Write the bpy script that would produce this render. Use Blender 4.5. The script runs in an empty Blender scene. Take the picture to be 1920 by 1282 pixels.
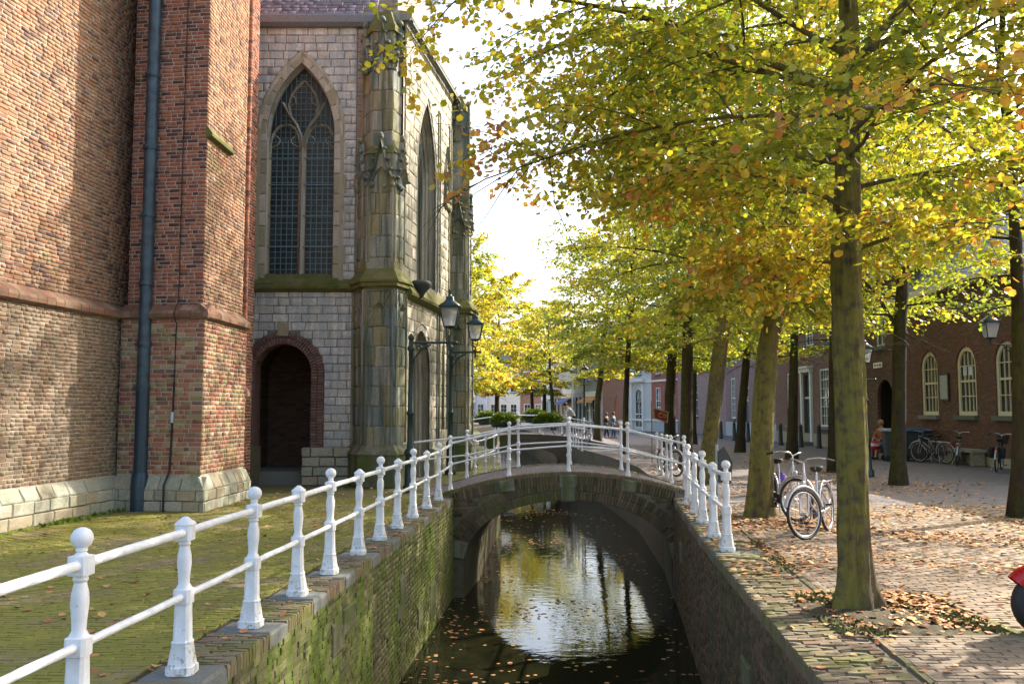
import bpy, bmesh, math, random
import numpy as np
from mathutils import Vector, Matrix, Euler
rad = math.radians
sc = bpy.context.scene
COL = sc.collection
rnd = random.Random(7)
rng = np.random.default_rng(7)

# ------------------------------------------------------------------ camera, sky, sun, exposure
EYE = 1.70
F = 1700.0
PITCH = math.atan(129 / F)
cam_d = bpy.data.cameras.new('camera')
cam = bpy.data.objects.new('camera', cam_d)
COL.objects.link(cam)
cam.location = (0, 0, EYE)
cam.rotation_euler = (math.pi / 2 + PITCH, 0, 0)
cam_d.sensor_width = 36
cam_d.lens = 36 * F / 1920
cam_d.clip_start = .05
cam_d.clip_end = 3000
sc.camera = cam

SUN_AZ = rad(32)          # from +x towards +y
SUN_EL = rad(36)
w = bpy.data.worlds.new('World')
sc.world = w
w.use_nodes = True
nt = w.node_tree
bg = nt.nodes['Background']
sky = nt.nodes.new('ShaderNodeTexSky')
sky.sky_type = 'NISHITA'
sky.sun_disc = False
sky.sun_elevation = SUN_EL
sky.sun_rotation = math.pi / 2 - SUN_AZ
sky.air_density = 1.0
sky.dust_density = 5.0
sky.ozone_density = 1.0
bg.inputs['Strength'].default_value = .15
nt.links.new(sky.outputs[0], bg.inputs[0])
sd = bpy.data.lights.new('sun', 'SUN')
sd.energy = 3.5
sd.angle = rad(.6)
sd.color = (1, .91, .78)
sun = bpy.data.objects.new('sun', sd)
COL.objects.link(sun)
sdir = Vector((math.cos(SUN_AZ) * math.cos(SUN_EL), math.sin(SUN_AZ) * math.cos(SUN_EL), math.sin(SUN_EL)))
sun.rotation_euler = sdir.to_track_quat('Z', 'Y').to_euler()
sun.location = sdir * 50
sc.view_settings.view_transform = 'Standard'
sc.view_settings.look = 'None'
sc.view_settings.gamma = 1
sc.view_settings.use_curve_mapping = False
sc.view_settings.exposure = 1.8
sc.cycles.max_bounces = 8
sc.cycles.diffuse_bounces = 6
sc.cycles.transparent_max_bounces = 8
sc.cycles.sample_clamp_indirect = 8

# ------------------------------------------------------------------ measuring
def ray(px, py):
    a = (px - 960) / F; b = (641 - py) / F
    return (a, math.cos(PITCH) - b * math.sin(PITCH), math.sin(PITCH) + b * math.cos(PITCH))
def G(px, py, z=0.0):
    d = ray(px, py); t = (z - EYE) / d[2]
    return Vector((t * d[0], t * d[1], z))
def at(px, py, Y):
    d = ray(px, py); t = Y / d[1]
    return Vector((t * d[0], Y, EYE + t * d[2]))
def proj(p):
    x, y, z = p[0], p[1], p[2] - EYE
    c = y * math.cos(PITCH) + z * math.sin(PITCH)
    v = -y * math.sin(PITCH) + z * math.cos(PITCH)
    if c <= .05: return (-9999, -9999, c)
    return (960 + F * x / c, 641 - F * v / c, c)

# ------------------------------------------------------------------ materials
def _n(t, kind, **kw):
    n = t.nodes.new('ShaderNode' + kind)
    for k, v in kw.items():
        if k in n.inputs.keys(): n.inputs[k].default_value = v
        else: setattr(n, k, v)
    return n
def _ramp(t, stops, interp='LINEAR'):
    n = t.nodes.new('ShaderNodeValToRGB'); cr = n.color_ramp; cr.interpolation = interp
    while len(cr.elements) < len(stops): cr.elements.new(.5)
    for e, (p, c) in zip(cr.elements, stops):
        e.position = p; e.color = (*c, 1) if len(c) == 3 else c
    return n
def _math(t, op, a, b=None):
    n = t.nodes.new('ShaderNodeMath'); n.operation = op
    for i, v in enumerate((a, b)):
        if v is None: continue
        if isinstance(v, (int, float)): n.inputs[i].default_value = v
        else: t.links.new(v, n.inputs[i])
    return n.outputs[0]
def _mix(t, f, a, b, blend='MIX'):
    n = t.nodes.new('ShaderNodeMix'); n.data_type = 'RGBA'; n.blend_type = blend
    for i, v in ((0, f), (6, a), (7, b)):
        if isinstance(v, (int, float)): n.inputs[i].default_value = v
        elif isinstance(v, tuple): n.inputs[i].default_value = (*v, 1)
        else: t.links.new(v, n.inputs[i])
    return n.outputs[2]
def _noise(t, scale, detail=4, rough=.6, vec=None, stretch=None, dist=0.0):
    n = _n(t, 'TexNoise', Scale=scale, Detail=detail, Roughness=rough, Distortion=dist)
    if vec is None: vec = geo_pos(t)
    if stretch:
        m = _n(t, 'Mapping'); m.inputs['Scale'].default_value = stretch
        t.links.new(vec, m.inputs[0]); vec = m.outputs[0]
    t.links.new(vec, n.inputs['Vector'])
    return n.outputs[0]
def geo_pos(t):
    for n in t.nodes:
        if n.bl_idname == 'ShaderNodeNewGeometry': return n.outputs['Position']
    return t.nodes.new('ShaderNodeNewGeometry').outputs['Position']
def island(t):
    geo_pos(t)
    g = [n for n in t.nodes if n.bl_idname == 'ShaderNodeNewGeometry'][0]
    oi = t.nodes.new('ShaderNodeObjectInfo')
    s = _math(t, 'MULTIPLY', oi.outputs['Random'], 7.31)
    return _math(t, 'FRACT', _math(t, 'ADD', s, g.outputs['Random Per Island']))
def smooth(t, v, lo, hi):
    n = _n(t, 'MapRange'); n.interpolation_type = 'SMOOTHSTEP'
    n.inputs[1].default_value = lo; n.inputs[2].default_value = hi
    t.links.new(v, n.inputs[0]); return n.outputs[0]
def base(name):
    m = bpy.data.materials.new(name); m.use_nodes = True
    t = m.node_tree
    return m, t, t.nodes['Principled BSDF']

def masonry(name, cols, drift=.35, dscale=.35, grain=(60, .35), rough=.9, bump=.25, moss=None, stain=None, isl=True, zfade=None):
    """cols: list of colours picked per piece; drift lets the mix wander over the wall.
    moss: (colour, lo, hi, scale); stain: vertical streaks (colour, amount)"""
    m, t, p = base(name)
    big = _noise(t, dscale, 3)
    if isl:
        f = island(t)
        f = _math(t, 'ADD', f, _math(t, 'MULTIPLY', _math(t, 'SUBTRACT', big, .5), drift * 2))
    else:
        f = _math(t, 'ADD', _noise(t, 3, 5), _math(t, 'MULTIPLY', _math(t, 'SUBTRACT', big, .5), drift))
    n = len(cols)
    r = _ramp(t, [((i + .5) / n, c) for i, c in enumerate(cols)])
    t.links.new(f, r.inputs[0])
    c = r.outputs[0]
    fine = _noise(t, grain[0], 6, .7)
    c = _mix(t, grain[1], c, _mix(t, 1.0, c, _ramp_of(t, fine, [(0.25, (.25, .25, .25)), (.7, (1.5, 1.5, 1.5))]), 'MULTIPLY'))
    if stain:
        s = smooth(t, _noise(t, 1.0, 5, .65, stretch=(5, 5, .3)), .42, .6)
        s = _math(t, 'MULTIPLY', s, stain[1])
        c = _mix(t, s, c, stain[0])
    if moss:
        s = smooth(t, _noise(t, moss[3], 6, .65), moss[1], moss[2])
        c = _mix(t, s, c, moss[0])
    if zfade:   # (colour, z_full, z_none): damp or algae growing up from a foot line
        sp = t.nodes.new('ShaderNodeSeparateXYZ'); t.links.new(geo_pos(t), sp.inputs[0])
        zz = _math(t, 'ADD', sp.outputs[2], _math(t, 'MULTIPLY', _math(t, 'SUBTRACT', _noise(t, 2.5, 4), .5), .8))
        n2 = _n(t, 'MapRange'); n2.inputs[1].default_value = zfade[1]; n2.inputs[2].default_value = zfade[2]
        n2.inputs[3].default_value = zfade[3] if len(zfade) > 3 else 1; n2.inputs[4].default_value = 0
        t.links.new(zz, n2.inputs[0])
        c = _mix(t, n2.outputs[0], c, zfade[0])
    t.links.new(c, p.inputs['Base Color'])
    p.inputs['Roughness'].default_value = rough
    p.inputs['Specular IOR Level'].default_value = .25
    b = _n(t, 'Bump', Strength=bump, Distance=.02)
    t.links.new(_noise(t, grain[0] * .6, 6, .7), b.inputs['Height'])
    t.links.new(b.outputs[0], p.inputs['Normal'])
    return m
def _ramp_of(t, v, stops):
    r = _ramp(t, stops); t.links.new(v, r.inputs[0]); return r.outputs[0]
def plain(name, col, rough=.5, metal=0, grain=.15, scale=30, bump=0.0, var=None, spec=.5):
    m, t, p = base(name)
    nn = _noise(t, scale, 5)
    c = _mix(t, smooth(t, nn, .3, .7), tuple(x * (1 - grain) for x in col), var or tuple(min(1, x * (1 + grain)) for x in col))
    t.links.new(c, p.inputs['Base Color'])
    p.inputs['Roughness'].default_value = rough; p.inputs['Metallic'].default_value = metal
    p.inputs['Specular IOR Level'].default_value = spec
    if bump:
        b = _n(t, 'Bump', Strength=bump, Distance=.01)
        t.links.new(nn, b.inputs['Height']); t.links.new(b.outputs[0], p.inputs['Normal'])
    return m
M = {}
def glass(name, col=(.02, .025, .03), rough=.04):
    m, t, p = base(name)
    p.inputs['Base Color'].default_value = (*col, 1)
    p.inputs['Roughness'].default_value = rough
    p.inputs['Specular IOR Level'].default_value = .9 if rough < .2 else .35
    f = _math(t, 'MULTIPLY', island(t), 1.0)
    b = _n(t, 'Bump', Strength=.25, Distance=.05)
    t.links.new(_noise(t, 1.6, 2), b.inputs['Height']); t.links.new(b.outputs[0], p.inputs['Normal'])
    c = _mix(t, f, col, tuple(x * 2.2 for x in col)); t.links.new(c, p.inputs['Base Color'])
    return m

red = (.33, .14, .09); red2 = (.26, .1, .065); orange = (.37, .18, .11); dark = (.085, .06, .06); pur = (.2, .12, .11); tan = (.38, .29, .19); pale = (.42, .29, .22); oliv = (.24, .2, .09)
M['brick_wall'] = masonry('lit_brick', [(0.124, 0.072, 0.057), (0.206, 0.108, 0.074), (0.258, 0.144, 0.082), (0.288, 0.162, 0.09), (0.319, 0.135, 0.07), (0.268, 0.162, 0.09), (0.319, 0.18, 0.098), (0.278, 0.108, 0.057), (0.309, 0.198, 0.115)], .4, .7, stain=((.13, .1, .07), .4), moss=((.2, .2, .06), .62, .8, 1.1))
M['brick_low'] = masonry('olive_brick', [(0.192, 0.126, 0.079), (0.23, 0.153, 0.097), (0.269, 0.18, 0.114), (0.202, 0.153, 0.088), (0.163, 0.099, 0.07), (0.259, 0.171, 0.106)], .3, .6, stain=((.2, .18, .14), .5), grain=(25, .5), bump=.6, moss=((.17, .16, .06), .6, .85, .8))
M['brick_pier'] = masonry('pier_brick', [(0.084, 0.048, 0.045), (0.116, 0.066, 0.057), (0.21, 0.097, 0.07), (0.304, 0.123, 0.082), (0.326, 0.114, 0.066), (0.336, 0.141, 0.09), (0.347, 0.132, 0.074), (0.357, 0.167, 0.107), (0.284, 0.097, 0.057)], .34, .3, stain=((.12, .08, .06), .35))
M['brick_pier_low'] = masonry('pier_low_brick', [oliv, (.3, .24, .12), red, orange, red2, (.16, .12, .09), red, tan], .2, .5)
M['mortar'] = masonry('lime_mortar', [(.4, .34, .28), (.46, .4, .34), (.34, .29, .24)], .3, .8, isl=False, bump=.4)
M['mortar_dark'] = masonry('dark_mortar', [(.1, .09, .06), (.16, .14, .09), (.07, .07, .04)], .3, .8, isl=False, bump=.4)
M['ashlar'] = masonry('white_ashlar', [(.52, .52, .5), (.6, .59, .56), (.66, .64, .58), (.44, .46, .45), (.58, .53, .45)], .35, .8, grain=(18, .5), stain=((.26, .29, .31), .5), zfade=((.14, .17, .12), -.2, 1.3, .8))
M['joint_grey'] = masonry('grey_joint', [(.16, .16, .15), (.22, .21, .19)], .3, .8, isl=False, bump=.4)
M['plinth'] = masonry('plinth_stone', [(.34, .34, .27), (.42, .4, .32), (.28, .3, .23), (.36, .31, .22)], .2, 1, grain=(20, .4), moss=((.13, .17, .05), .55, .8, 1.6))
M['sandstone'] = masonry('mossy_sandstone', [(0.23, 0.246, 0.207), (0.345, 0.328, 0.244), (0.276, 0.234, 0.122), (0.207, 0.199, 0.11), (0.38, 0.339, 0.268), (0.184, 0.211, 0.195)], .35, .5, grain=(25, .45), stain=((.05, .075, .06), .75), moss=((.15, .13, .03), .5, .75, .9))
M['sandstone_pale'] = masonry('pale_sandstone', [(.4, .36, .28), (.46, .42, .33), (.33, .3, .23), (.5, .46, .38)], .3, .5, grain=(25, .4), stain=((.1, .12, .1), .5))
M['window_stone'] = masonry('window_stone', [(0.47, 0.414, 0.336), (0.56, 0.493, 0.414), (0.403, 0.37, 0.291), (0.336, 0.302, 0.19)], .3, .7, grain=(25, .4), stain=((.2, .22, .2), .4), moss=((.2, .18, .06), .58, .75, 1.1))
M['moss'] = masonry('moss_sill', [(.07, .085, .02), (.11, .12, .03), (.16, .15, .06), (.1, .095, .045)], .3, 2, isl=False, grain=(40, .5), bump=.8)
M['clay'] = masonry('clay_moulding', [(.24, .12, .08), (.2, .09, .06), (.3, .2, .14), (.18, .1, .07)], .2, 1, stain=((.1, .09, .05), .5))
M['arch_brick'] = masonry('arch_brick', [(.2, .12, .1), (.15, .09, .08), (.26, .15, .12), (.17, .12, .1)], .2, 1)
M['dark_brick'] = masonry('niche_brick', [(.09, .05, .035), (.13, .07, .05), (.06, .035, .03)], .2, 1)
M['canal_left'] = masonry('green_canal_brick', [(0.144, 0.126, 0.063), (0.194, 0.163, 0.098), (0.101, 0.096, 0.042), (0.238, 0.2, 0.126), (0.072, 0.063, 0.035)], .3, .6, grain=(30, .6), bump=.6, stain=((.1, .15, .015), .9), moss=((.13, .16, .03), .5, .7, 1.2))  # green streaks paint both moss and strips of sunlight into the brick colour
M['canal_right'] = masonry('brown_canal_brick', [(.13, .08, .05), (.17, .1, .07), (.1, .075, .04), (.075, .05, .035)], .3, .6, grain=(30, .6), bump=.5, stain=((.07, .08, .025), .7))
M['bridge_brick'] = masonry('bridge_brick', [(.13, .1, .06), (.18, .12, .08), (.1, .09, .04), (.23, .14, .09), (.08, .065, .04)], .3, .9, grain=(30, .5), moss=((.11, .12, .025), .5, .7, 1.2), stain=((.06, .07, .03), .4))
M['bluestone'] = masonry('bluestone', [(.15, .16, .15), (.2, .2, .18), (.12, .14, .12)], .3, 1.5, grain=(40, .4), moss=((.14, .15, .05), .55, .75, 2.5))
M['canal_stone'] = masonry('stained_stone', [(.2, .19, .14), (.27, .25, .19), (.16, .16, .1)], .3, 1.2, grain=(25, .5), moss=((.09, .11, .03), .42, .66, 1.8), stain=((.06, .07, .03), .6))
M['coping'] = masonry('coping_brick', [(.17, .14, .09), (.22, .17, .11), (.13, .12, .07), (.2, .13, .09)], .3, 1, moss=((.13, .14, .03), .45, .7, 1.7))
M['paver_right'] = masonry('right_paver', [(.24, .185, .135), (.265, .205, .15), (.225, .17, .125), (.285, .225, .165), (.21, .16, .12)], .35, .5, grain=(50, .35), stain=((.17, .14, .1), .5))
M['paver_mossy'] = masonry('mossy_paver', [(.19, .15, .08), (.23, .18, .1), (.16, .14, .06), (.22, .16, .1)], .3, .5, moss=((.17, .165, .032), .3, .55, .9))
M['soil'] = masonry('joint_soil', [(.08, .07, .045), (.11, .09, .055), (.06, .06, .03)], .3, .8, isl=False, bump=.5)
M['sand'] = masonry('joint_sand', [(.16, .135, .11), (.19, .16, .13), (.13, .11, .085)], .3, .8, isl=False, bump=.4)
M['moss_ground'] = masonry('mossy_soil', [(.05, .065, .015), (.08, .065, .035), (.06, .05, .03), (.08, .09, .02)], .5, 2.2, isl=False, bump=.8)
M['white'] = plain('white_paint', (.76, .77, .78), .45, grain=.07, scale=12, bump=.2)
def _grime(m):
    t = m.node_tree; p = t.nodes['Principled BSDF']; src = p.inputs['Base Color'].links[0].from_socket
    sp = t.nodes.new('ShaderNodeSeparateXYZ'); t.links.new(geo_pos(t), sp.inputs[0])
    low = _n(t, 'MapRange'); low.inputs[1].default_value = .02; low.inputs[2].default_value = .35; low.inputs[3].default_value = .13; low.inputs[4].default_value = 0; t.links.new(sp.outputs[2], low.inputs[0])
    a = smooth(t, _math(t, 'ADD', _noise(t, 22, 6, .7), low.outputs[0]), .62, .72)
    c = _mix(t, _math(t, 'MULTIPLY', a, .75), src, (.22, .22, .14))
    b = smooth(t, _noise(t, 55, 3, .6), .7, .74)
    c = _mix(t, _math(t, 'MULTIPLY', b, .6), c, (.2, .12, .07))
    s = smooth(t, _noise(t, 5, 4, .6, stretch=(3, 3, .5)), .5, .75)
    c = _mix(t, _math(t, 'MULTIPLY', s, .3), c, (.45, .47, .42))
    t.links.new(c, p.inputs['Base Color'])
_grime(M['white'])
M['green_iron'] = plain('dark_green_iron', (.012, .035, .032), .35, .1, .3)
M['pipe'] = plain('blue_grey_pipe', (.045, .075, .1), .45, .2, .35, scale=6)
M['pipe_low'] = plain('dark_blue_pipe', (.02, .045, .075), .35, .1, .2)
M['lead'] = plain('lead_grey', (.16, .17, .19), .5, .2, .2)
M['slate'] = masonry('purple_slate', [(.1, .08, .1), (.14, .11, .13), (.08, .07, .08)], .2, 1, rough=.6)
M['roof_tile'] = masonry('dark_roof_tile', [(.04, .06, .075), (.06, .08, .09), (.05, .06, .06)], .2, 1, rough=.5)
M['roof_red'] = masonry('red_roof_tile', [(.25, .09, .05), (.2, .08, .05), (.16, .07, .05)], .2, 1)
M['glass'] = glass('old_glass')
M['glass_green'] = glass('leaded_glass', (.012, .022, .024), .38)
M['lantern_glass'] = plain('milky_lantern_glass', (.5, .52, .5), .15, 0, .1)
M['black'] = plain('black_rubber', (.012, .012, .013), .6, 0, .2)
M['chrome'] = plain('steel', (.5, .5, .52), .25, .9, .1)
M['silver'] = plain('silver_paint', (.45, .45, .48), .3, .5, .1)
M['interior'] = plain('dark_interior', (.012, .012, .012), .9)
M['cream'] = plain('cream_paint', (.62, .58, .42), .45, 0, .06)
M['offwhite'] = plain('white_frame_paint', (.7, .72, .72), .4, 0, .05)
M['door_green'] = plain('dark_green_door', (.02, .07, .06), .35)
M['bolt_dark'] = plain('dark_bollard_paint', (.03, .032, .035), .5)

def colour(name, c, rough=.6, **k):
    if name not in M: M[name] = plain(name, c, rough, **k)
    return M[name]

# ------------------------------------------------------------------ objects
def finish(name, me, mat, parent=None, label=None, cat=None, group=None, kind=None, loc=None):
    o = bpy.data.objects.new(name, me)
    COL.objects.link(o)
    if mat is not None and not me.materials: me.materials.append(mat)
    if parent is not None: o.parent = parent
    if loc is not None: o.location = loc
    tag(o, label, cat, group, kind)
    return o
def tag(o, label=None, cat=None, group=None, kind=None):
    if label: o['label'] = label
    if cat: o['category'] = cat
    if group: o['group'] = group
    if kind: o['kind'] = kind
    return o
def thing(name, label, cat, loc=(0, 0, 0), rz=0, group=None):
    o = bpy.data.objects.new(name, None); COL.objects.link(o)
    o.empty_display_size = .2
    o.location = loc; o.rotation_euler = (0, 0, rz)
    return tag(o, label, cat, group)
def copy_tree(o, parent=None, **kw):
    c = o.copy(); COL.objects.link(c); c.parent = parent
    for k, v in kw.items(): c[k] = v
    for ch in list(o.children): copy_tree(ch, c)
    return c

def wloc(o):
    v = Vector((0, 0, 0))
    while o is not None: v += o.location; o = o.parent
    return v

class MB:
    """gathers shapes, links them as one mesh object"""
    def __init__(s): s.v = []; s.f = []; s.sm = []
    def add(s, vs, fs, smooth=False):
        k = len(s.v); s.v += [tuple(p) for p in vs]; s.f += [tuple(i + k for i in f) for f in fs]; s.sm += [smooth] * len(fs)
        return s
    def box(s, c, size, rz=0, m=None, taper=1.0):
        x, y, z = (q / 2 for q in size)
        vs = [Vector((a * x * (taper if d > 0 else 1), b * y * (taper if d > 0 else 1), d * z)) for d in (-1, 1) for a, b in ((-1, -1), (1, -1), (1, 1), (-1, 1))]
        R = m if m is not None else Matrix.Rotation(rz, 3, 'Z')
        vs = [R @ q + Vector(c) for q in vs]
        return s.add(vs, [(3, 2, 1, 0), (4, 5, 6, 7), (0, 1, 5, 4), (1, 2, 6, 5), (2, 3, 7, 6), (3, 0, 4, 7)])
    def tube(s, path, r, n=8, cap=True, smooth=True):
        P = [Vector(p) for p in path]; k = len(P)
        R = r if isinstance(r, (list, tuple)) else [r] * k
        vs = []; up = Vector((0, 0, 1)); prev = None
        for i, p in enumerate(P):
            d = (P[min(i + 1, k - 1)] - P[max(i - 1, 0)])
            d = d.normalized() if d.length > 1e-9 else Vector((0, 0, 1))
            if prev is None:
                a = d.cross(up) if abs(d.z) < .95 else d.cross(Vector((0, 1, 0)))
            else: a = prev - d * prev.dot(d)
            a.normalize(); prev = a; b = d.cross(a)
            for j in range(n):
                th = 2 * math.pi * j / n
                vs.append(p + (a * math.cos(th) + b * math.sin(th)) * R[i])
        fs = [(i * n + j, i * n + (j + 1) % n, (i + 1) * n + (j + 1) % n, (i + 1) * n + j) for i in range(k - 1) for j in range(n)]
        s.add(vs, fs, smooth)
        if cap:
            s.add(vs[:n], [tuple(reversed(range(n)))]); s.add(vs[-n:], [tuple(range(n))])
        return s
    def ring(s, c, R, r, axis='y', n=24, m=6, arc=(0, 2 * math.pi), flat=1.0):
        full = abs(arc[1] - arc[0] - 2 * math.pi) < 1e-6
        vs = []; c = Vector(c); kk = n if full else n + 1
        for i in range(kk):
            th = arc[0] + (arc[1] - arc[0]) * i / n
            e = Vector((math.cos(th), 0, math.sin(th))) if axis == 'y' else (Vector((math.cos(th), math.sin(th), 0)) if axis == 'z' else Vector((0, math.cos(th), math.sin(th))))
            ax = {'y': Vector((0, 1, 0)), 'z': Vector((0, 0, 1)), 'x': Vector((1, 0, 0))}[axis]
            for j in range(m):
                ph = 2 * math.pi * j / m
                vs.append(c + e * (R + r * math.cos(ph)) + ax * r * flat * math.sin(ph))
        fs = [(i * m + j, i * m + (j + 1) % m, ((i + 1) % kk) * m + (j + 1) % m, ((i + 1) % kk) * m + j) for i in range(n) for j in range(m)]
        return s.add(vs, fs, True)
    def loft(s, secs, c=(0, 0, 0), n=16, smooth=True, rz=0):
        """secs: (z, half width, squareness 0..1[, y scale]) stacked upward"""
        vs = []
        for q in secs:
            z, w, sq = q[:3]; ys = q[3] if len(q) > 3 else 1
            for j in range(n):
                th = 2 * math.pi * (j + .5) / n
                a, b = math.cos(th), math.sin(th)
                rs = 1 / max(abs(a), abs(b)); rr = w * (1 + (min(rs, 1.3) - 1) * sq)
                x, y = a * rr, b * rr * ys
                vs.append((c[0] + x * math.cos(rz) - y * math.sin(rz), c[1] + x * math.sin(rz) + y * math.cos(rz), c[2] + z))
        k = len(secs)
        for i in range(k - 1):
            pass
        fs = [(i * n + j, i * n + (j + 1) % n, (i + 1) * n + (j + 1) % n, (i + 1) * n + j) for i in range(k - 1) for j in range(n)]
        s.add(vs, fs, smooth)
        s.add(vs[:n], [tuple(reversed(range(n)))]); s.add(vs[-n:], [tuple(range(n))])
        return s
    def ball(s, c, r, n=12, m=8, sz=1.0):
        vs = [(c[0] + r * math.sin(math.pi * i / m) * math.cos(2 * math.pi * j / n), c[1] + r * math.sin(math.pi * i / m) * math.sin(2 * math.pi * j / n), c[2] + r * sz * math.cos(math.pi * i / m)) for i in range(m + 1) for j in range(n)]
        fs = [(i * n + j, (i + 1) * n + j, (i + 1) * n + (j + 1) % n, i * n + (j + 1) % n) for i in range(m) for j in range(n)]
        return s.add(vs, fs, True)
    def quad(s, a, b, c, d): return s.add([a, b, c, d], [(0, 1, 2, 3)])
    def prism(s, poly, z0, z1, smooth=False):
        n = len(poly)
        vs = [(p[0], p[1], z0) for p in poly] + [(p[0], p[1], z1) for p in poly]
        return s.add(vs, [tuple(reversed(range(n))), tuple(range(n, 2 * n))] + [(i, (i + 1) % n, n + (i + 1) % n, n + i) for i in range(n)], smooth)
    def frustum(s, p0, z0, p1, z1):
        n = len(p0)
        vs = [(p[0], p[1], z0) for p in p0] + [(p[0], p[1], z1) for p in p1]
        return s.add(vs, [tuple(reversed(range(n))), tuple(range(n, 2 * n))] + [(i, (i + 1) % n, n + (i + 1) % n, n + i) for i in range(n)])
    def mesh(s, name, off=None):
        me = bpy.data.meshes.new(name)
        v = s.v if off is None else [(p[0] - off[0], p[1] - off[1], p[2] - off[2]) for p in s.v]
        me.from_pydata(v, [], s.f)
        me.polygons.foreach_set('use_smooth', s.sm)
        me.update(); return me
    def build(s, name, mat, parent=None, world=True, edge=True, **kw):
        off = wloc(parent) if (parent is not None and world) else None
        me = s.mesh(name, off)
        o = finish(name, me, mat, parent, **kw)
        return o
    def build_free(s, name, mat, parent=None, **kw):   # vertices already local to the parent
        return s.build(name, mat, parent, world=False, **kw)

def offset_poly(poly, d):
    """grow a counter-clockwise plan polygon outward by d"""
    n = len(poly); out = []
    for i in range(n):
        a, b, c = Vector(poly[i - 1][:2]), Vector(poly[i][:2]), Vector(poly[(i + 1) % n][:2])
        e1 = (b - a).normalized(); e2 = (c - b).normalized()
        n1 = Vector((e1.y, -e1.x)); n2 = Vector((e2.y, -e2.x))
        k = (n1 + n2); k = k / max(.35, k.dot(n1))
        out.append(b + k * d)
    return out

# ------------------------------------------------------------------ wall faces, openings, pieces
class Face:
    def __init__(s, O, to, flip=False):
        s.O = Vector((O[0], O[1], O[2] if len(O) > 2 else 0)); t = Vector((to[0], to[1], s.O.z))
        s.u = (t - s.O); s.w = s.u.length; s.u.normalize(); s.z = Vector((0, 0, 1))
        s.n = s.u.cross(s.z) * (-1 if flip else 1)
    def p(s, u, v, d=0.0): return s.O + s.u * u + s.z * v + s.n * d

class Arch:
    """opening: centre uc, half width w, from v0, springing vs, rise h; kind 'round'|'point'|'rect'"""
    def __init__(s, uc, w, v0, vs, h, kind='round'):
        s.uc, s.w, s.v0, s.vs, s.h, s.kind = uc, w, v0, vs, h, kind
    def top(s): return s.vs + (s.h if s.kind != 'rect' else 0)
    def hw(s, v, grow=0.0):
        if v <= s.v0 - (grow if s.v0 > .3 else 0) or v >= s.top() + grow: return None
        if v <= s.vs or s.kind == 'rect': return s.w + grow
        t = v - s.vs
        if s.kind == 'round':
            return (s.w + grow) * math.sqrt(max(0, 1 - (t / (s.h + grow)) ** 2))
        R = (s.h ** 2 + s.w ** 2) / (2 * s.w); k = R - s.w
        q = (R + grow) ** 2 - t * t
        return max(0, -k + math.sqrt(q)) if q > k * k else None
    def outline(s, n=14, grow=0.0, foot=True):
        pts = []
        if s.kind == 'rect':
            return [(s.uc + s.w + grow, s.v0), (s.uc + s.w + grow, s.vs + grow), (s.uc - s.w - grow, s.vs + grow), (s.uc - s.w - grow, s.v0)]
        right = []
        if s.kind == 'round':
            right = [((s.w + grow) * math.cos(a), s.vs + (s.h + grow) * math.sin(a)) for a in [math.pi / 2 * i / n for i in range(n + 1)]]
        else:
            R = (s.h ** 2 + s.w ** 2) / (2 * s.w) + grow; k = R - grow - s.w
            A = math.acos(k / R)
            right = [(-k + R * math.cos(A * i / n), s.vs + R * math.sin(A * i / n)) for i in range(n + 1)]
        pts = [(s.uc + a, b) for a, b in right] + [(s.uc - a, b) for a, b in reversed(right[:-1])]
        if foot: pts = [(pts[0][0], s.v0)] + pts + [(pts[-1][0], s.v0)]
        return pts

def spans_of(u0, u1, opens, v, grow=0.0):
    out = [(u0, u1)]
    for a in opens:
        h = a.hw(v, grow)
        if h is None: continue
        lo, hi = a.uc - h, a.uc + h; nxt = []
        for p, q in out:
            if hi <= p or lo >= q: nxt.append((p, q)); continue
            if lo > p: nxt.append((p, lo))
            if hi < q: nxt.append((hi, q))
        out = nxt
    return out
def sheet(mb, face, u0, u1, v0, v1, opens=(), d=0.0):
    """flat wall skin with its openings left open"""
    brk = {v0, v1}
    for a in opens:
        for q in (a.v0, a.vs, a.top()):
            if v0 < q < v1: brk.add(q)
        if a.kind != 'rect':
            for i in range(1, 12): 
                q = a.vs + a.h * math.sin(math.pi / 2 * i / 12)
                if v0 < q < v1: brk.add(q)
    b = sorted(brk)
    for lo, hi in zip(b, b[1:]):
        e = (hi - lo) * .001
        A = spans_of(u0, u1, opens, lo + e); B = spans_of(u0, u1, opens, hi - e)
        if len(A) == len(B):
            for (p, q), (r, t) in zip(A, B):
                mb.quad(face.p(p, lo, d), face.p(q, lo, d), face.p(t, hi, d), face.p(r, hi, d))
        else:
            for (p, q) in spans_of(u0, u1, opens, (lo + hi) / 2):
                mb.quad(face.p(p, lo, d), face.p(q, lo, d), face.p(q, hi, d), face.p(p, hi, d))
def reveal(mb, face, a, d0, d1, grow0=0.0, grow1=0.0, foot=True):
    A = a.outline(grow=grow0); B = a.outline(grow=grow1)
    for i in range(len(A) - 1):
        mb.quad(face.p(*A[i], d0), face.p(*B[i], d1), face.p(*B[i + 1], d1), face.p(*A[i + 1], d0))
    if foot: mb.quad(face.p(*A[0], d0), face.p(*A[-1], d0), face.p(*B[-1], d1), face.p(*B[0], d1))
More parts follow.
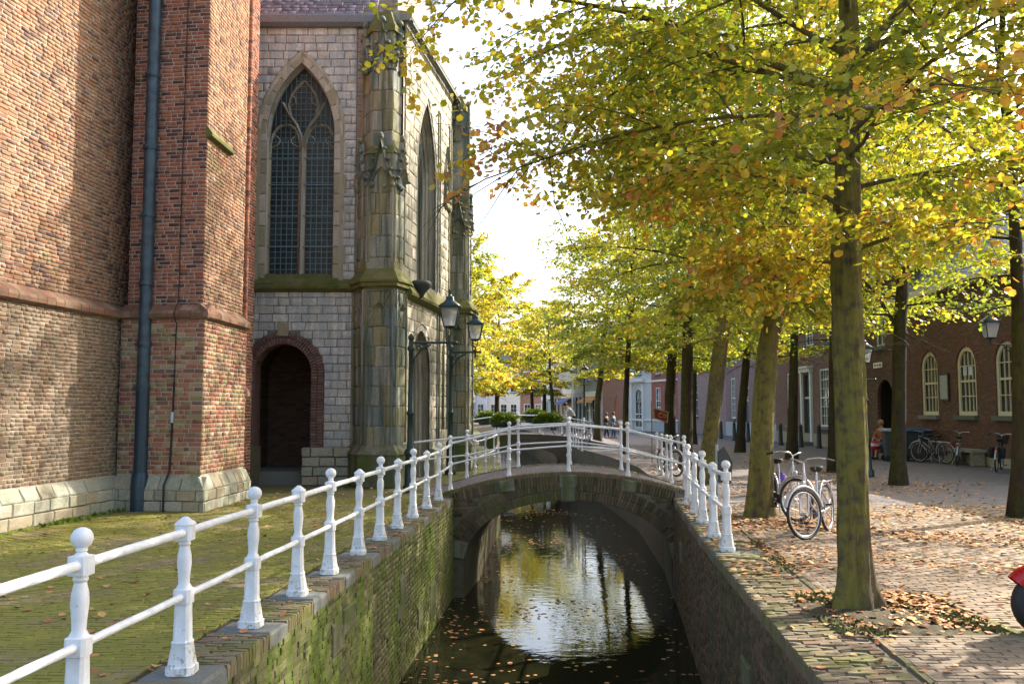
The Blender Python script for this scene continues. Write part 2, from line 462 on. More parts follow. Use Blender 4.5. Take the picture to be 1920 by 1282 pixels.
def along(mb, face, pts, wd, d0, d1):
    """flat bar following (u,v) points in the plane of a face"""
    L = []; Rr = []
    n = len(pts)
    for i in range(n):
        a = Vector(pts[max(0, i - 1)]); b = Vector(pts[min(n - 1, i + 1)]); t = (b - a)
        t = t.normalized() if t.length > 1e-9 else Vector((1, 0)); nn = Vector((-t.y, t.x)) * wd / 2
        c = Vector(pts[i]); L.append(c + nn); Rr.append(c - nn)
    for i in range(n - 1):
        a, b, c, d = L[i], L[i + 1], Rr[i + 1], Rr[i]
        mid = (d0 + d1) / 2
        f = lambda q, dd: face.p(q[0], q[1], dd)
        m1 = (L[i] + Rr[i]) / 2; m2 = (L[i + 1] + Rr[i + 1]) / 2
        mb.quad(f(a, d0), f(b, d0), f(m2, d1), f(m1, d1)); mb.quad(f(m1, d1), f(m2, d1), f(c, d0), f(d, d0))
        mb.quad(f(a, d0), f(d, d0), f(c, d0), f(b, d0))

UNIT = []
def _unit_meshes():
    out = []
    for k in range(6):
        j = lambda s=.02: rnd.uniform(-s, s)
        vs = []
        for x, y in ((-.5, -.5), (.5, -.5), (.5, .5), (-.5, .5)): vs.append((x + j(.008), y + j(.015), -.5))
        fr = [(x + j(.012), y + j(.03), .28 + j(.06)) for x, y in ((-.495, -.49), (.495, -.49), (.495, .49), (-.495, .49))]
        vs += fr
        vs += [(x * .93 + j(.012), y * .84 + j(.03), .5 + j(.08)) for x, y, z in fr]
        fs = []
        for b in (0, 4):
            for i in range(4): fs.append((b + i, b + (i + 1) % 4, b + 4 + (i + 1) % 4, b + 4 + i))
        fs += [(8, 9, 10, 11), (3, 2, 1, 0)]
        out.append((np.array(vs), fs))
    return out
UNIT = _unit_meshes()
class Pieces:
    """bricks, stones, panes...: the ones that show largest become objects, the rest one joined part"""
    def __init__(s, name, mat, parent, limit=300, box=True):
        s.name, s.mat, s.parent, s.limit = name, mat, parent, limit; s.M = []
    def add(s, c, X, Y, Z):
        s.M.append((tuple(c), tuple(X), tuple(Y), tuple(Z)))
    def rect(s, face, uc, vc, w, h, depth, d0=0.0, rot=0.0, tilt=.0):
        cu, su = math.cos(rot), math.sin(rot)
        X = face.u * cu + face.z * su; Y = face.z * cu - face.u * su
        N = face.n
        if tilt: N = (N + X * rnd.uniform(-tilt, tilt) + Y * rnd.uniform(-tilt, tilt)).normalized()
        s.add(face.p(uc, vc, d0 + depth / 2), X * w, Y * h, N * depth)
    def fill(s, face, u0, u1, v0, v1, ch, lens, opens=(), grow=0.0, joint=.010, depth=.05, d0=-.035, tilt=.01, jit=.003, minl=.04, quoin=None):
        nrow = max(1, round((v1 - v0) / ch)); hh = (v1 - v0) / nrow
        for r in range(nrow):
            vc = v0 + hh * (r + .5)
            for (a, b) in spans_of(u0, u1, opens, vc, grow):
                u = a; first = True
                while u < b - 1e-4:
                    L = rnd.choice(lens) * rnd.uniform(.93, 1.07)
                    if first: L *= (.55 if r % 2 else 1.0); first = False
                    e = u + L
                    if b - e < minl * 1.5: e = b
                    wd = e - u - joint
                    if wd > .012:
                        s.rect(face, (u + e) / 2, vc + rnd.uniform(-jit, jit) * .5, wd, hh - joint, depth, d0 + rnd.uniform(-jit, jit), 0, tilt)
                    u = e
    def done(s, kindlabel=None):
        if not s.M: return
        A = np.array(s.M)                     # n,4,3
        off = np.array(wloc(s.parent)) if s.parent is not None else np.zeros(3)
        c = A[:, 0]; X, Y, Z = A[:, 1], A[:, 2], A[:, 3]
        rel = c - np.array([0, 0, EYE])
        dep = rel[:, 1] * math.cos(PITCH) + rel[:, 2] * math.sin(PITCH)
        vv = -rel[:, 1] * math.sin(PITCH) + rel[:, 2] * math.cos(PITCH)
        sx = 960 + F * rel[:, 0] / np.maximum(dep, .1); sy = 641 - F * vv / np.maximum(dep, .1)
        inside = (dep > .3) & (sx > -20) & (sx < 1940) & (sy > -20) & (sy < 1300)
        view = rel / np.linalg.norm(rel, axis=1)[:, None]
        area = np.abs(np.einsum('ij,ij->i', np.cross(X, Y), view)) / np.maximum(dep, .3) ** 2
        facing = np.einsum('ij,ij->i', Z, view) < 0
        score = np.where(inside & facing, area, -1.0)
        order = np.argsort(-score)
        n = min(s.limit, int((score > 0).sum()))
        single, rest = order[:n], order[n:]
        meshes = []
        for k, (v, f) in enumerate(UNIT):
            me = bpy.data.meshes.new(s.name + '_shape'); me.from_pydata([tuple(q) for q in v], [], f); me.materials.append(s.mat); me.update(); meshes.append(me)
        for i in single:
            o = bpy.data.objects.new(s.name, meshes[i % 6]); COL.objects.link(o)
            if s.parent is not None: o.parent = s.parent
            mm = Matrix(((X[i][0], Y[i][0], Z[i][0], c[i][0] - off[0]), (X[i][1], Y[i][1], Z[i][1], c[i][1] - off[1]), (X[i][2], Y[i][2], Z[i][2], c[i][2] - off[2]), (0, 0, 0, 1)))
            o.matrix_basis = mm
        if len(rest):
            V = []; Fc = []; nv = 0
            ids = rest % 6
            for k, (v, f) in enumerate(UNIT):
                r = rest[ids == k]
                if not len(r): continue
                w_ = c[r][:, None, :] - off + v[None, :, 0:1] * X[r][:, None, :] + v[None, :, 1:2] * Y[r][:, None, :] + v[None, :, 2:3] * Z[r][:, None, :]
                V.append(w_.reshape(-1, 3)); fa = np.array(f[:-1])    # the hidden back is left out
                Fc.append((fa[None] + (np.arange(len(r)) * len(v))[:, None, None]).reshape(-1, 4) + nv); nv += len(r) * len(v)
            V = np.concatenate(V); Fc = np.concatenate(Fc)
            me = quads_mesh(s.name, V, Fc)
            o = finish(s.name, me, s.mat, s.parent, kind='stuff')
        s.M = []
def quads_mesh(name, V, Fc, attr=None, smooth=False):
    me = bpy.data.meshes.new(name)
    n, k = Fc.shape
    me.vertices.add(len(V)); me.vertices.foreach_set('co', V.astype(np.float32).ravel())
    me.loops.add(n * k); me.loops.foreach_set('vertex_index', Fc.astype(np.int32).ravel())
    me.polygons.add(n); me.polygons.foreach_set('loop_start', (np.arange(n) * k).astype(np.int32))
    if attr is not None:
        a = me.attributes.new('age', 'FLOAT', 'POINT'); a.data.foreach_set('value', attr.astype(np.float32))
    me.update(calc_edges=True)
    return me
# ================================================================== GROUND, CANAL
WZ = -1.93
LEP = [(-60, -6.23), (-5, -2.655), (18.0, -1.16), (20.8, -.72), (28, -.35), (34, -.5), (45, -1.35), (70, -2.4), (120, -5.5)]
REP = [(-60, -3.97), (-5, .98), (12.5, 2.56), (18.0, 3.18), (20.8, 3.45), (28, 3.85), (34, 3.65), (45, 2.8), (70, 1.9), (120, -1.2)]
def interp(P, y):
    for (a, p), (b, q) in zip(P, P[1:]):
        if y <= b: return p + (q - p) * (y - a) / (b - a)
    return P[-1][1]
LE = lambda y: interp(LEP, y)
RE = lambda y: interp(REP, y)

def bricktex(name, cols, mort, u=(1, 0, 0), v=(0, 0, 1), bw=.21, bh=.065, ms=.008, rough=.9, drift=None):
    m, t, p = base(name)
    pos = geo_pos(t)
    def dot(vec):
        n = t.nodes.new('ShaderNodeVectorMath'); n.operation = 'DOT_PRODUCT'
        t.links.new(pos, n.inputs[0]); n.inputs[1].default_value = vec; return n.outputs['Value']
    cb = t.nodes.new('ShaderNodeCombineXYZ')
    t.links.new(dot(u), cb.inputs[0]); t.links.new(dot(v), cb.inputs[1])
    b = t.nodes.new('ShaderNodeTexBrick')
    b.inputs['Scale'].default_value = 1; b.inputs['Brick Width'].default_value = bw; b.inputs['Row Height'].default_value = bh
    b.inputs['Mortar Size'].default_value = ms; b.inputs['Mortar Smooth'].default_value = .2; b.inputs['Bias'].default_value = 0
    b.inputs['Color1'].default_value = (0, 0, 0, 1); b.inputs['Color2'].default_value = (1, 1, 1, 1); b.inputs['Mortar'].default_value = (.5, .5, .5, 1)
    t.links.new(cb.outputs[0], b.inputs['Vector'])
    n = len(cols)
    f = _math(t, 'ADD', b.outputs['Color'], _math(t, 'MULTIPLY', _math(t, 'SUBTRACT', _noise(t, .5, 4), .5), .7))
    c = _ramp_of(t, f, [((i + .5) / n, q) for i, q in enumerate(cols)])
    c = _mix(t, .35, c, _mix(t, 1.0, c, _ramp_of(t, _noise(t, 14, 6, .7), [(.25, (.3, .3, .3)), (.7, (1.5, 1.5, 1.5))]), 'MULTIPLY'))
    c = _mix(t, b.outputs['Fac'], c, mort)
    if drift: c = _mix(t, smooth(t, _noise(t, drift[3], 5, .65), drift[1], drift[2]), c, drift[0])
    t.links.new(c, p.inputs['Base Color']); p.inputs['Roughness'].default_value = rough; p.inputs['Specular IOR Level'].default_value = .25
    bm_ = _n(t, 'Bump', Strength=.5, Distance=.01); bm_.invert = True
    t.links.new(b.outputs['Fac'], bm_.inputs['Height']); t.links.new(bm_.outputs[0], p.inputs['Normal'])
    return m
M['street'] = bricktex('street_clinker', [(.15, .14, .15), (.19, .17, .17), (.13, .12, .13), (.22, .19, .18)], (.09, .08, .07), (1, 0, 0), (0, 1, 0), .2, .07, .006)
M['terrace_far'] = bricktex('terrace_clinker', [(.13, .12, .06), (.17, .14, .08), (.11, .11, .04)], (.08, .09, .03), (1, 0, 0), (0, 1, 0), .2, .07, .006, drift=((.11, .13, .02), .45, .65, .8))
M['quay_far'] = bricktex('quay_far_brick', [(.1, .08, .07), (.14, .1, .08), (.12, .11, .06)], (.1, .1, .06), (0, 1, 0), (0, 0, 1), drift=((.07, .09, .02), .5, .7, .7))

def strip(name, P, x_out, mat, ys, z=0.0):
    mb = MB()
    for (a, p), (b, q) in zip(P, P[1:]):
        mb.quad((p, a, z), (x_out, a, z), (x_out, b, z), (q, b, z)) if x_out > p else mb.quad((x_out, a, z), (p, a, z), (q, b, z), (x_out, b, z))
    o = mb.build(name, mat, kind='structure'); return o
street = strip('street', REP, 260, M['street'], None, -.012)
terrace = strip('terrace', LEP, -260, M['terrace_far'], None, -.012)
mb = MB(); mb.quad((-260, 120, -.012), (260, 120, -.012), (260, 600, -.012), (-260, 600, -.012)); mb.quad((-260, -200, -.012), (260, -200, -.012), (260, -60, -.012), (-260, -60, -.012))
mb.build('ground', M['street'], kind='structure')

# water
def water_mat():
    m, t, p = base('canal_water')
    p.inputs['Base Color'].default_value = (.016, .016, .007, 1)
    p.inputs['Roughness'].default_value = .015; p.inputs['IOR'].default_value = 1.33
    p.inputs['Specular IOR Level'].default_value = .75
    a = _noise(t, 3.2, 3, .5, stretch=(1, 1.5, 1)); b = _noise(t, 18, 2, .5, stretch=(1, 1.8, 1)); big = smooth(t, _noise(t, .35, 2), .35, .7)
    h = _math(t, 'ADD', _math(t, 'MULTIPLY', a, .9), _math(t, 'MULTIPLY', _math(t, 'MULTIPLY', b, big), .16))
    bp = _n(t, 'Bump', Strength=.035, Distance=.1)
    t.links.new(h, bp.inputs['Height']); t.links.new(bp.outputs[0], p.inputs['Normal'])
    return m
mb = MB()
for (a, p), (b, q) in zip(LEP, LEP[1:]):
    mb.quad((p - .3, a, WZ), (RE(a) + .3, a, WZ), (RE(b) + .3, b, WZ), (q - .3, b, WZ))
mb.build('water', water_mat(), kind='structure')

# paving laid brick by brick in the near field
class HFace(Face):
    def __init__(s, O, u, v):
        s.O = Vector(O); s.u = Vector(u).normalized(); s.z = Vector(v).normalized(); s.n = s.u.cross(s.z)
def pave(P, hf, y0, y1, x0f, x1f, rh, L, hole=None):
    r = 0; y = y0
    while y < y1:
        x = x0f(y) - (L / 2 if r % 2 else 0); xe = x1f(y)
        while x < xe:
            l = L * rnd.uniform(.96, 1.04); a = max(x, x0f(y)); b = min(x + l, xe)
            if b - a > .03 and not (hole and hole((a + b) / 2, y + rh / 2)):
                P.rect(hf, (a + b) / 2, y + rh / 2, b - a - .004, rh - .0035, .04, -.034 + rnd.uniform(-.0016, .0016), 0, .007)
            x += l
        y += rh; r += 1
TPIT = (2.5, 3.83, 7.0, 8.6)
hf = HFace((0, 0, 0), (1, 0, 0), (0, 1, 0))
P = Pieces('paving_brick', M['paver_right'], street, 300)
inpit = lambda x, y: TPIT[0] - .06 < x < TPIT[1] + .06 and TPIT[2] - .06 < y < TPIT[3] + .06
pave(P, hf, 5.0, 16.5, lambda y: RE(y) + .7, lambda y: min(2.2 + (y) * .62, 9.0), .07, .2, inpit)
P.done()
mb = MB()
ys = [4.5, 6, 7, 8, 10, 12, 14, 16.5]
for a, b in zip(ys, ys[1:]): mb.quad((RE(a) + .02, a, -.008), (min(2.2 + a * .62, 9), a, -.008), (min(2.2 + b * .62, 9), b, -.008), (RE(b) + .02, b, -.008))
mb.build('paving_bed', M['sand'], street)
P = Pieces('paving_brick', M['paver_mossy'], terrace, 300)
wallx = lambda y: -7.41 + .117 * (y - 11) - .1
pave(P, hf, 3.6, 18.0, lambda y: max(-.62 * y - .3, wallx(y)), lambda y: LE(y) - .47, .07, .2)
P.done()
mb = MB()
ys = [3.2, 6, 9, 12, 15, 18.0]
for a, b in zip(ys, ys[1:]): mb.quad((-.62 * a - .6 if a < 11 else -7.9, a, -.008), (LE(a) - .02, a, -.008), (LE(b) - .02, b, -.008), (-.62 * b - .6 if b < 11 else -7.9, b, -.008))
mb.build('paving_bed', M['moss_ground'], terrace)
# tree pit soil and its stone edging, kerb line along the quay
mb = MB()
n = 14
x0, x1, y0, y1 = TPIT
n = 40
V = [(x0 + (x1 - x0) * i / n, y0 + (y1 - y0) * j / n, .0 + .03 * math.exp(-(((x0 + (x1 - x0) * i / n - 2.95) / .5) ** 2 + ((y0 + (y1 - y0) * j / n - 7.75) / .5) ** 2)) + rnd.uniform(-.006, .006)) for j in range(n + 1) for i in range(n + 1)]
mb.add(V, [(j * (n + 1) + i, j * (n + 1) + i + 1, (j + 1) * (n + 1) + i + 1, (j + 1) * (n + 1) + i) for j in range(n) for i in range(n)], True)
tag(mb.build('tree_pit_soil', M['moss_ground'], street), kind='stuff')
K = Pieces('kerb_stone', M['coping'], street, 200)
def kerb(p, q, wd=.055, L=.8, h=.012):
    p, q = Vector((*p, 0)), Vector((*q, 0)); T = (q - p).length; u = (q - p).normalized()
    f = HFace(p, u, Vector((-u.y, u.x, 0))); s0 = 0
    while s0 < T - .05:
        l = min(L, T - s0); K.rect(f, s0 + l / 2, 0, l - .012, wd, .09, -.09 + h + rnd.uniform(-.004, .004), 0, .006); s0 += l
for a, b in ((4.6, 7.0), (8.6, 10.2), (10.2, 12.4), (12.4, 14.6), (14.6, 16.6)): kerb((RE(a) + .67, a), (RE(b) + .67, b))
kerb((x0, y1 + .03), (x1 + .03, y1 + .03)); kerb((x1 + .03, y1), (x1 + .03, y0)); kerb((x0, y0 - .03), (x1, y0 - .03))
K.done()

# ------------------------------------------------------------------ quay walls
RAILY = [3.35, 4.75, 6.02, 7.29, 8.5, 9.62, 10.9, 12.1, 13.3, 14.6, 16.0, 17.4]
def quay(side):
    E = LE if side == 'L' else RE
    s_ = 1 if side == 'L' else -1
    lab = ('mossy brick quay wall below the white railing on the church side', 'shaded brown brick quay wall on the tree side of the canal')[side == 'R']
    q = thing('quay_wall', lab, 'wall', (E(10), 10, WZ), group='quay walls of the canal')
    back = MB(); far = MB()
    PP = LEP if side == 'L' else REP
    for (a, p), (b, r) in zip(PP, PP[1:]):
        f = Face((p, a), (r, b)) if side == 'L' else Face((r, b), (p, a))
        tgt = back if (a == -5 or a == 12.5) else far
        sheet(tgt, f, 0, f.w, -2.6, -.005 if tgt is far else -.10, (), 0)
        if tgt is back: sheet(back, f, 0, f.w, -.10, -.012, (), -.03)
    back.build('wall_core', M['mortar_dark'], q); far.build('far_wall', M['quay_far'], q)
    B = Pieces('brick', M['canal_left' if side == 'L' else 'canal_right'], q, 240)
    S = Pieces('stone_block', M['canal_stone'], q, 40)
    segs = [(3.2, 18.0)] if side == 'L' else [(3.2, 12.5), (12.5, 18.0)]
    for a, b in segs:
        f = Face((E(a), a), (E(b), b)) if side == 'L' else Face((E(b), b), (E(a), a))
        holes = []
        L = f.w
        for k in range(int(L / 3.2) + 1):
            u = rnd.uniform(.3, L - .3); v = rnd.uniform(-1.8, -.5); holes.append(Arch(u, rnd.uniform(.16, .27), v, v + rnd.choice([.2, .27, .34]), 0, 'rect'))
        if side == 'L': holes += [Arch(9.2 + .2, .16, -1.15, -.55, 0, 'rect'), Arch(12.2, .3, -1.75, -1.15, 0, 'rect')]
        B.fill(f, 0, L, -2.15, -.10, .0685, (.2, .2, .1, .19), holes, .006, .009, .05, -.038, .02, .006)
        for h in holes: S.rect(f, h.uc, (h.v0 + h.vs) / 2, 2 * h.w, h.vs - h.v0, .06, -.035, 0, .02)
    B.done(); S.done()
    # coping: bricks on edge with bluestone slabs under the posts
    C = Pieces('coping_brick', M['coping'], q, 200); D = Pieces('coping_slab', M['bluestone'], q, 60)
    posts = RAILY if side == 'L' else [11.1, 12.4, 13.9, 15.4, 17.0]
    y = 3.2 if side == 'L' else 3.2
    wtot = .45 if side == 'L' else .6
    while y < 17.9:
        near = [p for p in posts if abs(p - y) < .22]
        du = Vector((E(y + .1) - E(y), .1, 0)).normalized()
        across = Vector((du.y, -du.x, 0)) * s_   # toward the canal
        if near:
            p = near[0]; f = HFace((E(p), p, 0), du, across)
            if side == 'L': f = HFace((E(p), p, 0), across, du)
            else: f = HFace((E(p), p, 0), -across, du) ; 
            c0 = -wtot / 2 + .02 if side == 'L' else wtot / 2 - .02
            D.rect(f, c0, 0, wtot, .42, .12, -.115, 0, .004); y = p + .225; continue
        f = HFace((E(y), y, 0), across, du) if side == 'L' else HFace((E(y), y, 0), -across, du)
        sg = -1 if side == 'L' else 1
        nn = 2 if side == 'L' else 3
        w1 = (wtot + .015) / nn; row = int(round(y / .06)) % 2
        cuts = [0.0] + ([w1 * (q_ + .5) for q_ in range(nn)] if row else [w1 * (q_ + 1) for q_ in range(nn - 1)]) + [wtot + .015]
        for ca, cb_k in zip(cuts, cuts[1:]):
            C.rect(f, sg * ((ca + cb_k) / 2 - .015), .03, cb_k - ca - .006, .053, .115, -.112 + rnd.uniform(-.003, .003), 0, .008)
        y += .06
    C.done(); D.done()
    return q
quay('L'); quay('R')

# ================================================================== BRIDGES
def bridge_deck(x, xc, top, k): return top - k * (x - xc) ** 2
def brick_bridge(label, xc, half, y0, y1, top, k, crown, spring, a, detail=True, xl=None, xr=None, skew=0.0):
    b = thing('stone_bridge', label, 'bridge', (xc, y0, 0), group='arched bridges over the canal')
    xl = xl if xl is not None else xc - half; xr = xr if xr is not None else xc + half
    dz = lambda x: max(.012, bridge_deck(x, xc, top, k))
    ar = Arch(xc, a, WZ - .5, spring, crown - spring, 'round')
    back = MB(); N = 40
    # faces with the arch hole: vertical strips between deck and intrados
    def low(x):
        t = abs(x - xc)
        return -2.4 if t >= a else spring + (crown - spring) * math.sqrt(max(0, 1 - (t / a) ** 2))
    xs = sorted(set([xl + (xr - xl) * i / N for i in range(N + 1)] + [xc - a, xc + a, xc - a + .02, xc + a - .02, xc - a + .1, xc + a - .1]))
    for yy in (y0, y1):
        so = skew if yy == y1 else 0.0
        for p, q in zip(xs, xs[1:]):
            lp, lq = low(p + 1e-6), low(q - 1e-6)
            if abs(p - xc) >= a - 1e-6 and abs(q - xc) >= a - 1e-6: lp = lq = -2.4
            elif abs(p - xc) >= a - 1e-6: lp = spring
            elif abs(q - xc) >= a - 1e-6: lq = spring
            back.quad((p + so, yy, lp), (q + so, yy, lq), (q + so, yy, dz(q + so) - .03), (p + so, yy, dz(p + so) - .03))
    for p, q in zip(xs, xs[1:]):
        if abs((p + q) / 2 - xc) < a:
            back.quad((p, y0, low(p)), (q, y0, low(q)), (q + skew, y1, low(q)), (p + skew, y1, low(p)))
    for sx in (-1, 1):
        back.quad((xc + sx * a, y0, spring), (xc + sx * a + skew, y1, spring), (xc + sx * a + skew, y1, -2.4), (xc + sx * a, y0, -2.4))
    back.build('bridge_body', M['mortar_dark'] if detail else M['quay_far'], b)
    # deck running from bank to bank
    deck = MB(); xa, xb = xc - math.sqrt(top / k) - .2, xc + math.sqrt(top / k) + .2
    xd = [xa + (xb - xa) * i / 48 for i in range(49)]
    for p, q in zip(xd, xd[1:]):
        deck.quad((p, y0, dz(p)), (q, y0, dz(q)), (q, y1, dz(q)), (p, y1, dz(p)))
        for yy in (y0, y1):
            if p < xl or q > xr: deck.quad((p, yy, -.1), (q, yy, -.1), (q, yy, dz(q)), (p, yy, dz(p)))
    deck.build('deck', M['street'] , b)
    if not detail: return b
    f = Face((0, y0), (1, y0))
    V = Pieces('voussoir', M['bridge_brick'], b, 150); Bk = Pieces('brick', M['bridge_brick'], b, 150); St = Pieces('stone', M['canal_stone'], b, 40); Cp = Pieces('deck_edge_brick', M['coping'], b, 150)
    # ring of two brick lengths set radially, stones at crown, haunches and feet
    H = crown - spring
    pts = []; n = 400
    for i in range(n + 1):
        th = math.pi * i / n; pts.append((xc + a * math.cos(th), spring + H * math.sin(th)))
    L = 0; nxt = 0; T = sum(math.dist(pts[i], pts[i + 1]) for i in range(n)); RING = .36
    stones = [(0.0, .34), (T / 2, .30), (T, .34)]
    i = 0; pos = 0; s0 = 0.03
    def at_len(s):
        acc = 0
        for i in range(n):
            d = math.dist(pts[i], pts[i + 1])
            if acc + d >= s:
                q = (s - acc) / d; x = pts[i][0] + (pts[i + 1][0] - pts[i][0]) * q; z = pts[i][1] + (pts[i + 1][1] - pts[i][1]) * q
                nx, nz = (x - xc) / a ** 2, (z - spring) / H ** 2; l = math.hypot(nx, nz) or 1
                return x, z, nx / l, nz / l
            acc += d
        return pts[-1][0], pts[-1][1], -1, 0
    s = 0
    while s < T:
        hit = [q for q in stones if abs(q[0] - s) < q[1] / 2]
        x, z, nx, nz = at_len(s); rot = math.atan2(nz, nx) - math.pi / 2
        if hit:
            c = hit[0]; cs = min(max(c[0], .0), T); x, z, nx, nz = at_len(min(max(cs, .17), T - .17)); rot = math.atan2(nz, nx) - math.pi / 2
            St.rect(f, x + nx * RING / 2, z + nz * RING / 2, c[1] - .02, RING + .04, .07, -.03, rot)
            s = c[0] + c[1] / 2 + .03; continue
        for kk_ in range(2):
            V.rect(f, x + nx * (RING * (kk_ + .5) / 2), z + nz * (RING * (kk_ + .5) / 2), .05, RING / 2 - .008, .06, -.04 + rnd.uniform(-.004, .006), rot, .02)
        s += .060
    # course of upright bricks under the deck with three stones let in
    x = xl
    while x < xr:
        zt = dz(x) - .035; sl = math.atan(-2 * k * (x - xc)); zin = low(x) + RING / max(.5, math.cos(math.atan2(abs(x - xc), a)))
        if abs(x - xc) < .16 or abs(abs(x - xc) - 1.2) < .17:
            u = xc if abs(x - xc) < .16 else xc + math.copysign(1.2, x - xc)
            St.rect(f, u, dz(u) - .035 - .13, .3 if u != xc else .34, .24, .07, -.03, math.atan(-2 * k * (u - xc))); x = u + .19; continue
        Bk.rect(f, x, zt - .12, .05, .21, .06, -.04 + rnd.uniform(-.004, .005), sl, .02)
        x += .06
    # spandrels
    z = -2.15
    while z < .4:
        x = xl + (.1 if int(z * 100) % 2 else 0)
        while x < xr:
            l = rnd.choice((.2, .2, .1)); mx = x + l / 2
            t = (abs(mx - xc) - .02) / (a + RING + .03); rz_ = spring + (H + RING + .02) * math.sqrt(max(0, 1 - t * t)) if t < 1 else -9
            if z > max(rz_, -2.2 if abs(mx - xc) > a + .02 and z < spring else rz_) + .02 and z < dz(mx) - .3 and mx - l / 2 > xl - .02:
                Bk.rect(f, mx, z + .032, l - .01, .058, .05, -.038 + rnd.uniform(-.004, .004), 0, .02)
            x += l
        z += .0685
    # edge of the deck
    for yy in (y0 - .02, y1 - .2):
        x = xa
        while x < xb:
            sl = math.atan(-2 * k * (x - xc)) if dz(x) > .013 else 0
            X = Vector((math.cos(sl), 0, math.sin(sl))); Z = Vector((-math.sin(sl), 0, math.cos(sl)))
            Cp.add(Vector((x, yy + .11, dz(x) - .02)), X * .052, Vector((0, 1, 0)) * .22, Z * .08)
            x += .06
    V.done(); Bk.done(); St.done(); Cp.done()
    return b
brick_bridge('near brick arch bridge with white railings over the canal', 1.1, 2.2, 18.0, 20.8, .49, .068, -.05, -1.2, 2.04, True, -1.17, 3.2, .32)
brick_bridge('low dark bridge farther up the canal with planters on its parapet', .7, 2.1, 45, 49.5, .55, .03, -.1, -1.0, 1.75, False, -1.4, 2.85)
# ================================================================== CHURCH
church = thing('church', 'old brick and stone gothic church with buttresses and tall pointed windows beside the canal', 'church', (-6.5, 16, 0))
WT = 12.5
A0 = Vector((-7.41, 11.0, 0)); A1 = Vector((-6.72, 16.9, 0))
fw = Face(A0, A1)
def part(name, **kw):
    return None
# --- nave wall (left of the downpipe)
mb = MB()
fu = Face(fw.p(1.15, 0, -.13), fw.p(fw.w, 0, -.13))     # upper, set back; starts at the corner
sheet(mb, fw, 0, fw.w, .5, 3.45); sheet(mb, fu, 0, fu.w, 3.4, WT)
fr = Face(fu.p(0, 0) + Vector((-6, .2, 0)), fu.p(0, 0))      # return facing the camera
sheet(mb, fr, 0, fr.w, 3.4, WT)
sheet(mb, Face(fw.p(0, 0) + Vector((-6, .2, 0)), fw.p(0, 0)), 0, 6, 0, 3.5)
mb.quad(fw.p(0, 3.45), fw.p(1.15, 3.45), fu.p(0, 3.6) + Vector((-6, .2, 0)), fw.p(0, 3.45) + Vector((-6, .2, 0)))
wall = mb.build('nave_wall', M['mortar'], church)
Bl = Pieces('brick', M['brick_low'], wall, 70); Bl.fill(fw, 0, fw.w, .60, 3.28, .062, (.19, .19, .1), (), 0, .007, .05, -.042, .012, .004); Bl.done()
Bu = Pieces('brick', M['brick_wall'], wall, 80); Bu.fill(fu, 0, fu.w, 3.55, WT - .5, .0655, (.2, .1, .2, .11), (), 0, .010, .05, -.04, .02, .004); 
Bu.done()
Bu = Pieces('brick', M['clay'], wall, 30); Bu.fill(fr, fr.w - 2.0, fr.w, 3.55, WT - .5, .0655, (.2, .1), (), 0, .009, .05, -.04, .015, .004); Bu.done()
# plinth stones in two courses with a sloped ledge
mb = MB()
prof = [(-.02, .10), (.38, .10), (.60, -.02)]
mb.quad(fw.p(0, 0, .07), fw.p(fw.w, 0, .07), fw.p(fw.w, .38, .07), fw.p(0, .38, .07)); mb.quad(fw.p(0, .38, .07), fw.p(fw.w, .38, .07), fw.p(fw.w, .62, -.03), fw.p(0, .62, -.03))
mb.build('plinth_core', M['mortar_dark'], church)
Ps = Pieces('plinth_stone', M['plinth'], church, 120)
Ps.fill(Face(fw.p(0, 0, .1), fw.p(fw.w, 0, .1)), 0, fw.w, 0, .38, .19, (.38, .45, .3, .5), (), 0, .012, .06, -.05, .01)
slf = HFace(fw.p(0, .375, .105), fw.u, (Vector((0, 0, .22)) - fw.n * .125))
Ps.fill(slf, 0, fw.w, 0, .255, .25, (.42, .5, .36), (), 0, .012, .06, -.05, .006)
def moulding(name, f, u0, u1, prof, mat, parent, endcaps=True, step=.22, lim=60):
    """run of short moulded stones: prof = [(v, d)...]"""
    mb = MB(); u = u0; k = 0
    while u < u1 - 1e-3:
        e = min(u1, u + step) ; g = .004
        j = rnd.uniform(-.003, .003)
        a = [f.p(u + g, v, d + j) for v, d in prof]; b = [f.p(e - g, v, d + j) for v, d in prof]
        for i in range(len(prof) - 1): mb.quad(a[i], b[i], b[i + 1], a[i + 1])
        n = len(prof)
        mb.add(a, [tuple(reversed(range(n)))]); mb.add(b, [tuple(range(n))])
        u = e
    return mb.build(name, mat, parent)
string_prof = [(3.30, -.02), (3.28, .05), (3.31, .085), (3.37, .09), (3.42, .075), (3.56, -.13)]
moulding('string_course', fw, 0, fw.w, string_prof, M['clay'], church)
# --- pier
def pier(label, poly_lo, poly_up, zs, ztop, blo, bup, faces_lo, setoff=None, lim=60):
    mb = MB(); mb.prism(poly_lo, 0, zs); mb.prism(poly_up, zs, ztop)
    o = mb.build('buttress', M['mortar'], church)
    return o
plo = [(-6.95, 15.62), (-5.22, 15.35), (-5.10, 17.6), (-6.6, 17.75)]
plo = [(-6.8, 15.72), (-5.28, 15.50), (-5.22, 17.75), (-6.6, 17.9)]
pup = offset_poly(plo, -.07)
pier_o = pier('', plo, pup, 3.36, WT, None, None, None)
PL = Pieces('brick', M['brick_pier_low'], pier_o, 90); PU = Pieces('brick', M['brick_pier'], pier_o, 60); PR = Pieces('brick', M['brick_wall'], pier_o, 20)
f1 = Face(plo[0], plo[1]); f2 = Face(plo[1], plo[2])
PL.fill(f1, 0, f1.w + .008, .62, 3.28, .078, (.22, .11, .22, .2), (), 0, .012, .05, -.04, .012, .004)
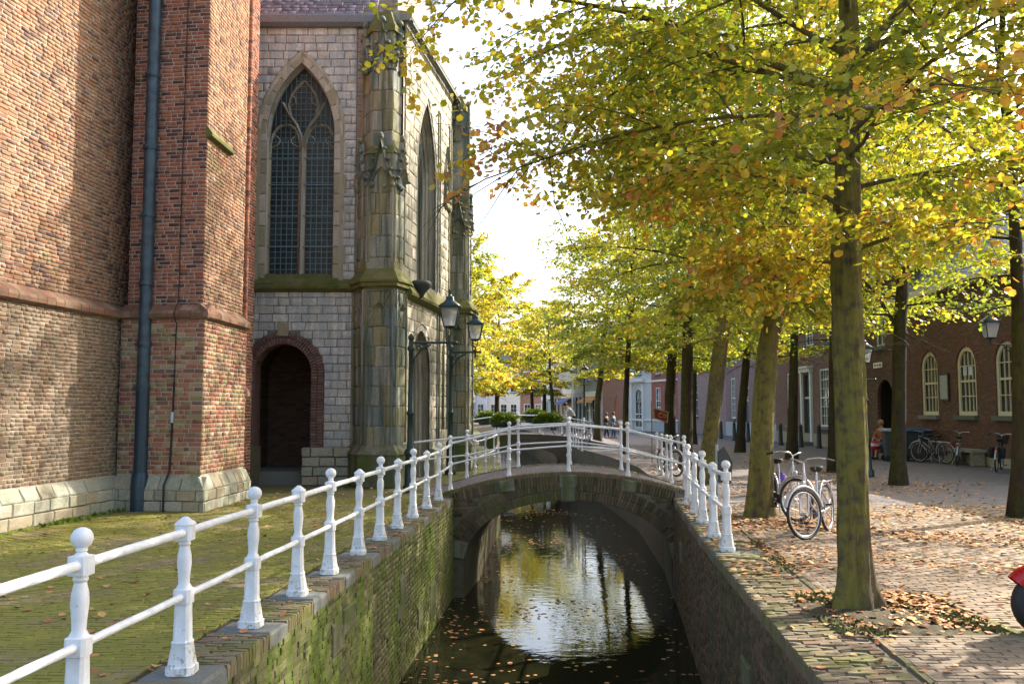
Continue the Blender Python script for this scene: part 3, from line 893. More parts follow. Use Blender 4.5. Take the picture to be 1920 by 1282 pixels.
PL.fill(f2, 0, f2.w, .62, 3.28, .078, (.22, .11), (), 0, .012, .05, -.04, .012, .004)
g1 = Face(pup[0], pup[1]); g2 = Face(pup[1], pup[2])
PU.fill(g1, 0, g1.w + .008, 3.5, WT, .067, (.21, .105, .2), (), 0, .011, .05, -.04, .015, .004)
PR.fill(g2, 0, g2.w, 3.5, WT, .067, (.21, .105, .2), (), 0, .010, .05, -.04, .02, .004)
PL.done(); PU.done(); PR.done()
moulding('string_course', f1, 0, f1.w + .09, string_prof[:-1] + [(3.54, -.07)], M['clay'], church)
moulding('string_course', f2, -.09, f2.w, string_prof[:-1] + [(3.54, -.07)], M['clay'], church)
pp = offset_poly(plo, .12); pc = offset_poly(plo, .09)
mb = MB(); mb.prism(pc, 0, .36); mb.frustum(pc, .36, offset_poly(plo, -.01), .6); mb.build('plinth_core', M['mortar_dark'], church)
for a, b in ((0, 1), (1, 2)):
    f = Face(pp[a], pp[b]); Ps.fill(f, 0, f.w, 0, .36, .18, (.36, .42, .3), (), 0, .012, .05, -.045, .008)
    s2 = HFace(f.p(0, .355), f.u, Vector((0, 0, .24)) - f.n * .12)
    Ps.fill(s2, .02, f.w - .02, 0, .268, .268, (.36, .42, .5), (), 0, .012, .05, -.04, .004)
Ps.fill(f1, 0, f1.w, .52, .64, .12, (.36, .42), (), 0, .01, .04, -.03, .004)
Ps.done()
# weathered stone set-off on the pier side with moss
mb = MB(); f = g2
z0 = 6.55
mb.add([f.p(-.03, z0, .10), f.p(1.15, z0, .10), f.p(1.15, z0 + .16, -.01), f.p(-.03, z0 + .16, -.01), f.p(-.03, z0 - .05, .10), f.p(1.15, z0 - .05, .10), f.p(1.15, z0 - .09, -.01), f.p(-.03, z0 - .09, -.01)], [(0, 1, 2, 3), (4, 5, 1, 0), (7, 6, 5, 4), (1, 5, 6, 2), (0, 3, 7, 4)])
mb.build('set_off', M['moss'], church)
# --- stair strip between pier and chapel
st = [(-6.9, 18.75), (-5.56, 18.62), (-5.54, 19.3), (-5.9, 19.8), (-6.3, 21.6), (-6.9, 21.6)]
mb = MB(); mb.prism(st, 0, WT + 1); st_o = mb.build('buttress', M['mortar'], church)
SP = Pieces('brick', M['brick_pier'], st_o, 60)
for i in range(4):
    f = Face(st[i], st[i + 1]); SP.fill(f, 0, f.w, 0.0, WT + 1, .067, (.21, .105), (), 0, .010, .05, -.04, .015, .004)
SP.done()
mb = MB()
for i in range(24):
    pass
z = 2.25
while z < WT + 1:
    q = rnd.uniform(-.004, .004); mb.tube([(-5.52 + q, 18.6, z), (-5.52 + q, 18.6, z + .058)], .062, 8); z += .067
mb.build('shaft_brick', M['brick_pier'], st_o, kind='stuff')
mb = MB(); mb.tube([(-5.52, 18.6, 2.2), (-5.52, 18.6, WT + 1)], .052, 8); mb.loft([(0, .13, 1), (.12, .13, 1), (.24, .06, .2)], (-5.52, 18.62, 2.0), 12)
mb.build('corner_shaft', M['arch_brick'], church)

# --- chapel front
CY = 21.2
cf = Face((-7.2, CY), (-3.7, CY))
U = lambda x: x + 7.2
door = Arch(U(-5.36), .67, 0, 2.58, .68, 'round')
win = Arch(U(-5.04), .80, 4.75, 8.25, 1.75, 'point')
mb = MB(); ZT = 10.9
sheet(mb, cf, 0, cf.w, 0, ZT, (door, win))
cw = mb.build('chapel_wall', M['joint_grey'], church)
Cs = Pieces('stone', M['ashlar'], cw, 130)
Cs.fill(cf, U(-6.9), U(-3.72), .85, 4.55, .193, (.42, .5, .36, .3), (door,), .30, .013, .06, -.045, .008, .003)
Cs.fill(cf, U(-6.9), U(-3.72), 4.78, ZT, .2, (.36, .28, .44, .5), (win,), .24, .013, .06, -.045, .008, .003)
Cs.done()
Pl = Pieces('plinth_stone', M['plinth'], cw, 40)
cpf = Face((-7.2, CY - .22), (-3.7, CY - .22)); d2 = Arch(U(-5.38), .54, 0, 3, 0, 'rect')
Pl.fill(cpf, U(-5.92), cf.w, -.01, .86, .215, (.4, .5, .34), (d2,), 0, .01, .24, -.23, .006)
Pl.done()
mb = MB(); mb.box((-6.02, CY - .12, .44), (.34, .3, .9)); mb.box((-4.28, CY - .08, .42), (1.1, .2, .84)); mb.build('plinth_core', M['mortar_dark'], church)
# brick ring of the doorway
Rg = Pieces('arch_brick', M['arch_brick'], cw, 120)
for k, rr in ((0, .67), (1, .82)):
    z = .86
    while z < door.vs:
        for sg in (-1, 1): Rg.rect(cf, door.uc + sg * (rr + .075), z + .035, .145, .058, .1, -.04 + rnd.uniform(0, .01), 0, .02)
        z += .066
    n = int(math.pi * (rr + .08) / .066)
    for i in range(n):
        th = math.pi * (i + .5) / n; Rg.rect(cf, door.uc + (rr + .075) * math.cos(th), door.vs + (rr + .075) * math.sin(th), .145, .058, .1, -.04 + rnd.uniform(0, .01), th, .02)
Rg.done()
mb = MB(); mb.box((cf.p(door.uc, 3.6, .02)), (.26, .1, .3)); mb.build('keystone', M['window_stone'], church)
# recess behind the doorway
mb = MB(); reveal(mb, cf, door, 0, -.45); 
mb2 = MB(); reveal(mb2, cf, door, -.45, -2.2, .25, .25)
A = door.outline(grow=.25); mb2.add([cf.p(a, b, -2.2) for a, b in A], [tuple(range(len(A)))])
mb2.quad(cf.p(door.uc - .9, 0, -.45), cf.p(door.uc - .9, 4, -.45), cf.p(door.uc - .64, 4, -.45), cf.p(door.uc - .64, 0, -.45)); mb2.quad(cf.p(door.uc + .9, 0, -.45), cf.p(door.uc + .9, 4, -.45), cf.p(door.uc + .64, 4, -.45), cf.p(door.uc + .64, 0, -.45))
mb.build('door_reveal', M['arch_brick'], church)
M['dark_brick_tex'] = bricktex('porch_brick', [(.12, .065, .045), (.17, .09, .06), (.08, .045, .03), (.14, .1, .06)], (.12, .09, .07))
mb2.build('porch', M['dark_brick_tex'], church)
mb = MB(); mb.box((cf.p(door.uc, .14, -.9)), (1.8, 1.9, .3)); mb.build('door_step', M['bluestone'], church)
# window: moulded stone frame, tracery, bars, panes
mb = MB()
for g0, g1, a, b in ((.26, .22, .0, .05), (.22, .15, .05, .03), (.15, .12, .03, -.06), (.12, .06, -.06, -.08), (.06, .0, -.08, -.2), (0, -.03, -.2, -.30)):
    reveal(mb, cf, win, a, b, g0, g1, foot=False)
mb.build('window_frame', M['window_stone'], church)
mb = MB(); J = Pieces('frame_stone', M['window_stone'], cw, 80)
for sg in (-1, 1):
    z = 4.8; k = 0
    while z < 8.1:
        h = .34 + .08 * (k % 3); J.rect(cf, win.uc + sg * (.80 + .13 + (.03 if k % 2 else 0)), z + h / 2, .25 + (.06 if k % 2 else 0), h - .012, .06, -.035); z += h; k += 1
R_ = (win.h ** 2 + win.w ** 2) / (2 * win.w) + .14; kk = R_ - .14 - win.w; An = math.acos(kk / R_)
for sg in (-1, 1):
    for i in range(6):
        th = An * (i + .5) / 6; J.rect(cf, win.uc + sg * (-kk + R_ * math.cos(th)), win.vs + R_ * math.sin(th), .26, R_ * An / 6 - .012, .06, -.03, sg * th if sg > 0 else -th)
J.done()
GD = -.24
tr = MB()
along(tr, cf, [(win.uc, 4.75), (win.uc, 8.0)], .15, GD - .06, GD + .1)
def arcpts(cx, cz, r, a0, a1, n=10): return [(cx + r * math.cos(rad(a0 + (a1 - a0) * i / n)), cz + r * math.sin(rad(a0 + (a1 - a0) * i / n))) for i in range(n + 1)]
uc = win.uc
for sg in (-1, 1):
    c = uc + sg * .42
    # pointed head of each light
    for s2 in (-1, 1):
        pts = [(c - s2 * .24 + s2 * .60 * math.cos(rad(q)), 8.0 + .60 * math.sin(rad(q))) for q in range(0, 70, 8)]
        pts = [(c + s2 * (.36 * math.cos(t) ** .8), 7.95 + .62 * math.sin(t)) for t in [i * math.pi / 2 / 10 for i in range(11)]]
        along(tr, cf, pts, .075, GD - .03, GD + .07)
        along(tr, cf, [(c + s2 * .34, 8.02), (c + s2 * .17, 8.10), (c + s2 * .13, 8.2), (c + s2 * .22, 8.3)], .05, GD - .02, GD + .04)
    # branches from the mullion to the frame
    pts = [(uc, 8.0), (uc + sg * .04, 8.3), (uc + sg * .16, 8.58), (uc + sg * .34, 8.82), (uc + sg * .50, 9.12)]
    along(tr, cf, pts, .09, GD - .04, GD + .09)
    along(tr, cf, [(uc + sg * .30, 8.8), (uc + sg * .36, 9.05), (uc + sg * .30, 9.3), (uc + sg * .16, 9.5), (uc, 9.66)], .07, GD - .03, GD + .07)
    along(tr, cf, [(uc + sg * .33, 9.05), (uc + sg * .19, 9.12), (uc + sg * .2, 9.24), (uc + sg * .3, 9.3)], .05, GD - .02, GD + .04)
    along(tr, cf, [(uc + sg * .80, 8.0), (uc + sg * .72, 8.35), (uc + sg * .58, 8.55), (uc + sg * .42, 8.58)], .07, GD - .03, GD + .06)
along(tr, cf, [(uc - .8, 4.9), (uc + .8, 4.9)], .12, GD - .05, GD + .1)
tr.build('tracery', M['window_stone'], church)
bars = MB(); Pn = Pieces('pane', M['glass_green'], cw, 300)
for sg in (-1, 1):
    c = uc + sg * .42
    for i in range(0, 6):
        x = c - .33 + .66 * i / 5
        if 0 < i < 5: bars.box(cf.p(x, 6.55, GD - .0), (.018, .02, 3.3))
    z = 4.92
    while z < 8.2:
        bars.box(cf.p(c, z, GD), (.68, .022, .016)); 
        for i in range(5): Pn.rect(cf, c - .33 + .66 * (i + .5) / 5, z + .07, .124, .132, .01, GD - .012, 0, .035)
        z += .14
for z in (5.6, 6.35, 7.1, 7.75): bars.box(cf.p(uc, z, GD + .02), (1.6, .03, .025))
for x in np.arange(-.66, .7, .12): bars.box(cf.p(uc + x, 9.0, GD), (.012, .02, 1.7))
for z in np.arange(8.25, 9.8, .14): bars.box(cf.p(uc, z, GD), (1.5 - (z - 8.2) * .8, .02, .012))
bars.build('glazing_bars', colour('green_lead', (.12, .2, .22), .5), church); Pn.done()
mb = MB(); sheet(mb, cf, uc - .8, uc + .8, 8.15, 10.0, (), GD - .02); mb.build('head_glass', M['glass_green'], church)
# mossy sill and string course
mb = MB()
mb.add([cf.p(uc - 1.06, 4.86, -.22), cf.p(uc + .95, 4.86, -.22), cf.p(uc + 1.0, 4.62, .12), cf.p(uc - 1.12, 4.62, .12)], [(0, 3, 2, 1)])
n = 16; V = []
for j in range(5):
    for i in range(n + 1):
        t = j / 4; V.append(cf.p(uc - 1.04 + 2.0 * i / n, 4.66 + .28 * (1 - t) ** .7 + rnd.uniform(-.012, .02), -.2 + .33 * t))
mb.add(V, [(j * (n + 1) + i, j * (n + 1) + i + 1, (j + 1) * (n + 1) + i + 1, (j + 1) * (n + 1) + i) for j in range(4) for i in range(n)], True)
mb.build('mossy_sill', M['moss'], church)
cprof = [(4.46, -.02), (4.50, .07), (4.56, .14), (4.62, .15), (4.66, .12), (4.80, -.02)]
moulding('string_course', cf, U(-6.6), U(-3.66), cprof, M['moss'], church, step=.5)
# eaves gutter and roof
mb = MB(); mb.add([], [])
gp = [(10.87, -.05), (10.87, .12), (10.95, .2), (11.11, .22), (11.15, .2), (11.15, -.2)]
moulding('gutter', cf, U(-7.1), U(-3.15), gp, M['lead'], church, step=3.9)
roof = MB(); rs = Pieces('slate', M['slate'], church, 60)
roof.quad((-7.2, CY + .05, 11.13), (-3.0, CY + .05, 11.13), (-4.6, CY + 3.2, 14.6), (-7.2, CY + 3.2, 14.6)); roof.build('roof', M['slate'], church)
rf = HFace((-7.2, CY, 11.13), (1, 0, 0), (0, 3.15, 3.72))
rs.fill(rf, 0, 3.9, 0, 1.6, .16, (.22, .25), (), 0, .006, .03, -.005, .015); rs.done()
# --- corner buttress, polygonal
cb = [(-3.74, 21.2), (-3.36, 20.52), (-2.66, 20.42), (-2.46, 21.0), (-2.5, 21.9), (-3.7, 21.9)]
def cornerstage(parent, poly, z0, z1, mat, pal, ch=.42, lim=30, faces=(0, 1, 2)):
    mb = MB(); mb.prism(poly, z0, z1); core = mb.build('core', M['mortar_dark'], parent)
    S = Pieces('stone', pal, parent, lim)
    for i in faces:
        f = Face(poly[i], poly[i + 1]); S.fill(f, -.01, f.w + .01, z0, z1, ch, (.34, .42, .26), (), 0, .009, .05, -.03, .006)
    S.done()
def corner_buttress(poly, y_label):
    b = MB(); pl = offset_poly(poly, .14); b.prism(pl, 0, .72); b.frustum(offset_poly(poly, .17), .72, offset_poly(poly, .01), .95)
    o = b.build('buttress', M['canal_stone'], church)
    lo = offset_poly(poly, 0); cornerstage(o, lo, .9, 4.5, None, M['sandstone'], .45, 40)
    up = offset_poly(poly, -.07); cornerstage(o, up, 4.7, 7.7, None, M['sandstone'], .5, 30)
    tp = offset_poly(poly, -.17); cornerstage(o, tp, 7.7, 10.6, None, M['sandstone'], .5, 30)
    mo = MB()
    for z, g, h in ((4.46, .02, .06), (4.52, .1, .1), (4.62, .14, .05)): mo.prism(offset_poly(poly, g), z, z + h)
    mo.frustum(offset_poly(poly, .13), 4.672, offset_poly(poly, -.06), 4.95); mo.build('string_course', M['moss'], o)
    mo = MB(); mo.frustum(offset_poly(poly, -.02), 7.62, offset_poly(poly, -.16), 7.85); mo.build('weathering', M['moss'], o)
    mo = MB(); mo.prism(offset_poly(poly, -.10), 10.55, 10.7)
    mo.frustum(offset_poly(poly, -.12), 10.7, offset_poly(poly, -.3), 11.1); mo.build('weathering', M['moss'], o)
    de = MB()
    for i in (0, 1, 2):
        f = Face(poly[i], poly[i + 1]); c = f.w / 2; hw = f.w / 2 - .07
        # shafts at the edges and a blind traceried head on the lower stage
        for uu in (.05, f.w - .05): de.tube([f.p(uu, .95, .02), f.p(uu, 4.44, .02)], .03, 6)
        if f.w > .5: de.tube([f.p(.14, .95, .015), f.p(.14, 3.5, .015)], .018, 5)
        for s2 in (-1, 1):
            along(de, f, [(c + s2 * hw, 3.35), (c + s2 * hw * .92, 3.7), (c + s2 * hw * .55, 4.02), (c, 4.16)], .06, .0, .06)
            along(de, f, [(c + s2 * hw, 4.42), (c + s2 * hw * .6, 4.2), (c + s2 * hw * .15, 3.98), (c, 4.16)], .035, 0, .045)
            along(de, f, [(c + s2 * hw * .9, 3.6), (c + s2 * hw * .45, 3.62), (c + s2 * hw * .3, 3.78), (c + s2 * hw * .5, 3.9)], .035, 0, .04)
            along(de, f, [(c + s2 * hw * .45, 4.42), (c + s2 * hw * .4, 4.2)], .03, 0, .04)
        along(de, f, [(c - hw, 4.42), (c + hw, 4.42)], .05, 0, .05)
        f = Face(up[i], up[i + 1]); c = f.w / 2; hw = f.w / 2 - .05
        for uu in (.03, f.w - .03, c): de.tube([f.p(uu, 5.1, .015), f.p(uu, 7.1, .015)], .028 if uu != c else .02, 6)
        # gablets with crockets: steep gable, leafy bosses, little finial
        for zb, HH, ff in ((7.0, .95, f), (9.8, .95, Face(tp[i], tp[i + 1]))):
            c = ff.w / 2; hw = ff.w / 2 - .02
            for s2 in (-1, 1):
                along(de, ff, [(c + s2 * hw, zb), (c + s2 * hw * .5, zb + HH * .35), (c, zb + HH)], .07, 0, .12)
                along(de, ff, [(c + s2 * hw * .8, zb - .1), (c + s2 * hw * .5, zb + .12), (c, zb + .3)], .05, 0, .08)
                for q in range(5):
                    t = q / 4; P_ = ff.p(c + s2 * (hw * (1 - t) + .03), zb + HH * (t ** 1.15) + .04, .08 + rnd.uniform(0, .04))
                    de.ball(P_, rnd.uniform(.035, .06), 7, 5, .8)
            for q in range(4):
                de.ball(ff.p(c + rnd.uniform(-hw, hw), zb - .12 + rnd.uniform(-.06, .06), .05), rnd.uniform(.04, .07), 6, 4)
            de.ball(ff.p(c, zb + HH + .06, .07), .07, 7, 5, 1.4)
    de.build('carving', M['sandstone'], o, kind='stuff')
    return o
corner_buttress(cb, 0)
# --- chapel side facing the canal
B0 = Vector((-2.52, 21.0, 0)); B1 = Vector((-1.70, 26.6, 0))
sf = Face(B0, B1)
sdoor = Arch(1.72, .92, 0, 2.55, 1.15, 'round')
swin = Arch(2.2, 1.0, 4.9, 7.6, 2.1, 'point')
swin2 = Arch(4.45, .33, 7.4, 8.7, .75, 'point')
mb = MB(); sheet(mb, sf, 0, sf.w, 0, ZT + .1, (sdoor, swin)); sw = mb.build('chapel_side_wall', M['joint_grey'], church)
S = Pieces('stone', M['sandstone_pale'], sw, 90); S.fill(sf, .0, sf.w, .02, ZT + .1, .3, (.5, .6, .42), (sdoor, swin), .1, .01, .05, -.035, .006); S.done()
mb = MB()
for k in range(6):
    g0 = .22 - .07 * k; reveal(mb, sf, sdoor, .03 - .09 * k, .03 - .09 * k - .02, g0, g0 - .035); reveal(mb, sf, sdoor, .01 - .09 * k, .03 - .09 * (k + 1), g0 - .035, g0 - .07)
    A = sdoor.outline(grow=g0 - .03); mb.tube([sf.p(a, b, .0 - .09 * k) for a, b in A], .032, 6, False)
for k in range(5):
    g0 = .16 - .06 * k; reveal(mb, sf, swin, .02 - .09 * k, -.07 - .09 * k, g0, g0 - .06, False)
    A = swin.outline(grow=g0 - .02); mb.tube([sf.p(a, b, .0 - .09 * k) for a, b in A], .028, 6, False)
mb.build('moulded_jambs', M['sandstone_pale'], church)
mb = MB(); A = sdoor.outline(grow=-.18); mb.add([sf.p(a, b, -.5) for a, b in A], [tuple(range(len(A)))]); mb.build('side_door', colour('old_oak', (.22, .14, .06), .7, scale=8, grain=.4), church)
mb = MB()
for k in range(9): mb.box(sf.p(sdoor.uc - .72 + .18 * k, 1.6, -.485), (.012, .02, 3.1), math.atan2(sf.u.y, sf.u.x))
mb.build('door_plank_ribs', colour('old_oak_dark', (.1, .06, .03), .7), church)
mb = MB(); A = swin.outline(grow=-.12); mb.add([sf.p(a, b, -.4) for a, b in A], [tuple(range(len(A)))]); mb.build('side_glass', M['glass_green'], church)
mb = MB()
for x in (-.3, .3): along(mb, sf, [(swin.uc + x, 4.9), (swin.uc + x, 8.2), (swin.uc + x * 2.2, 8.9)], .09, -.4, -.28); along(mb, sf, [(swin.uc + x, 8.1), (swin.uc, 8.9), (swin.uc - x * 1.2, 9.3)], .08, -.4, -.28)
for s2 in (-1, 1):
    along(mb, sf, [(swin2.uc + s2 * .33, 7.4), (swin2.uc + s2 * .33, 8.4), (swin2.uc + s2 * .16, 8.8), (swin2.uc, 9.2)], .07, 0, .09); along(mb, sf, [(swin2.uc + s2 * .1, 7.4), (swin2.uc + s2 * .1, 8.5)], .05, 0, .06)
    along(mb, sf, [(4.3 + s2 * .28, 1.2), (4.3 + s2 * .28, 3.5), (4.3 + s2 * .12, 3.9), (4.3, 4.2)], .07, 0, .08)
    along(mb, sf, [(5.2 + s2 * .25, 1.0), (5.2 + s2 * .25, 3.5), (5.2 + s2 * .12, 3.9), (5.2, 4.15)], .07, 0, .08)
for uu in (3.35, 3.6, 4.75, 5.0): mb.tube([sf.p(uu, .9, .02), sf.p(uu, 4.4, .02)], .035, 6); mb.tube([sf.p(uu, 4.9, .02), sf.p(uu, 9.9, .02)], .035, 6)
for q in range(26): mb.ball(sf.p(swin2.uc + rnd.uniform(-.3, .3), 7.5 + rnd.uniform(-.15, .5), .05), rnd.uniform(.05, .08), 6, 4)
mb.build('side_tracery', M['sandstone'], church)
moulding('string_course', sf, -.05, sf.w, [(4.30, -.02), (4.34, .08), (4.4, .2), (4.46, .22), (4.86, -.02)], M['moss'], church, step=.7)
mb = MB(); c = sf.p(.75, 4.62, .22); mb.loft([(-.22, .04, .2), (-.1, .1, .2), (.02, .2, .3), (.1, .26, .3), (.16, .26, .3), (.2, .2, .3)], c, 12); mb.build('image_bracket', M['green_iron'] if False else colour('dark_stone', (.05, .055, .05), .8), church)
mb = MB(); mb.box(sf.p(2.8, .38, .06), (5.8, .3, .76), math.atan2(sf.u.y, sf.u.x)) if False else None
for a, b in ((0, .75), (2.7, sf.w)):
  mb = MB(); mb.add(*((lambda q: ([sf.p(a, 0, 0), sf.p(b, 0, 0), sf.p(b, .75, 0), sf.p(a, .75, 0), sf.p(a, 0, .12), sf.p(b, 0, .12), sf.p(b, .7, .12), sf.p(a, .7, .12)], [(4, 5, 6, 7), (7, 6, 2, 3), (0, 4, 7, 3), (5, 1, 2, 6)]))(0)))
  mb.build('side_plinth', M['plinth'], church)
# coping, gutter pipe and roof of the side
mb = MB()
for a, b in zip(range(0, 6), range(1, 7)):
    pass
moulding('parapet_coping', sf, -.1, sf.w, [(10.95, -.3), (10.95, .1), (11.03, .16), (11.15, .16), (11.23, -.3)], M['sandstone_pale'], church, step=.8)
mb.tube([sf.p(-.1, 10.88, .14), sf.p(sf.w, 10.88, .14)], .06, 8); mb.build('side_gutter', M['green_iron'], church)
# far buttress
cb2 = [(-2.0, 26.2), (-1.86, 26.05), (-1.28, 26.15), (-1.16, 26.6), (-1.16, 27.4), (-2.0, 27.4)]
corner_buttress(cb2, 0)
mb = MB(); mb.box((-1.5, 26.8, 5.3), (.5, 1.1, 10.4)); mb.build('end_wall', M['sandstone'], church)
# brick nave rising behind the chapel
nv = [(-9, 25.4), (-3.3, 25.4), (-3.05, 31.5), (-9, 32)]
M['nave_tex'] = bricktex('nave_brick', [(.34, .2, .14), (.42, .3, .2), (.22, .13, .1), (.4, .26, .18)], (.42, .37, .3), (.7, .7, 0), (0, 0, 1))
mb = MB(); mb.prism(nv, 0, 17); mb.build('upper_nave', M['nave_tex'], church)
mb = MB(); mb.frustum(offset_poly(nv, .3), 17, [(-9, 28), (-6, 28), (-6, 29), (-9, 29)], 23); mb.build('nave_roof', M['slate'], church)
mb = MB(); mb.prism([(-14, 16.9), (-6.9, 16.9), (-6.9, 25.4), (-14, 25.4)], 0, 12.4); mb.prism([(-14, 11.6), (-7.7, 11.4), (-7.05, 16.9), (-14, 16.9)], 0, 12.4); mb.build('inner_wall', M['nave_tex'], church)
mb = MB(); mb.frustum([(-14, 11.2), (-7.2, 11.2), (-6.4, 17.2), (-6.4, 25.4), (-14, 25.4)], 12.4, [(-14, 12), (-12, 12), (-12, 17), (-12, 25), (-14, 25)], 18); mb.build('nave_roof', M['slate'], church)
# --- downpipe, cable
PX, PY = -6.35, 15.62
dp = thing('drainpipe', 'blue grey drainpipe running down the corner between the nave wall and the brick buttress', 'pipe', (PX, PY, 0))
mb = MB(); mb.tube([(PX, PY, 3.0), (PX + .02, PY, WT)], .105, 16); mb.build('upper_pipe', M['pipe'], dp)
mb = MB(); mb.tube([(PX, PY, .55), (PX, PY, 2.05)], .115, 16); mb.tube([(PX, PY - .03, 0), (PX, PY - .03, .5), (PX, PY, .62)], .14, 16); mb.build('lower_pipe', M['pipe_low'], dp)
mb = MB(); mb.tube([(PX, PY, 2.05), (PX, PY, 3.0)], .11, 16); mb.build('middle_pipe', M['pipe'], dp)
for z in (2.1, 2.85, 3.9, 5.1, 6.3, 7.6, 9.0, 10.3, 11.6):
    mb = MB(); mb.tube([(PX, PY, z - .035), (PX, PY, z + .035)], .125, 16); mb.box((PX, PY - .13, z), (.03, .05, .04)); mb.box((PX - .14, PY + .02, z), (.08, .05, .03)); mb.build('pipe_collar', M['pipe'], dp)
cb_ = thing('lightning_cable', 'thin black cable with a pale blue tag clipped up the brick buttress beside the drainpipe', 'cable', f1.p(.96, 0, .06))
pts = [f1.p(.96 + .0 * z, z, .16 if z < .6 else .025) for z in (0, .3, .45)] + [f1.p(.98, .66, .03), f1.p(1.0, 1.2, .02), f1.p(1.02, 2.2, .02), f1.p(1.03, 3.2, .02), f1.p(1.03, 3.35, .13), f1.p(1.03, 3.6, -.03), f1.p(1.03, 6, -.04), f1.p(1.05, 9, -.04), f1.p(1.05, WT, -.04)]
mb = MB(); mb.tube(pts[:6], .018, 6); mb.tube(pts[5:], .009, 5); mb.build('cable', M['black'], cb_)
mb = MB(); mb.tube([f1.p(1.005, 1.5, .03), f1.p(1.01, 1.68, .03)], .024, 8); mb.build('tag', colour('pale_blue', (.45, .6, .75), .5), cb_)
for z in (.8, 1.35, 2.3, 3.0): 
    mb = MB(); mb.box(f1.p(1.0, z, .02), (.07, .03, .03)); mb.build('clip', M['black'], cb_)
# ================================================================== TREES
def bark(name, cols, moss, lo, hi):
    m, t, p = base(name)
    pos = geo_pos(t)
    n1 = _math(t, 'ADD', _math(t, 'MULTIPLY', _noise(t, 1.0, 7, .7, stretch=(30, 30, 5), dist=1.2), .65), _math(t, 'MULTIPLY', _noise(t, 1.0, 5, .65, stretch=(9, 9, 2.5), dist=.8), .35))
    n2 = _noise(t, 9, 5, .6)
    c = _ramp_of(t, n1, [(.3, cols[0]), (.5, cols[1]), (.72, cols[2])])
    g = [n for n in t.nodes if n.bl_idname == 'ShaderNodeNewGeometry'][0]
    dn = t.nodes.new('ShaderNodeVectorMath'); dn.operation = 'DOT_PRODUCT'; t.links.new(g.outputs['Normal'], dn.inputs[0]); dn.inputs[1].default_value = (-.75, -.6, 0)
    s = _math(t, 'ADD', _math(t, 'MULTIPLY', dn.outputs['Value'], .22), _noise(t, 1.6, 5, .6, stretch=(1.5, 1.5, .5)))
    s = smooth(t, s, lo, hi)
    s = _math(t, 'MULTIPLY', s, smooth(t, n2, .25, .6))
    mc = _mix(t, n1, tuple(x * .6 for x in moss), tuple(x * 1.4 for x in moss))
    c = _mix(t, s, c, mc)
    t.links.new(c, p.inputs['Base Color']); p.inputs['Roughness'].default_value = .95; p.inputs['Specular IOR Level'].default_value = .15
    b = _n(t, 'Bump', Strength=1.0, Distance=.05)
    t.links.new(_math(t, 'ADD', n1, _math(t, 'MULTIPLY', n2, .4)), b.inputs['Height']); t.links.new(b.outputs[0], p.inputs['Normal'])
    return m
M['bark'] = bark('linden_bark', [(.03, .025, .018), (.085, .072, .048), (.19, .165, .11)], (.2, .175, .045), .4, .68)
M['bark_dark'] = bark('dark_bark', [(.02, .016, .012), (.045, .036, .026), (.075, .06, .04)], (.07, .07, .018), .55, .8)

def leaf_mat():
    m, t, p = base('autumn_leaf'); t.nodes.remove(p)
    out = [n for n in t.nodes if n.bl_idname == 'ShaderNodeOutputMaterial'][0]
    at_ = t.nodes.new('ShaderNodeAttribute'); at_.attribute_name = 'age'
    stops = [(0, (.06, .11, .015)), (.2, (.13, .19, .022)), (.42, (.26, .28, .03)), (.6, (.42, .36, .04)), (.76, (.54, .35, .05)), (.9, (.52, .22, .05)), (1, (.3, .12, .04))]
    c = _ramp_of(t, at_.outputs['Fac'], stops)
    ct = _mix(t, 1.0, c, (1.5, 1.5, .9), 'MULTIPLY')
    d = t.nodes.new('ShaderNodeBsdfDiffuse'); tr = t.nodes.new('ShaderNodeBsdfTranslucent'); gl = t.nodes.new('ShaderNodeBsdfGlossy')
    gl.inputs['Roughness'].default_value = .35; gl.inputs['Color'].default_value = (.9, .95, 1, 1)
    t.links.new(c, d.inputs[0]); t.links.new(ct, tr.inputs[0])
    m1 = t.nodes.new('ShaderNodeMixShader'); m1.inputs[0].default_value = .6
    t.links.new(d.outputs[0], m1.inputs[1]); t.links.new(tr.outputs[0], m1.inputs[2])
    m2 = t.nodes.new('ShaderNodeMixShader'); m2.inputs[0].default_value = .035
    t.links.new(m1.outputs[0], m2.inputs[1]); t.links.new(gl.outputs[0], m2.inputs[2])
    t.links.new(m2.outputs[0], out.inputs[0])
    return m
M['leaf'] = leaf_mat()
def dry_mat():
    m, t, p = base('dry_leaf')
    at_ = t.nodes.new('ShaderNodeAttribute'); at_.attribute_name = 'age'
    c = _ramp_of(t, at_.outputs['Fac'], [(.6, (.42, .33, .12)), (.72, (.46, .27, .1)), (.84, (.4, .18, .07)), (.93, (.27, .11, .05)), (1, (.16, .07, .035))])
    t.links.new(c, p.inputs['Base Color']); p.inputs['Roughness'].default_value = .7; p.inputs['Specular IOR Level'].default_value = .3
    return m
M['dry_leaf'] = dry_mat()

def vnoise(p, s, seed=0):
    """cheap smooth noise on numpy points, 0..1"""
    q = p * s + seed * 13.7
    return .5 + .25 * (np.sin(q[:, 0] * 1.3 + 2.1 * np.sin(q[:, 1] * .9 + q[:, 2] * 1.1)) + np.sin(q[:, 1] * 1.7 + q[:, 2] * 1.9 + 1.7 * np.sin(q[:, 0] * 1.1 + .5)))

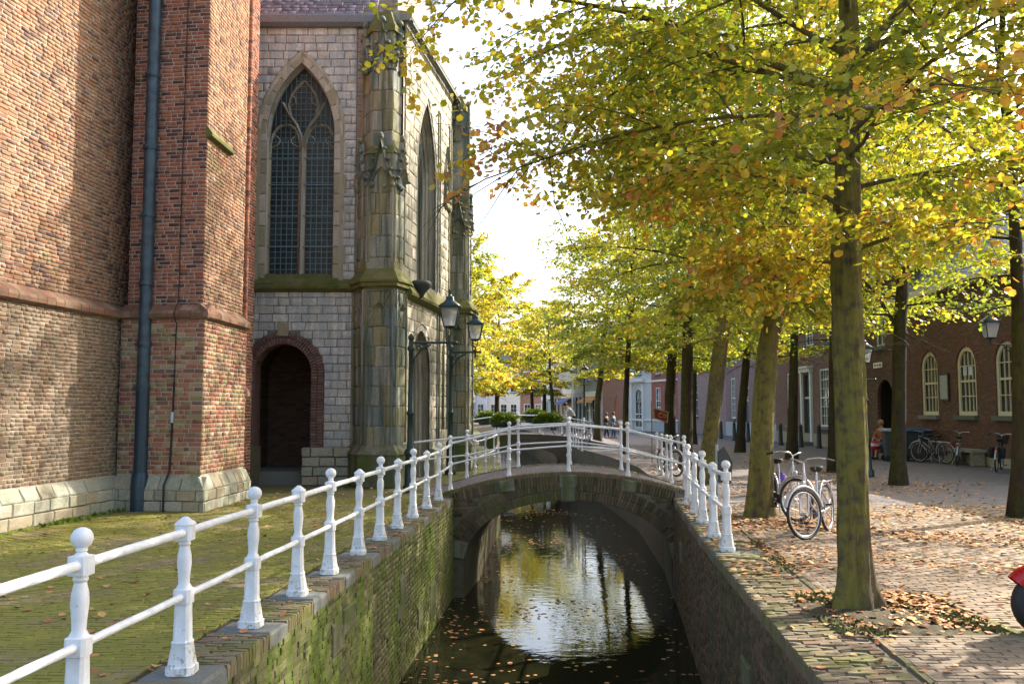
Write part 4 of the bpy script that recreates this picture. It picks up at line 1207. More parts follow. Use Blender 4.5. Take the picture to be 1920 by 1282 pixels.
HEX = np.array([(0, 0), (.30, -.42), (.72, -.36), (1.0, 0), (.72, .36), (.30, .42)])   # heart-like blade: along, across
def leaves_arrays(base_, tip_dir, side, size, near, r):
    """base_ (n,3), unit tip_dir, unit side -> verts, faces"""
    n = len(base_)
    nrm = np.cross(tip_dir, side)
    if near:
        sh = HEX; k = 6
    else:
        sh = np.array([(0, 0), (.5, -.42), (1.0, 0), (.5, .42)]); k = 4
    sz = size[:, None]
    fold = r.uniform(.05, .35, n)[:, None]
    curl = r.uniform(-.25, .15, n)[:, None]
    V = np.empty((n, k, 3))
    for i, (a, b) in enumerate(sh):
        V[:, i] = base_ + tip_dir * (a * sz) + side * (b * sz) + nrm * (abs(b) * fold * sz + curl * a * a * sz)
    V = V.reshape(-1, 3); o = (np.arange(n) * k)[:, None]
    if near: F_ = np.stack([np.concatenate([o + j for j in q], 1) for q in ((0, 1, 2, 3), (0, 3, 4, 5))], 1).reshape(-1, 4)
    else: F_ = np.concatenate([o, o + 1, o + 2, o + 3], 1)
    return V, F_, k

def nrm_(a): return a / np.maximum(np.linalg.norm(a, axis=-1, keepdims=True), 1e-9)

class Tree:
    def __init__(s, seed): s.r = np.random.default_rng(seed); s.wood = MB(); s.tw = []   # twigs: (start, dir, length)
def grow_tree(label, trunk, H, R, zc, nprim, nsec, ntw, nleaf, lsize, seed, near=False, age=(.35, .22), group='lime trees along the canal', keep=None, bark_='bark', elev=(8, 62), flare=1.5, forks=(), droop=.5, leafobj=0, name='linden_tree', orange=None, squash=1.0, twl=(.35, .8)):
    """trunk: [(x,y,z,r)...] measured; the crown's limbs leave it between zc and H"""
    T = Tree(seed); r = T.r
    bx, by = trunk[0][0], trunk[0][1]
    root = thing(name, label, 'tree', (bx, by, 0), 0, group)
    pts = [Vector(p[:3]) for p in trunk]; rr = [p[3] * .87 for p in trunk]
    if pts[-1].z < H:
        d = (pts[-1] - pts[-2]).normalized(); d = (d + Vector((0, 0, .6))).normalized(); last = pts[-1]; k = 5; r0 = rr[-1]
        for i in range(1, k + 1):
            t = i / k; pts.append(last + d * ((H - last.z) * t) + Vector((r.uniform(-.12, .12), r.uniform(-.12, .12), 0))); rr.append(r0 * (1 - .85 * t))
    # fine resampling for a knobbly stem
    fp, fr = [], []
    for i in range(len(pts) - 1):
        m = max(2, int((pts[i + 1] - pts[i]).length / (.055 if near else .5)))
        for j in range(m):
            t = j / m; fp.append(pts[i].lerp(pts[i + 1], t)); fr.append(rr[i] + (rr[i + 1] - rr[i]) * t)
    fp.append(pts[-1]); fr.append(rr[-1])
    nseg = 64 if near else 14
    vs = []; ph = r.uniform(0, 6.28, 8)
    for p, q in zip(fp, fr):
        for j in range(nseg):
            th = 2 * math.pi * j / nseg
            fl = (flare - 1) * math.exp(-max(0, p.z) / .17) * (1 + .7 * math.sin(5 * th + ph[0]) + .3 * math.sin(3 * th + ph[2])) if p.z < 1.2 else 0
            k = 1 + fl + .05 * math.sin(3 * th + ph[1] + p.z * 1.1) + .035 * math.sin(7 * th + ph[2] + p.z * .7) + .06 * math.sin(2 * th + p.z * 2.3 + ph[3]) * math.sin(p.z * 1.7 + ph[4])
            if near: k += .028 * (1 - 2 * abs(math.sin(8.5 * th + 1.3 * math.sin(p.z * 2.1 + ph[1]) + .8 * math.sin(p.z * 7 + th * 3 + ph[3])))) + .012 * math.sin(31 * th + 9 * math.sin(p.z * 5)) * math.sin(p.z * 23 + 4 * th)
            if near: k += .03 * math.sin(9 * th + ph[5] + 1.5 * math.sin(p.z * 3)) + .022 * math.sin(13 * th + p.z * 4) + .05 * math.exp(-((p.z - 2.35) / .22) ** 2) + .07 * math.sin(4.1 * p.z + ph[6]) * max(0, math.sin(2 * th + ph[7])) ** 2
            vs.append(Vector((p.x + q * k * math.cos(th), p.y + q * k * math.sin(th), p.z - (.06 if p.z <= .001 else 0))))
    fs = [(i * nseg + j, i * nseg + (j + 1) % nseg, (i + 1) * nseg + (j + 1) % nseg, (i + 1) * nseg + j) for i in range(len(fp) - 1) for j in range(nseg)]
    tm = MB(); tm.add(vs, fs, True); tm.build('trunk', M[bark_], root)
    def tp(z):
        for a, b, p, q in zip(fp, fp[1:], fr, fr[1:]):
            if a.z <= z <= b.z + 1e-6: t = (z - a.z) / max(1e-6, b.z - a.z); return a.lerp(b, t), p + (q - p) * t
        return fp[-1], fr[-1]
    limbs = MB()
    prim = []
    for i in range(nprim):
        t = (i + r.uniform(0, .8)) / nprim; z = zc + (H - zc) * t ** 1.1 * .96
        az = i * 2.39996 + r.uniform(-.35, .35) + seed
        prof = math.sin(math.pi * min(1, .18 + .80 * (1 - t) ** .75)) ** .6
        L = R * prof * r.uniform(.75, 1.1) * (.45 + .55 * (1 - t) + .15)
        el = rad(elev[0] + (elev[1] - elev[0]) * t + r.uniform(-8, 10))
        prim.append((tp(z)[0], az, el, max(.9, L), max(.016, min(.4 * tp(z)[1], .009 * L + .008))))
    for f_ in forks:       # (z, azimuth deg, elevation deg, length, radius) limbs seen in the photograph
        prim.append((tp(f_[0])[0], rad(f_[1]), rad(f_[2]), f_[3], f_[4]))
    tws = []; P0 = []; P1 = []
    for (o, az, el, L, rb) in prim:
        n = 7; p = o.copy(); path = [p.copy()]; a = az; e = el
        for k in range(n):
            d = Vector((math.cos(a) * math.cos(e), math.sin(a) * math.cos(e), math.sin(e)))
            p = p + d * (L / n); path.append(p.copy()); a += r.uniform(-.16, .16); e -= droop * .22 * (k / n + .3) + r.uniform(-.06, .06)
        limbs.tube(path, [rb * (1 - .82 * k / n) for k in range(n + 1)], 7 if near else 5, False)
        for s_ in range(nsec):
            t = .18 + .82 * (s_ + r.uniform(0, .8)) / nsec; q = t * n; k = min(n - 1, int(q)); st = path[k].lerp(path[k + 1], q - k)
            d = (path[k + 1] - path[k]).normalized(); sg = 1 if s_ % 2 else -1
            ang = rad(r.uniform(35, 70)) * sg; rot = Matrix.Rotation(ang, 3, 'Z')
            d2 = rot @ d; d2.z = d2.z * .5 + r.uniform(-.25, .35); d2.normalize()
            l2 = L * r.uniform(.26, .46) * (1.15 - .65 * t) + .25
            m_ = 4; pp = st.copy(); pa = [pp.copy()]
            for k2 in range(m_):
                pp = pp + d2 * (l2 / m_); pa.append(pp.copy()); d2 = (d2 + Vector((r.uniform(-.12, .12), r.uniform(-.12, .12), -.11 * droop * 2))).normalized()
            r2 = rb * .3 * (1 - .6 * t) + .003
            limbs.tube(pa, [r2 * (1 - .75 * k2 / m_) for k2 in range(m_ + 1)], 5 if near else 3, False)
            for w_ in range(ntw):
                t2 = .1 + .9 * (w_ + r.uniform(0, .9)) / ntw; q2 = t2 * m_; k3 = min(m_ - 1, int(q2)); s3 = pa[k3].lerp(pa[k3 + 1], min(1, q2 - k3))
                dd = (pa[k3 + 1] - pa[k3]).normalized()
                a3 = rad(r.uniform(25, 75)) * (1 if w_ % 2 else -1)
                d3 = Matrix.Rotation(a3, 3, 'Z') @ dd; d3.z = d3.z * .4 + r.uniform(-.45, .22); d3.normalize()
                tws.append((*s3, *d3, r.uniform(*twl)))
    A = np.array(tws)
    if keep is not None:
        A = A[keep(A[:, :3] + A[:, 3:6] * A[:, 6:7])]
    S, D, Lw = A[:, :3], A[:, 3:6], A[:, 6]
    if near:     # thin twigs as three-sided spikes, joined
        sel = np.arange(len(A)); a1 = nrm_(np.cross(D, np.array([0, 0, 1.0]))); b1 = np.cross(D, a1)
        rw = .0035
        dr = D + np.array([0, 0, -.12])
        V = np.stack([S + a1 * rw, S - a1 * rw * .5 + b1 * rw, S - a1 * rw * .5 - b1 * rw, S + dr * Lw[:, None]], 1).reshape(-1, 3)
        o = (np.arange(len(A)) * 4)[:, None]
        Fq = np.stack([np.concatenate([o + j for j in q], 1) for q in ((0, 1, 3), (1, 2, 3), (2, 0, 3))], 1).reshape(-1, 3)
        me = quads_mesh('twigs', V - np.array(root.location), Fq); me.materials.append(M[bark_]); finish('twigs', me, None, root, kind='stuff')
    limbs.build('limbs', M[bark_], root)
    # leaves along every twig, alternate, blades hanging out and down
    n = nleaf; tt = (np.arange(n)[None] + r.uniform(0, 1, (len(A), n))) / n
    B = S[:, None] + D[:, None] * (tt * Lw[:, None])[..., None]
    B = B + np.array([0, 0, -1.0]) * (.12 * (tt ** 2) * Lw[:, None])[..., None]
    sidev = nrm_(np.cross(D, np.array([0, 0, 1.0])))
    alt = np.where((np.arange(n) % 2) == 0, 1, -1)[None, :, None]
    td = D[:, None] * .45 + sidev[:, None] * alt * r.uniform(.4, 1.0, (len(A), n, 1)) + r.normal(0, .3, (len(A), n, 3)); td[..., 2] -= r.uniform(.15, 1.0, (len(A), n))
    td = nrm_(td).reshape(-1, 3); B = B.reshape(-1, 3)
    up = np.array([0, 0, 1.0]) + r.normal(0, .45, (len(B), 3))
    sd_ = nrm_(np.cross(td, up)); size = lsize * r.uniform(.45, 1.2, len(B))
    B = B + r.normal(0, .03, B.shape)
    ag = np.clip(age[0] + age[1] * (vnoise(B, .9, seed) - .5) * 2.2 + r.normal(0, age[1] * .5, len(B)), 0, 1)
    if orange is not None: ag = np.clip(ag + orange(B) * r.uniform(.2, 1.0, len(B)), 0, .97)
    # an occasional turned leaf
    ag = np.where(r.uniform(0, 1, len(B)) < .05, np.clip(ag + .35, 0, .95), ag)
    single = np.zeros(len(B), bool)
    if leafobj:
        rel = B - np.array([0, 0, EYE]); dep = rel[:, 1] * math.cos(PITCH) + rel[:, 2] * math.sin(PITCH); vv = -rel[:, 1] * math.sin(PITCH) + rel[:, 2] * math.cos(PITCH)
        sx = 960 + F * rel[:, 0] / np.maximum(dep, .1); sy = 641 - F * vv / np.maximum(dep, .1)
        ok = (dep > 1) & (sx > 0) & (sx < 1920) & (sy > 0) & (sy < 1282)
        idx = np.argsort(np.where(ok, dep / size, 1e9))[:leafobj]; single[idx] = True
        bins = {}
        for i in idx:
            k = (int(ag[i] * 8), int(r.integers(0, 3)))
            if k not in bins:
                v, f, kk = leaves_arrays(np.zeros((1, 3)), np.array([[1., 0, 0]]), np.array([[0., 1., 0]]), np.ones(1), True, r)
                me = quads_mesh('leaf', v, f, np.full(len(v), (k[0] + .5) / 8)); me.materials.append(M['leaf']); bins[k] = me
            x, y = td[i], sd_[i]; zz = np.cross(x, y); s0 = size[i]
            o = bpy.data.objects.new('leaf', bins[k]); COL.objects.link(o); o.parent = root
            b = B[i] - np.array(root.location)
            o.matrix_basis = Matrix(((x[0] * s0, y[0] * s0, zz[0] * s0, b[0]), (x[1] * s0, y[1] * s0, zz[1] * s0, b[1]), (x[2] * s0, y[2] * s0, zz[2] * s0, b[2]), (0, 0, 0, 1)))
    q = ~single
    V, Fc, k = leaves_arrays(B[q], td[q], sd_[q], size[q], near, r)
    B = B
    me = quads_mesh('crown', V - np.array(root.location), Fc, np.repeat(ag[q], k)); me.materials.append(M['leaf'])
    finish('crown', me, None, root, kind='stuff')
    return root

def TR(px, py, up, rb, Y=None):
    """trunk from picture measures: base pixel, then (px,py,r) points on the same depth"""
    b = G(px, py); Y = b.y
    out = [(b.x, b.y, 0, rb)]
    for (qx, qy, r) in up:
        p = at(qx, qy, Y); out.append((p.x, p.y, p.z, r))
    return out
def left_lim(x0, slope, z0):
    """keeps a crown from drooping over the canal: lowest foliage rises towards the church"""
    return lambda P: (P[:, 2] > z0 + slope * np.maximum(0, x0 - P[:, 0]))

GRP = 'lime trees in autumn leaf along the right quay'
zlow = lambda P: P[:, 2] > 2.3
# the big near one
def keep1(P):
    x, y, z = P.T
    s = np.stack([x, y, z - EYE], 1); dep = y * math.cos(PITCH) + (z - EYE) * math.sin(PITCH)
    spray = lambda a, b, rr_: np.linalg.norm(P - (np.array(a) + np.clip(((P - np.array(a)) @ (np.array(b) - np.array(a))) / np.sum((np.array(b) - np.array(a)) ** 2), 0, 1)[:, None] * (np.array(b) - np.array(a))), axis=1) < rr_
    ex = spray((1.6, 7.6, 4.3), (-.9, 7.5, 3.5), .4) | spray((2.85, 7.0, 3.9), (2.55, 4.7, 2.7), .42)
    return ex | (y > 3.6) & (y > 5.2) & (z > 2.45 + .62 * np.maximum(0, 2.0 - x)) & (z > 2.4 + .5 * np.maximum(0, np.abs(x - 2.9) - 2.2)) & (z > 3.4 + 0 * x - 1.0 * (np.abs(x - 2.4) < .9))
near_tree = grow_tree('mossy trunked lime tree standing in the square pit nearest the camera', TR(1606, 1140, [(1600, 1000, .150), (1597, 800, .145), (1590, 620, .140), (1587, 520, .150), (1588, 380, .125), (1590, 200, .105), (1592, 60, .09)], .17),
          12.0, 4.3, 2.9, 38, 11, 11, 15, .07, 3, True, (.41, .18), GRP, keep1, elev=(4, 60), flare=1.45,
          forks=[(4.55, 176, 24, 3.8, .04), (4.9, 200, 18, 3.4, .03), (4.75, 20, 48, 3.2, .045), (3.9, 172, 12, 2.6, .028), (4.35, 180, 0, 3.9, .022), (3.95, -94, 2, 3.1, .02)], leafobj=300,
          orange=lambda B: .55 * np.clip((2.9 - B[:, 0]) / 4.5, 0, 1) * np.clip((5.6 - B[:, 2]) / 3, 0, 1) + .3 * (B[:, 2] < 3.6) + .4 * (B[:, 1] < 6.0) + .35 * ((B[:, 0] < 0) & (B[:, 2] < 4.4)))
for tw_ in ([(1075, 215), (1040, 262), (1000, 305), (960, 352), (925, 398), (878, 466)], [(1000, 305), (968, 322), (940, 360), (915, 400), (884, 440)], [(1030, 190), (1030, 300), (1040, 380), (1070, 450), (1105, 505)]):
    mb = MB(); q_ = [at(a, b, 8.2) for a, b in tw_]; mb.tube(q_, [.007 - .0011 * i for i in range(len(q_))], 5, False); mb.build('bare_twig', M['bark_dark'], near_tree)
grow_tree('lime tree leaning right behind the two near bicycles', TR(1422, 968, [(1430, 800, .195), (1440, 650, .18), (1462, 540, .175), (1473, 450, .17), (1483, 330, .12), (1492, 180, .10), (1500, 40, .08)], .22),
          12.8, 5.2, 3.3, 40, 12, 11, 14, .08, 11, True, (.39, .18), GRP, lambda P: (P[:, 2] > 2.9 + .5 * np.maximum(0, 3.4 - P[:, 0])) & (P[:, 2] > 3.0), elev=(6, 62), flare=1.35,
          forks=[(4.3, 170, 52, 3.4, .09), (5.5, 185, 25, 3.8, .05), (6.2, 178, 22, 4.4, .05)], leafobj=200,
          orange=lambda B: .5 * np.clip((4.4 - B[:, 0]) / 4.5, 0, 1) * np.clip((7.5 - B[:, 2]) / 5, 0, 1))
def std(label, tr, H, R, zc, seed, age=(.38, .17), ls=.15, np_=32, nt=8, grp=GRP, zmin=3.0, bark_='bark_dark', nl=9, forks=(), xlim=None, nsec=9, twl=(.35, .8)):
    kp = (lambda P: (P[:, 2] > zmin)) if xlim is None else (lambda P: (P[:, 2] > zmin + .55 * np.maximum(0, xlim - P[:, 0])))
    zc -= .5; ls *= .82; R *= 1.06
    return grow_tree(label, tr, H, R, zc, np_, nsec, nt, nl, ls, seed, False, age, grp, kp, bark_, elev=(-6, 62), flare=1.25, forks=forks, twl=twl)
std('thick leaning lime tree just beyond the near bridge railing', TR(1322, 905, [(1335, 800, .21), (1350, 650, .2), (1362, 560, .19), (1372, 440, .13), (1380, 330, .1)], .25), 14.2, 5.1, 3.8, 21, ls=.135, np_=38, nt=8, nl=9, bark_='bark', zmin=3.4, xlim=3.3)
std('dark lime tree between the far bridge railing end and the thick leaning tree', TR(1287, 878, [(1287, 750, .2), (1290, 600, .17), (1298, 480, .12)], .22), 13.6, 4.8, 3.8, 31, ls=.15, zmin=3.6, xlim=2.8, np_=38)
std('stout dark lime tree behind the red banner', TR(1256, 842, [(1256, 740, .26), (1262, 640, .2)], .3), 10.5, 4.4, 4, 41, ls=.17, zmin=3.6)
std('slender lime tree between the far bridge and the banner', TR(1174, 850, [(1173, 760, .13), (1176, 690, .12), (1182, 600, .10)], .15), 10.4, 4.2, 3.8, 51, ls=.17, age=(.38, .16), zmin=3.4, xlim=2.6)
std('lime tree leaning right beside the far bridge lamp', TR(1120, 828, [(1122, 740, .2), (1130, 680, .17)], .24), 10.4, 4.2, 4, 61, ls=.2, age=(.42, .16), zmin=3.6, nt=6)
std('distant lime tree leaning left at the end of the far bridge', TR(1038, 806, [(1037, 770, .2), (1033, 720, .17)], .24), 10.2, 4.4, 3.8, 71, ls=.25, age=(.46, .15), np_=22, nt=5, zmin=3.8)
std('distant lime tree behind the planters of the far bridge', TR(998, 802, [(998, 760, .2), (997, 735, .18)], .24), 10, 4.4, 3.8, 72, ls=.28, age=(.48, .15), np_=22, nt=5, zmin=3.8)
# second row, towards the houses
G2 = 'lime trees of the second row, nearer the houses'
std('lime tree with a flared foot in front of the white fronted house', TR(1388, 847, [(1392, 760, .2), (1402, 640, .16), (1412, 560, .13)], .24), 10.4, 4.2, 4, 81, ls=.16, grp=G2, zmin=3.8)
std('lime tree standing in front of the house with the green door', TR(1484, 860, [(1487, 760, .19), (1490, 640, .16), (1496, 540, .13)], .22), 10.6, 4.3, 4, 82, ls=.15, grp=G2, zmin=3.8)
std('dark lime tree half hidden behind the nearest trunk', TR(1566, 884, [(1566, 760, .2), (1566, 600, .17)], .22), 10.6, 4.3, 4, 83, ls=.15, grp=G2, zmin=4)
std('forked lime tree in front of the refuse bins', TR(1684, 908, [(1685, 760, .175), (1688, 600, .165), (1692, 545, .16), (1698, 440, .11), (1700, 330, .09)], .2), 10.9, 4.5, 3.6, 84, ls=.13, np_=28, nt=7, nl=8, grp=G2, zmin=3.6, forks=[(3.55, 165, 62, 2.2, .06)], age=(.33, .17))
std('lime tree at the right edge with a ring of fallen leaves', TR(1912, 970, [(1914, 800, .13), (1911, 600, .12), (1902, 400, .1), (1892, 250, .09)], .17), 10.8, 4.4, 3.9, 85, ls=.115, np_=30, nt=8, nl=8, grp=G2, zmin=3.7, age=(.34, .17))
std('thin dark lime tree in front of the purple brick house', TR(1301, 832, [(1301, 760, .14), (1303, 680, .12)], .16), 10.0, 3.9, 4, 86, ls=.19, grp=G2, zmin=3.8)
# out of the frame on the right, shading the foreground
std('lime tree of the second row outside the picture on the right', [(8.4, 7.6, 0, .2), (8.4, 7.6, 3, .17), (8.5, 7.6, 5, .14)], 10.8, 4.3, 3.6, 87, ls=.16, grp=G2, zmin=3.4, np_=22, nt=5)
std('lime tree near the camera outside the picture on the right', [(8.6, .6, 0, .2), (8.6, .6, 3, .17), (8.5, .6, 5, .14)], 10.8, 4.3, 3.6, 88, ls=.16, grp=G2, zmin=3.4, np_=20, nt=5)
# left bank, beyond the church
G3 = 'yellowing lime trees on the left bank beyond the church'
std('yellow lime tree just past the church corner on the left bank', [(-3.1, 52, 0, .25), (-3.0, 52, 3, .2), (-2.9, 52, 5, .16)], 10.3, 4.2, 3.2, 91, ls=.24, age=(.5, .17), grp=G3, zmin=3.0, nt=6, np_=26)
std('slanting lime tree on the left bank behind the bicycles', [(-3.0, 64, 0, .25), (-3.3, 64, 3, .2), (-3.6, 64, 5, .16)], 10.4, 4.4, 3.2, 92, ls=.28, age=(.5, .15), grp=G3, zmin=2.9, nt=5)
std('farthest yellow lime tree on the left bank', [(-4.4, 80, 0, .25), (-4.3, 80, 3, .2), (-4.3, 80, 5, .16)], 10.5, 4.6, 3.2, 93, ls=.34, age=(.54, .14), grp=G3, zmin=2.9, nt=5, np_=20)
std('tallest yellow lime tree closing the view over the canal', [(-1.4, 84, 0, .3), (-1.4, 84, 3, .22), (-1.3, 84, 6, .18)], 13.6, 5.0, 3.4, 94, ls=.34, age=(.55, .12), grp=G3, zmin=3.2, nt=6, np_=26)
std('green tree far down the canal on its right side', [(3.4, 95, 0, .3), (3.4, 95, 3, .22), (3.4, 95, 6, .18)], 12, 5.2, 3.4, 95, ls=.38, age=(.45, .14), grp=G3, zmin=3.4, nt=5, np_=24)
# ================================================================== HOUSES
def house(name, label, p0, p1, eave, wallmat, openings, roofmat='roof_tile', depth=9, roofh=3.5, plinth=None, group=None, gutter=True, cornice='offwhite', frame='offwhite', cat='house', extra=None, reveal_d=.12):
    """front wall from p0 to p1 seen from the street (p0 on the viewer's left). openings: dicts"""
    h = thing(name, label, cat, (p0[0], p0[1], 0), 0, group)
    f = Face(p0, p1); arches = []
    for o in openings:
        o['a'] = Arch(o['u'], o['w'] / 2, o['z0'], o['z1'], o.get('rise', 0), o.get('kind', 'rect')); arches.append(o['a'])
    mb = MB(); sheet(mb, f, 0, f.w, 0, eave, arches)
    n = -f.n
    b0, b1 = f.p(0, 0) + n * depth, f.p(f.w, 0) + n * depth
    for q, r_ in ((f.p(f.w, 0), b1), (b1, b0), (b0, f.p(0, 0))): mb.quad(q, r_, r_ + Vector((0, 0, eave)), q + Vector((0, 0, eave)))
    for a in arches: reveal(mb, f, a, 0, -reveal_d, foot=a.v0 > .2)
    mb.build('wall', wallmat, h)
    # pitched roof with ridge along the street
    ov = .25; mb = MB()
    A = [f.p(-.05, eave + .05, ov), f.p(f.w + .05, eave + .05, ov)]; R0, R1 = f.p(-.05, eave + roofh, -depth / 2), f.p(f.w + .05, eave + roofh, -depth / 2)
    C = [f.p(f.w + .05, eave + .05, -depth - ov), f.p(-.05, eave + .05, -depth - ov)]
    mb.quad(A[0], A[1], R1, R0); mb.quad(C[0], C[1], R0, R1); mb.add([A[0], R0, C[1]], [(0, 1, 2)]); mb.add([A[1], C[0], R1], [(0, 1, 2)]); mb.quad(A[1], A[0], C[1], C[0])
    mb.build('roof', M[roofmat], h)
    if gutter:
        mb = MB(); mb.box(f.p(f.w / 2, eave - .05, .16), (f.w, .3, .22), math.atan2(f.u.y, f.u.x)); mb.build('cornice', M[cornice], h)
    if plinth:
        mb = MB(); u = 0
        segs = spans_of(0, f.w, arches, .2)
        for a, b in segs: mb.quad(f.p(a, 0, .05), f.p(b, 0, .05), f.p(b, plinth[1], .05), f.p(a, plinth[1], .05)); mb.quad(f.p(a, plinth[1], .05), f.p(b, plinth[1], .05), f.p(b, plinth[1], 0), f.p(a, plinth[1], 0)); 
        mb.build('plinth', plinth[0], h)
    ry = math.atan2(f.u.y, f.u.x)
    for o in openings:
        a = o['a']; t = o.get('t', 'window'); fm = M[o.get('frame', frame)]
        if t == 'void': 
            mb = MB(); reveal(mb, f, a, -reveal_d, -2.5); A_ = a.outline(); mb.add([f.p(x, z, -2.5) for x, z in A_], [tuple(range(len(A_)))]); mb.build('passage', M['interior'], h); continue
        if t == 'window':
            mb = MB(); fw_ = o.get('fw', .09); out = a.outline(grow=.0); inn = a.outline(grow=-fw_)
            inn[0] = (inn[0][0], a.v0 + fw_); inn[-1] = (inn[-1][0], a.v0 + fw_)
            out2, inn2 = out, inn
            d0, d1 = -.04, -.10
            k = len(out)
            for i in range(k):
                j = (i + 1) % k
                mb.quad(f.p(*out[i], d0), f.p(*inn[i], d0), f.p(*inn[j], d0), f.p(*out[j], d0))
                mb.quad(f.p(*inn[i], d0), f.p(*inn[i], d1), f.p(*inn[j], d1), f.p(*inn[j], d0))
            nc, nr = o.get('cols', 3), o.get('rows', 4); W = a.w - fw_; zt = a.top() - fw_; zb = a.v0 + fw_
            for i in range(1, nc):
                x = a.uc - W + 2 * W * i / nc; hh_ = zt
                if a.kind != 'rect':
                    tt = abs(x - a.uc) / W; hh_ = a.vs + (a.h - fw_) * math.sqrt(max(0, 1 - tt * tt))
                mb.box(f.p(x, (zb + hh_) / 2, -.095), (.028, .04, hh_ - zb), ry)
            for j in range(1, nr):
                z = zb + (zt - zb) * j / nr; hw = a.hw(z) or .1
                mb.box(f.p(a.uc, z, -.09), (2 * hw - fw_, .05, .07 if j == nr // 2 else .028), ry)
            w_ = mb.build('window', fm, h)
            if o.get('panes', False):
                Pp = Pieces('pane', M['glass'], w_, 60)
                for i in range(nc):
                    for j in range(nr):
                        z0_, z1_ = zb + (zt - zb) * j / nr, zb + (zt - zb) * (j + 1) / nr; x = a.uc - W + 2 * W * (i + .5) / nc
                        Pp.rect(f, x, (z0_ + z1_) / 2, 2 * W / nc, z1_ - z0_, .008, -.125, 0, .012)
                Pp.done()
            else:
                mb = MB(); A_ = a.outline(grow=-fw_ * .5); mb.add([f.p(x, z, -.118) for x, z in A_], [tuple(range(len(A_)))]); mb.build('pane', M['glass'], w_)
            if o.get('sill', True):
                mb = MB(); mb.box(f.p(a.uc, a.v0 - .07, .04), (2 * a.w + .16, .2, .14), ry); mb.build('sill', M['bluestone'], w_)
            if o.get('arch'):
                pass
        if t == 'door':
            mb = MB(); mb.box(f.p(a.uc, (a.v0 + a.top() - .0) / 2, -.16), (2 * a.w, .06, a.top() - a.v0), ry); d = mb.build('door', M[o.get('door', 'door_green')], h)
            mb = MB()
            for sx in (-1, 1):
                mb.box(f.p(a.uc + sx * a.w * .45, a.v0 + .55, -.12), (a.w * .6, .03, .7), ry); mb.box(f.p(a.uc + sx * a.w * .45, a.v0 + 1.45, -.12), (a.w * .6, .03, .8), ry)
            mb.build('door_panel', M[o.get('door', 'door_green')], d, kind='stuff')
            mb = MB(); mb.ball(f.p(a.uc + a.w * .7, a.v0 + 1.05, -.09), .035, 8, 6); mb.build('handle', M['chrome'], d)
            if o.get('surround'):
                mb = MB(); zt = a.top() + .12
                for sx in (-1, 1): mb.box(f.p(a.uc + sx * (a.w + .11), zt / 2, .04), (.2, .14, zt), ry)
                mb.box(f.p(a.uc, zt + .1, .07), (2 * a.w + .62, .24, .2), ry); mb.box(f.p(a.uc, zt + .24, .12), (2 * a.w + .8, .4, .09), ry)
                mb.build('door_surround', M['offwhite'], h)
            if o.get('light'):
                z = a.v0 + 2.15; mb = MB(); mb.box(f.p(a.uc, z, -.1), (2 * a.w, .08, .09), ry); mb.build('transom', M['offwhite'], h)
                mb = MB(); mb.box(f.p(a.uc, (z + a.top()) / 2 + .03, -.12), (2 * a.w - .1, .03, a.top() - z - .12), ry); mb.build('fanlight', M['glass'], h)
            if o.get('step'):
                mb = MB(); mb.box(f.p(a.uc, .09, .25), (2 * a.w + .5, .5, .18), ry); mb.build('doorstep', M['bluestone'], h)
    return h, f
BX = lambda f_u: (f_u.x, f_u.y, 0)
def brickmat(key, cols, mort, u, **k):
    M[key] = bricktex(key, cols, mort, u, (0, 0, 1), **k); return M[key]
X0 = 14.7
hallm = brickmat('hall_brick', [(.14, .075, .052), (.17, .09, .062), (.115, .062, .045), (.19, .11, .075)], (.1, .075, .055), (0, 1, 0))
# arched-window hall
W3 = [27.35, 29.4, 31.7]
f_ = lambda y: 34.6 - y
ops = [dict(u=34.6 - y, w=1.25, z0=1.55, z1=3.15, rise=.62, kind='round', cols=4, rows=4, frame='cream', fw=.13, panes=True) for y in (26.95, 29.35, 31.95)]
hall, hf_ = house('brick_hall', 'long dark brick hall with three round headed cream windows on the right', (X0, 34.6), (X0, 20.5), 5.9, hallm, ops, depth=10, roofh=4.5, cornice='cream', cat='building', plinth=(M['plinth'], .28))
# brick relieving arches over the windows
for o in ops:
    V = Pieces('arch_brick', M['clay'] if False else colour('hall_arch_brick', (.16, .07, .045), .9, grain=.4), hall, 60)
    for i in range(22):
        th = math.pi * (i + .5) / 22; V.rect(hf_, o['u'] + (.625 + .11) * math.cos(th), 3.15 + (.62 + .11) * math.sin(th), .2, .085, .03, -.012, th)
    V.done()
nb = thing('notice_board', 'dark framed notice board on the hall wall between the left two arched windows', 'notice board', hf_.p(34.6 - 30.75, 2.0, .04))
mb = MB(); mb.box(hf_.p(34.6 - 30.75, 2.5, .04), (.62, .06, .95), math.pi / 2); mb.build('frame', M['bolt_dark'], nb)
mb = MB(); mb.box(hf_.p(34.6 - 30.75, 2.5, .075), (.5, .012, .8), math.pi / 2); mb.build('paper', colour('faded_paper', (.34, .38, .36), .5), nb)
po = thing('poster_sheets', 'blue and white sheets taped inside the middle arched window', 'poster', hf_.p(34.6 - 29.35, 3.1, -.085))
for du in (-.24, .12):
    mb = MB(); mb.box(hf_.p(34.6 - 29.35 + du, 3.0, -.088), (.24, .004, .32), math.pi / 2); sh = mb.build('sheet', colour('pale_blue_paper', (.45, .5, .75), .6), po)
    mb = MB()
    for k in range(3): mb.box(hf_.p(34.6 - 29.35 + du, 2.92 + .08 * k, -.0845), (.17, .002, .03), math.pi / 2)
    mb.build('print', colour('white_paper', (.75, .76, .8), .6), sh, kind='stuff')
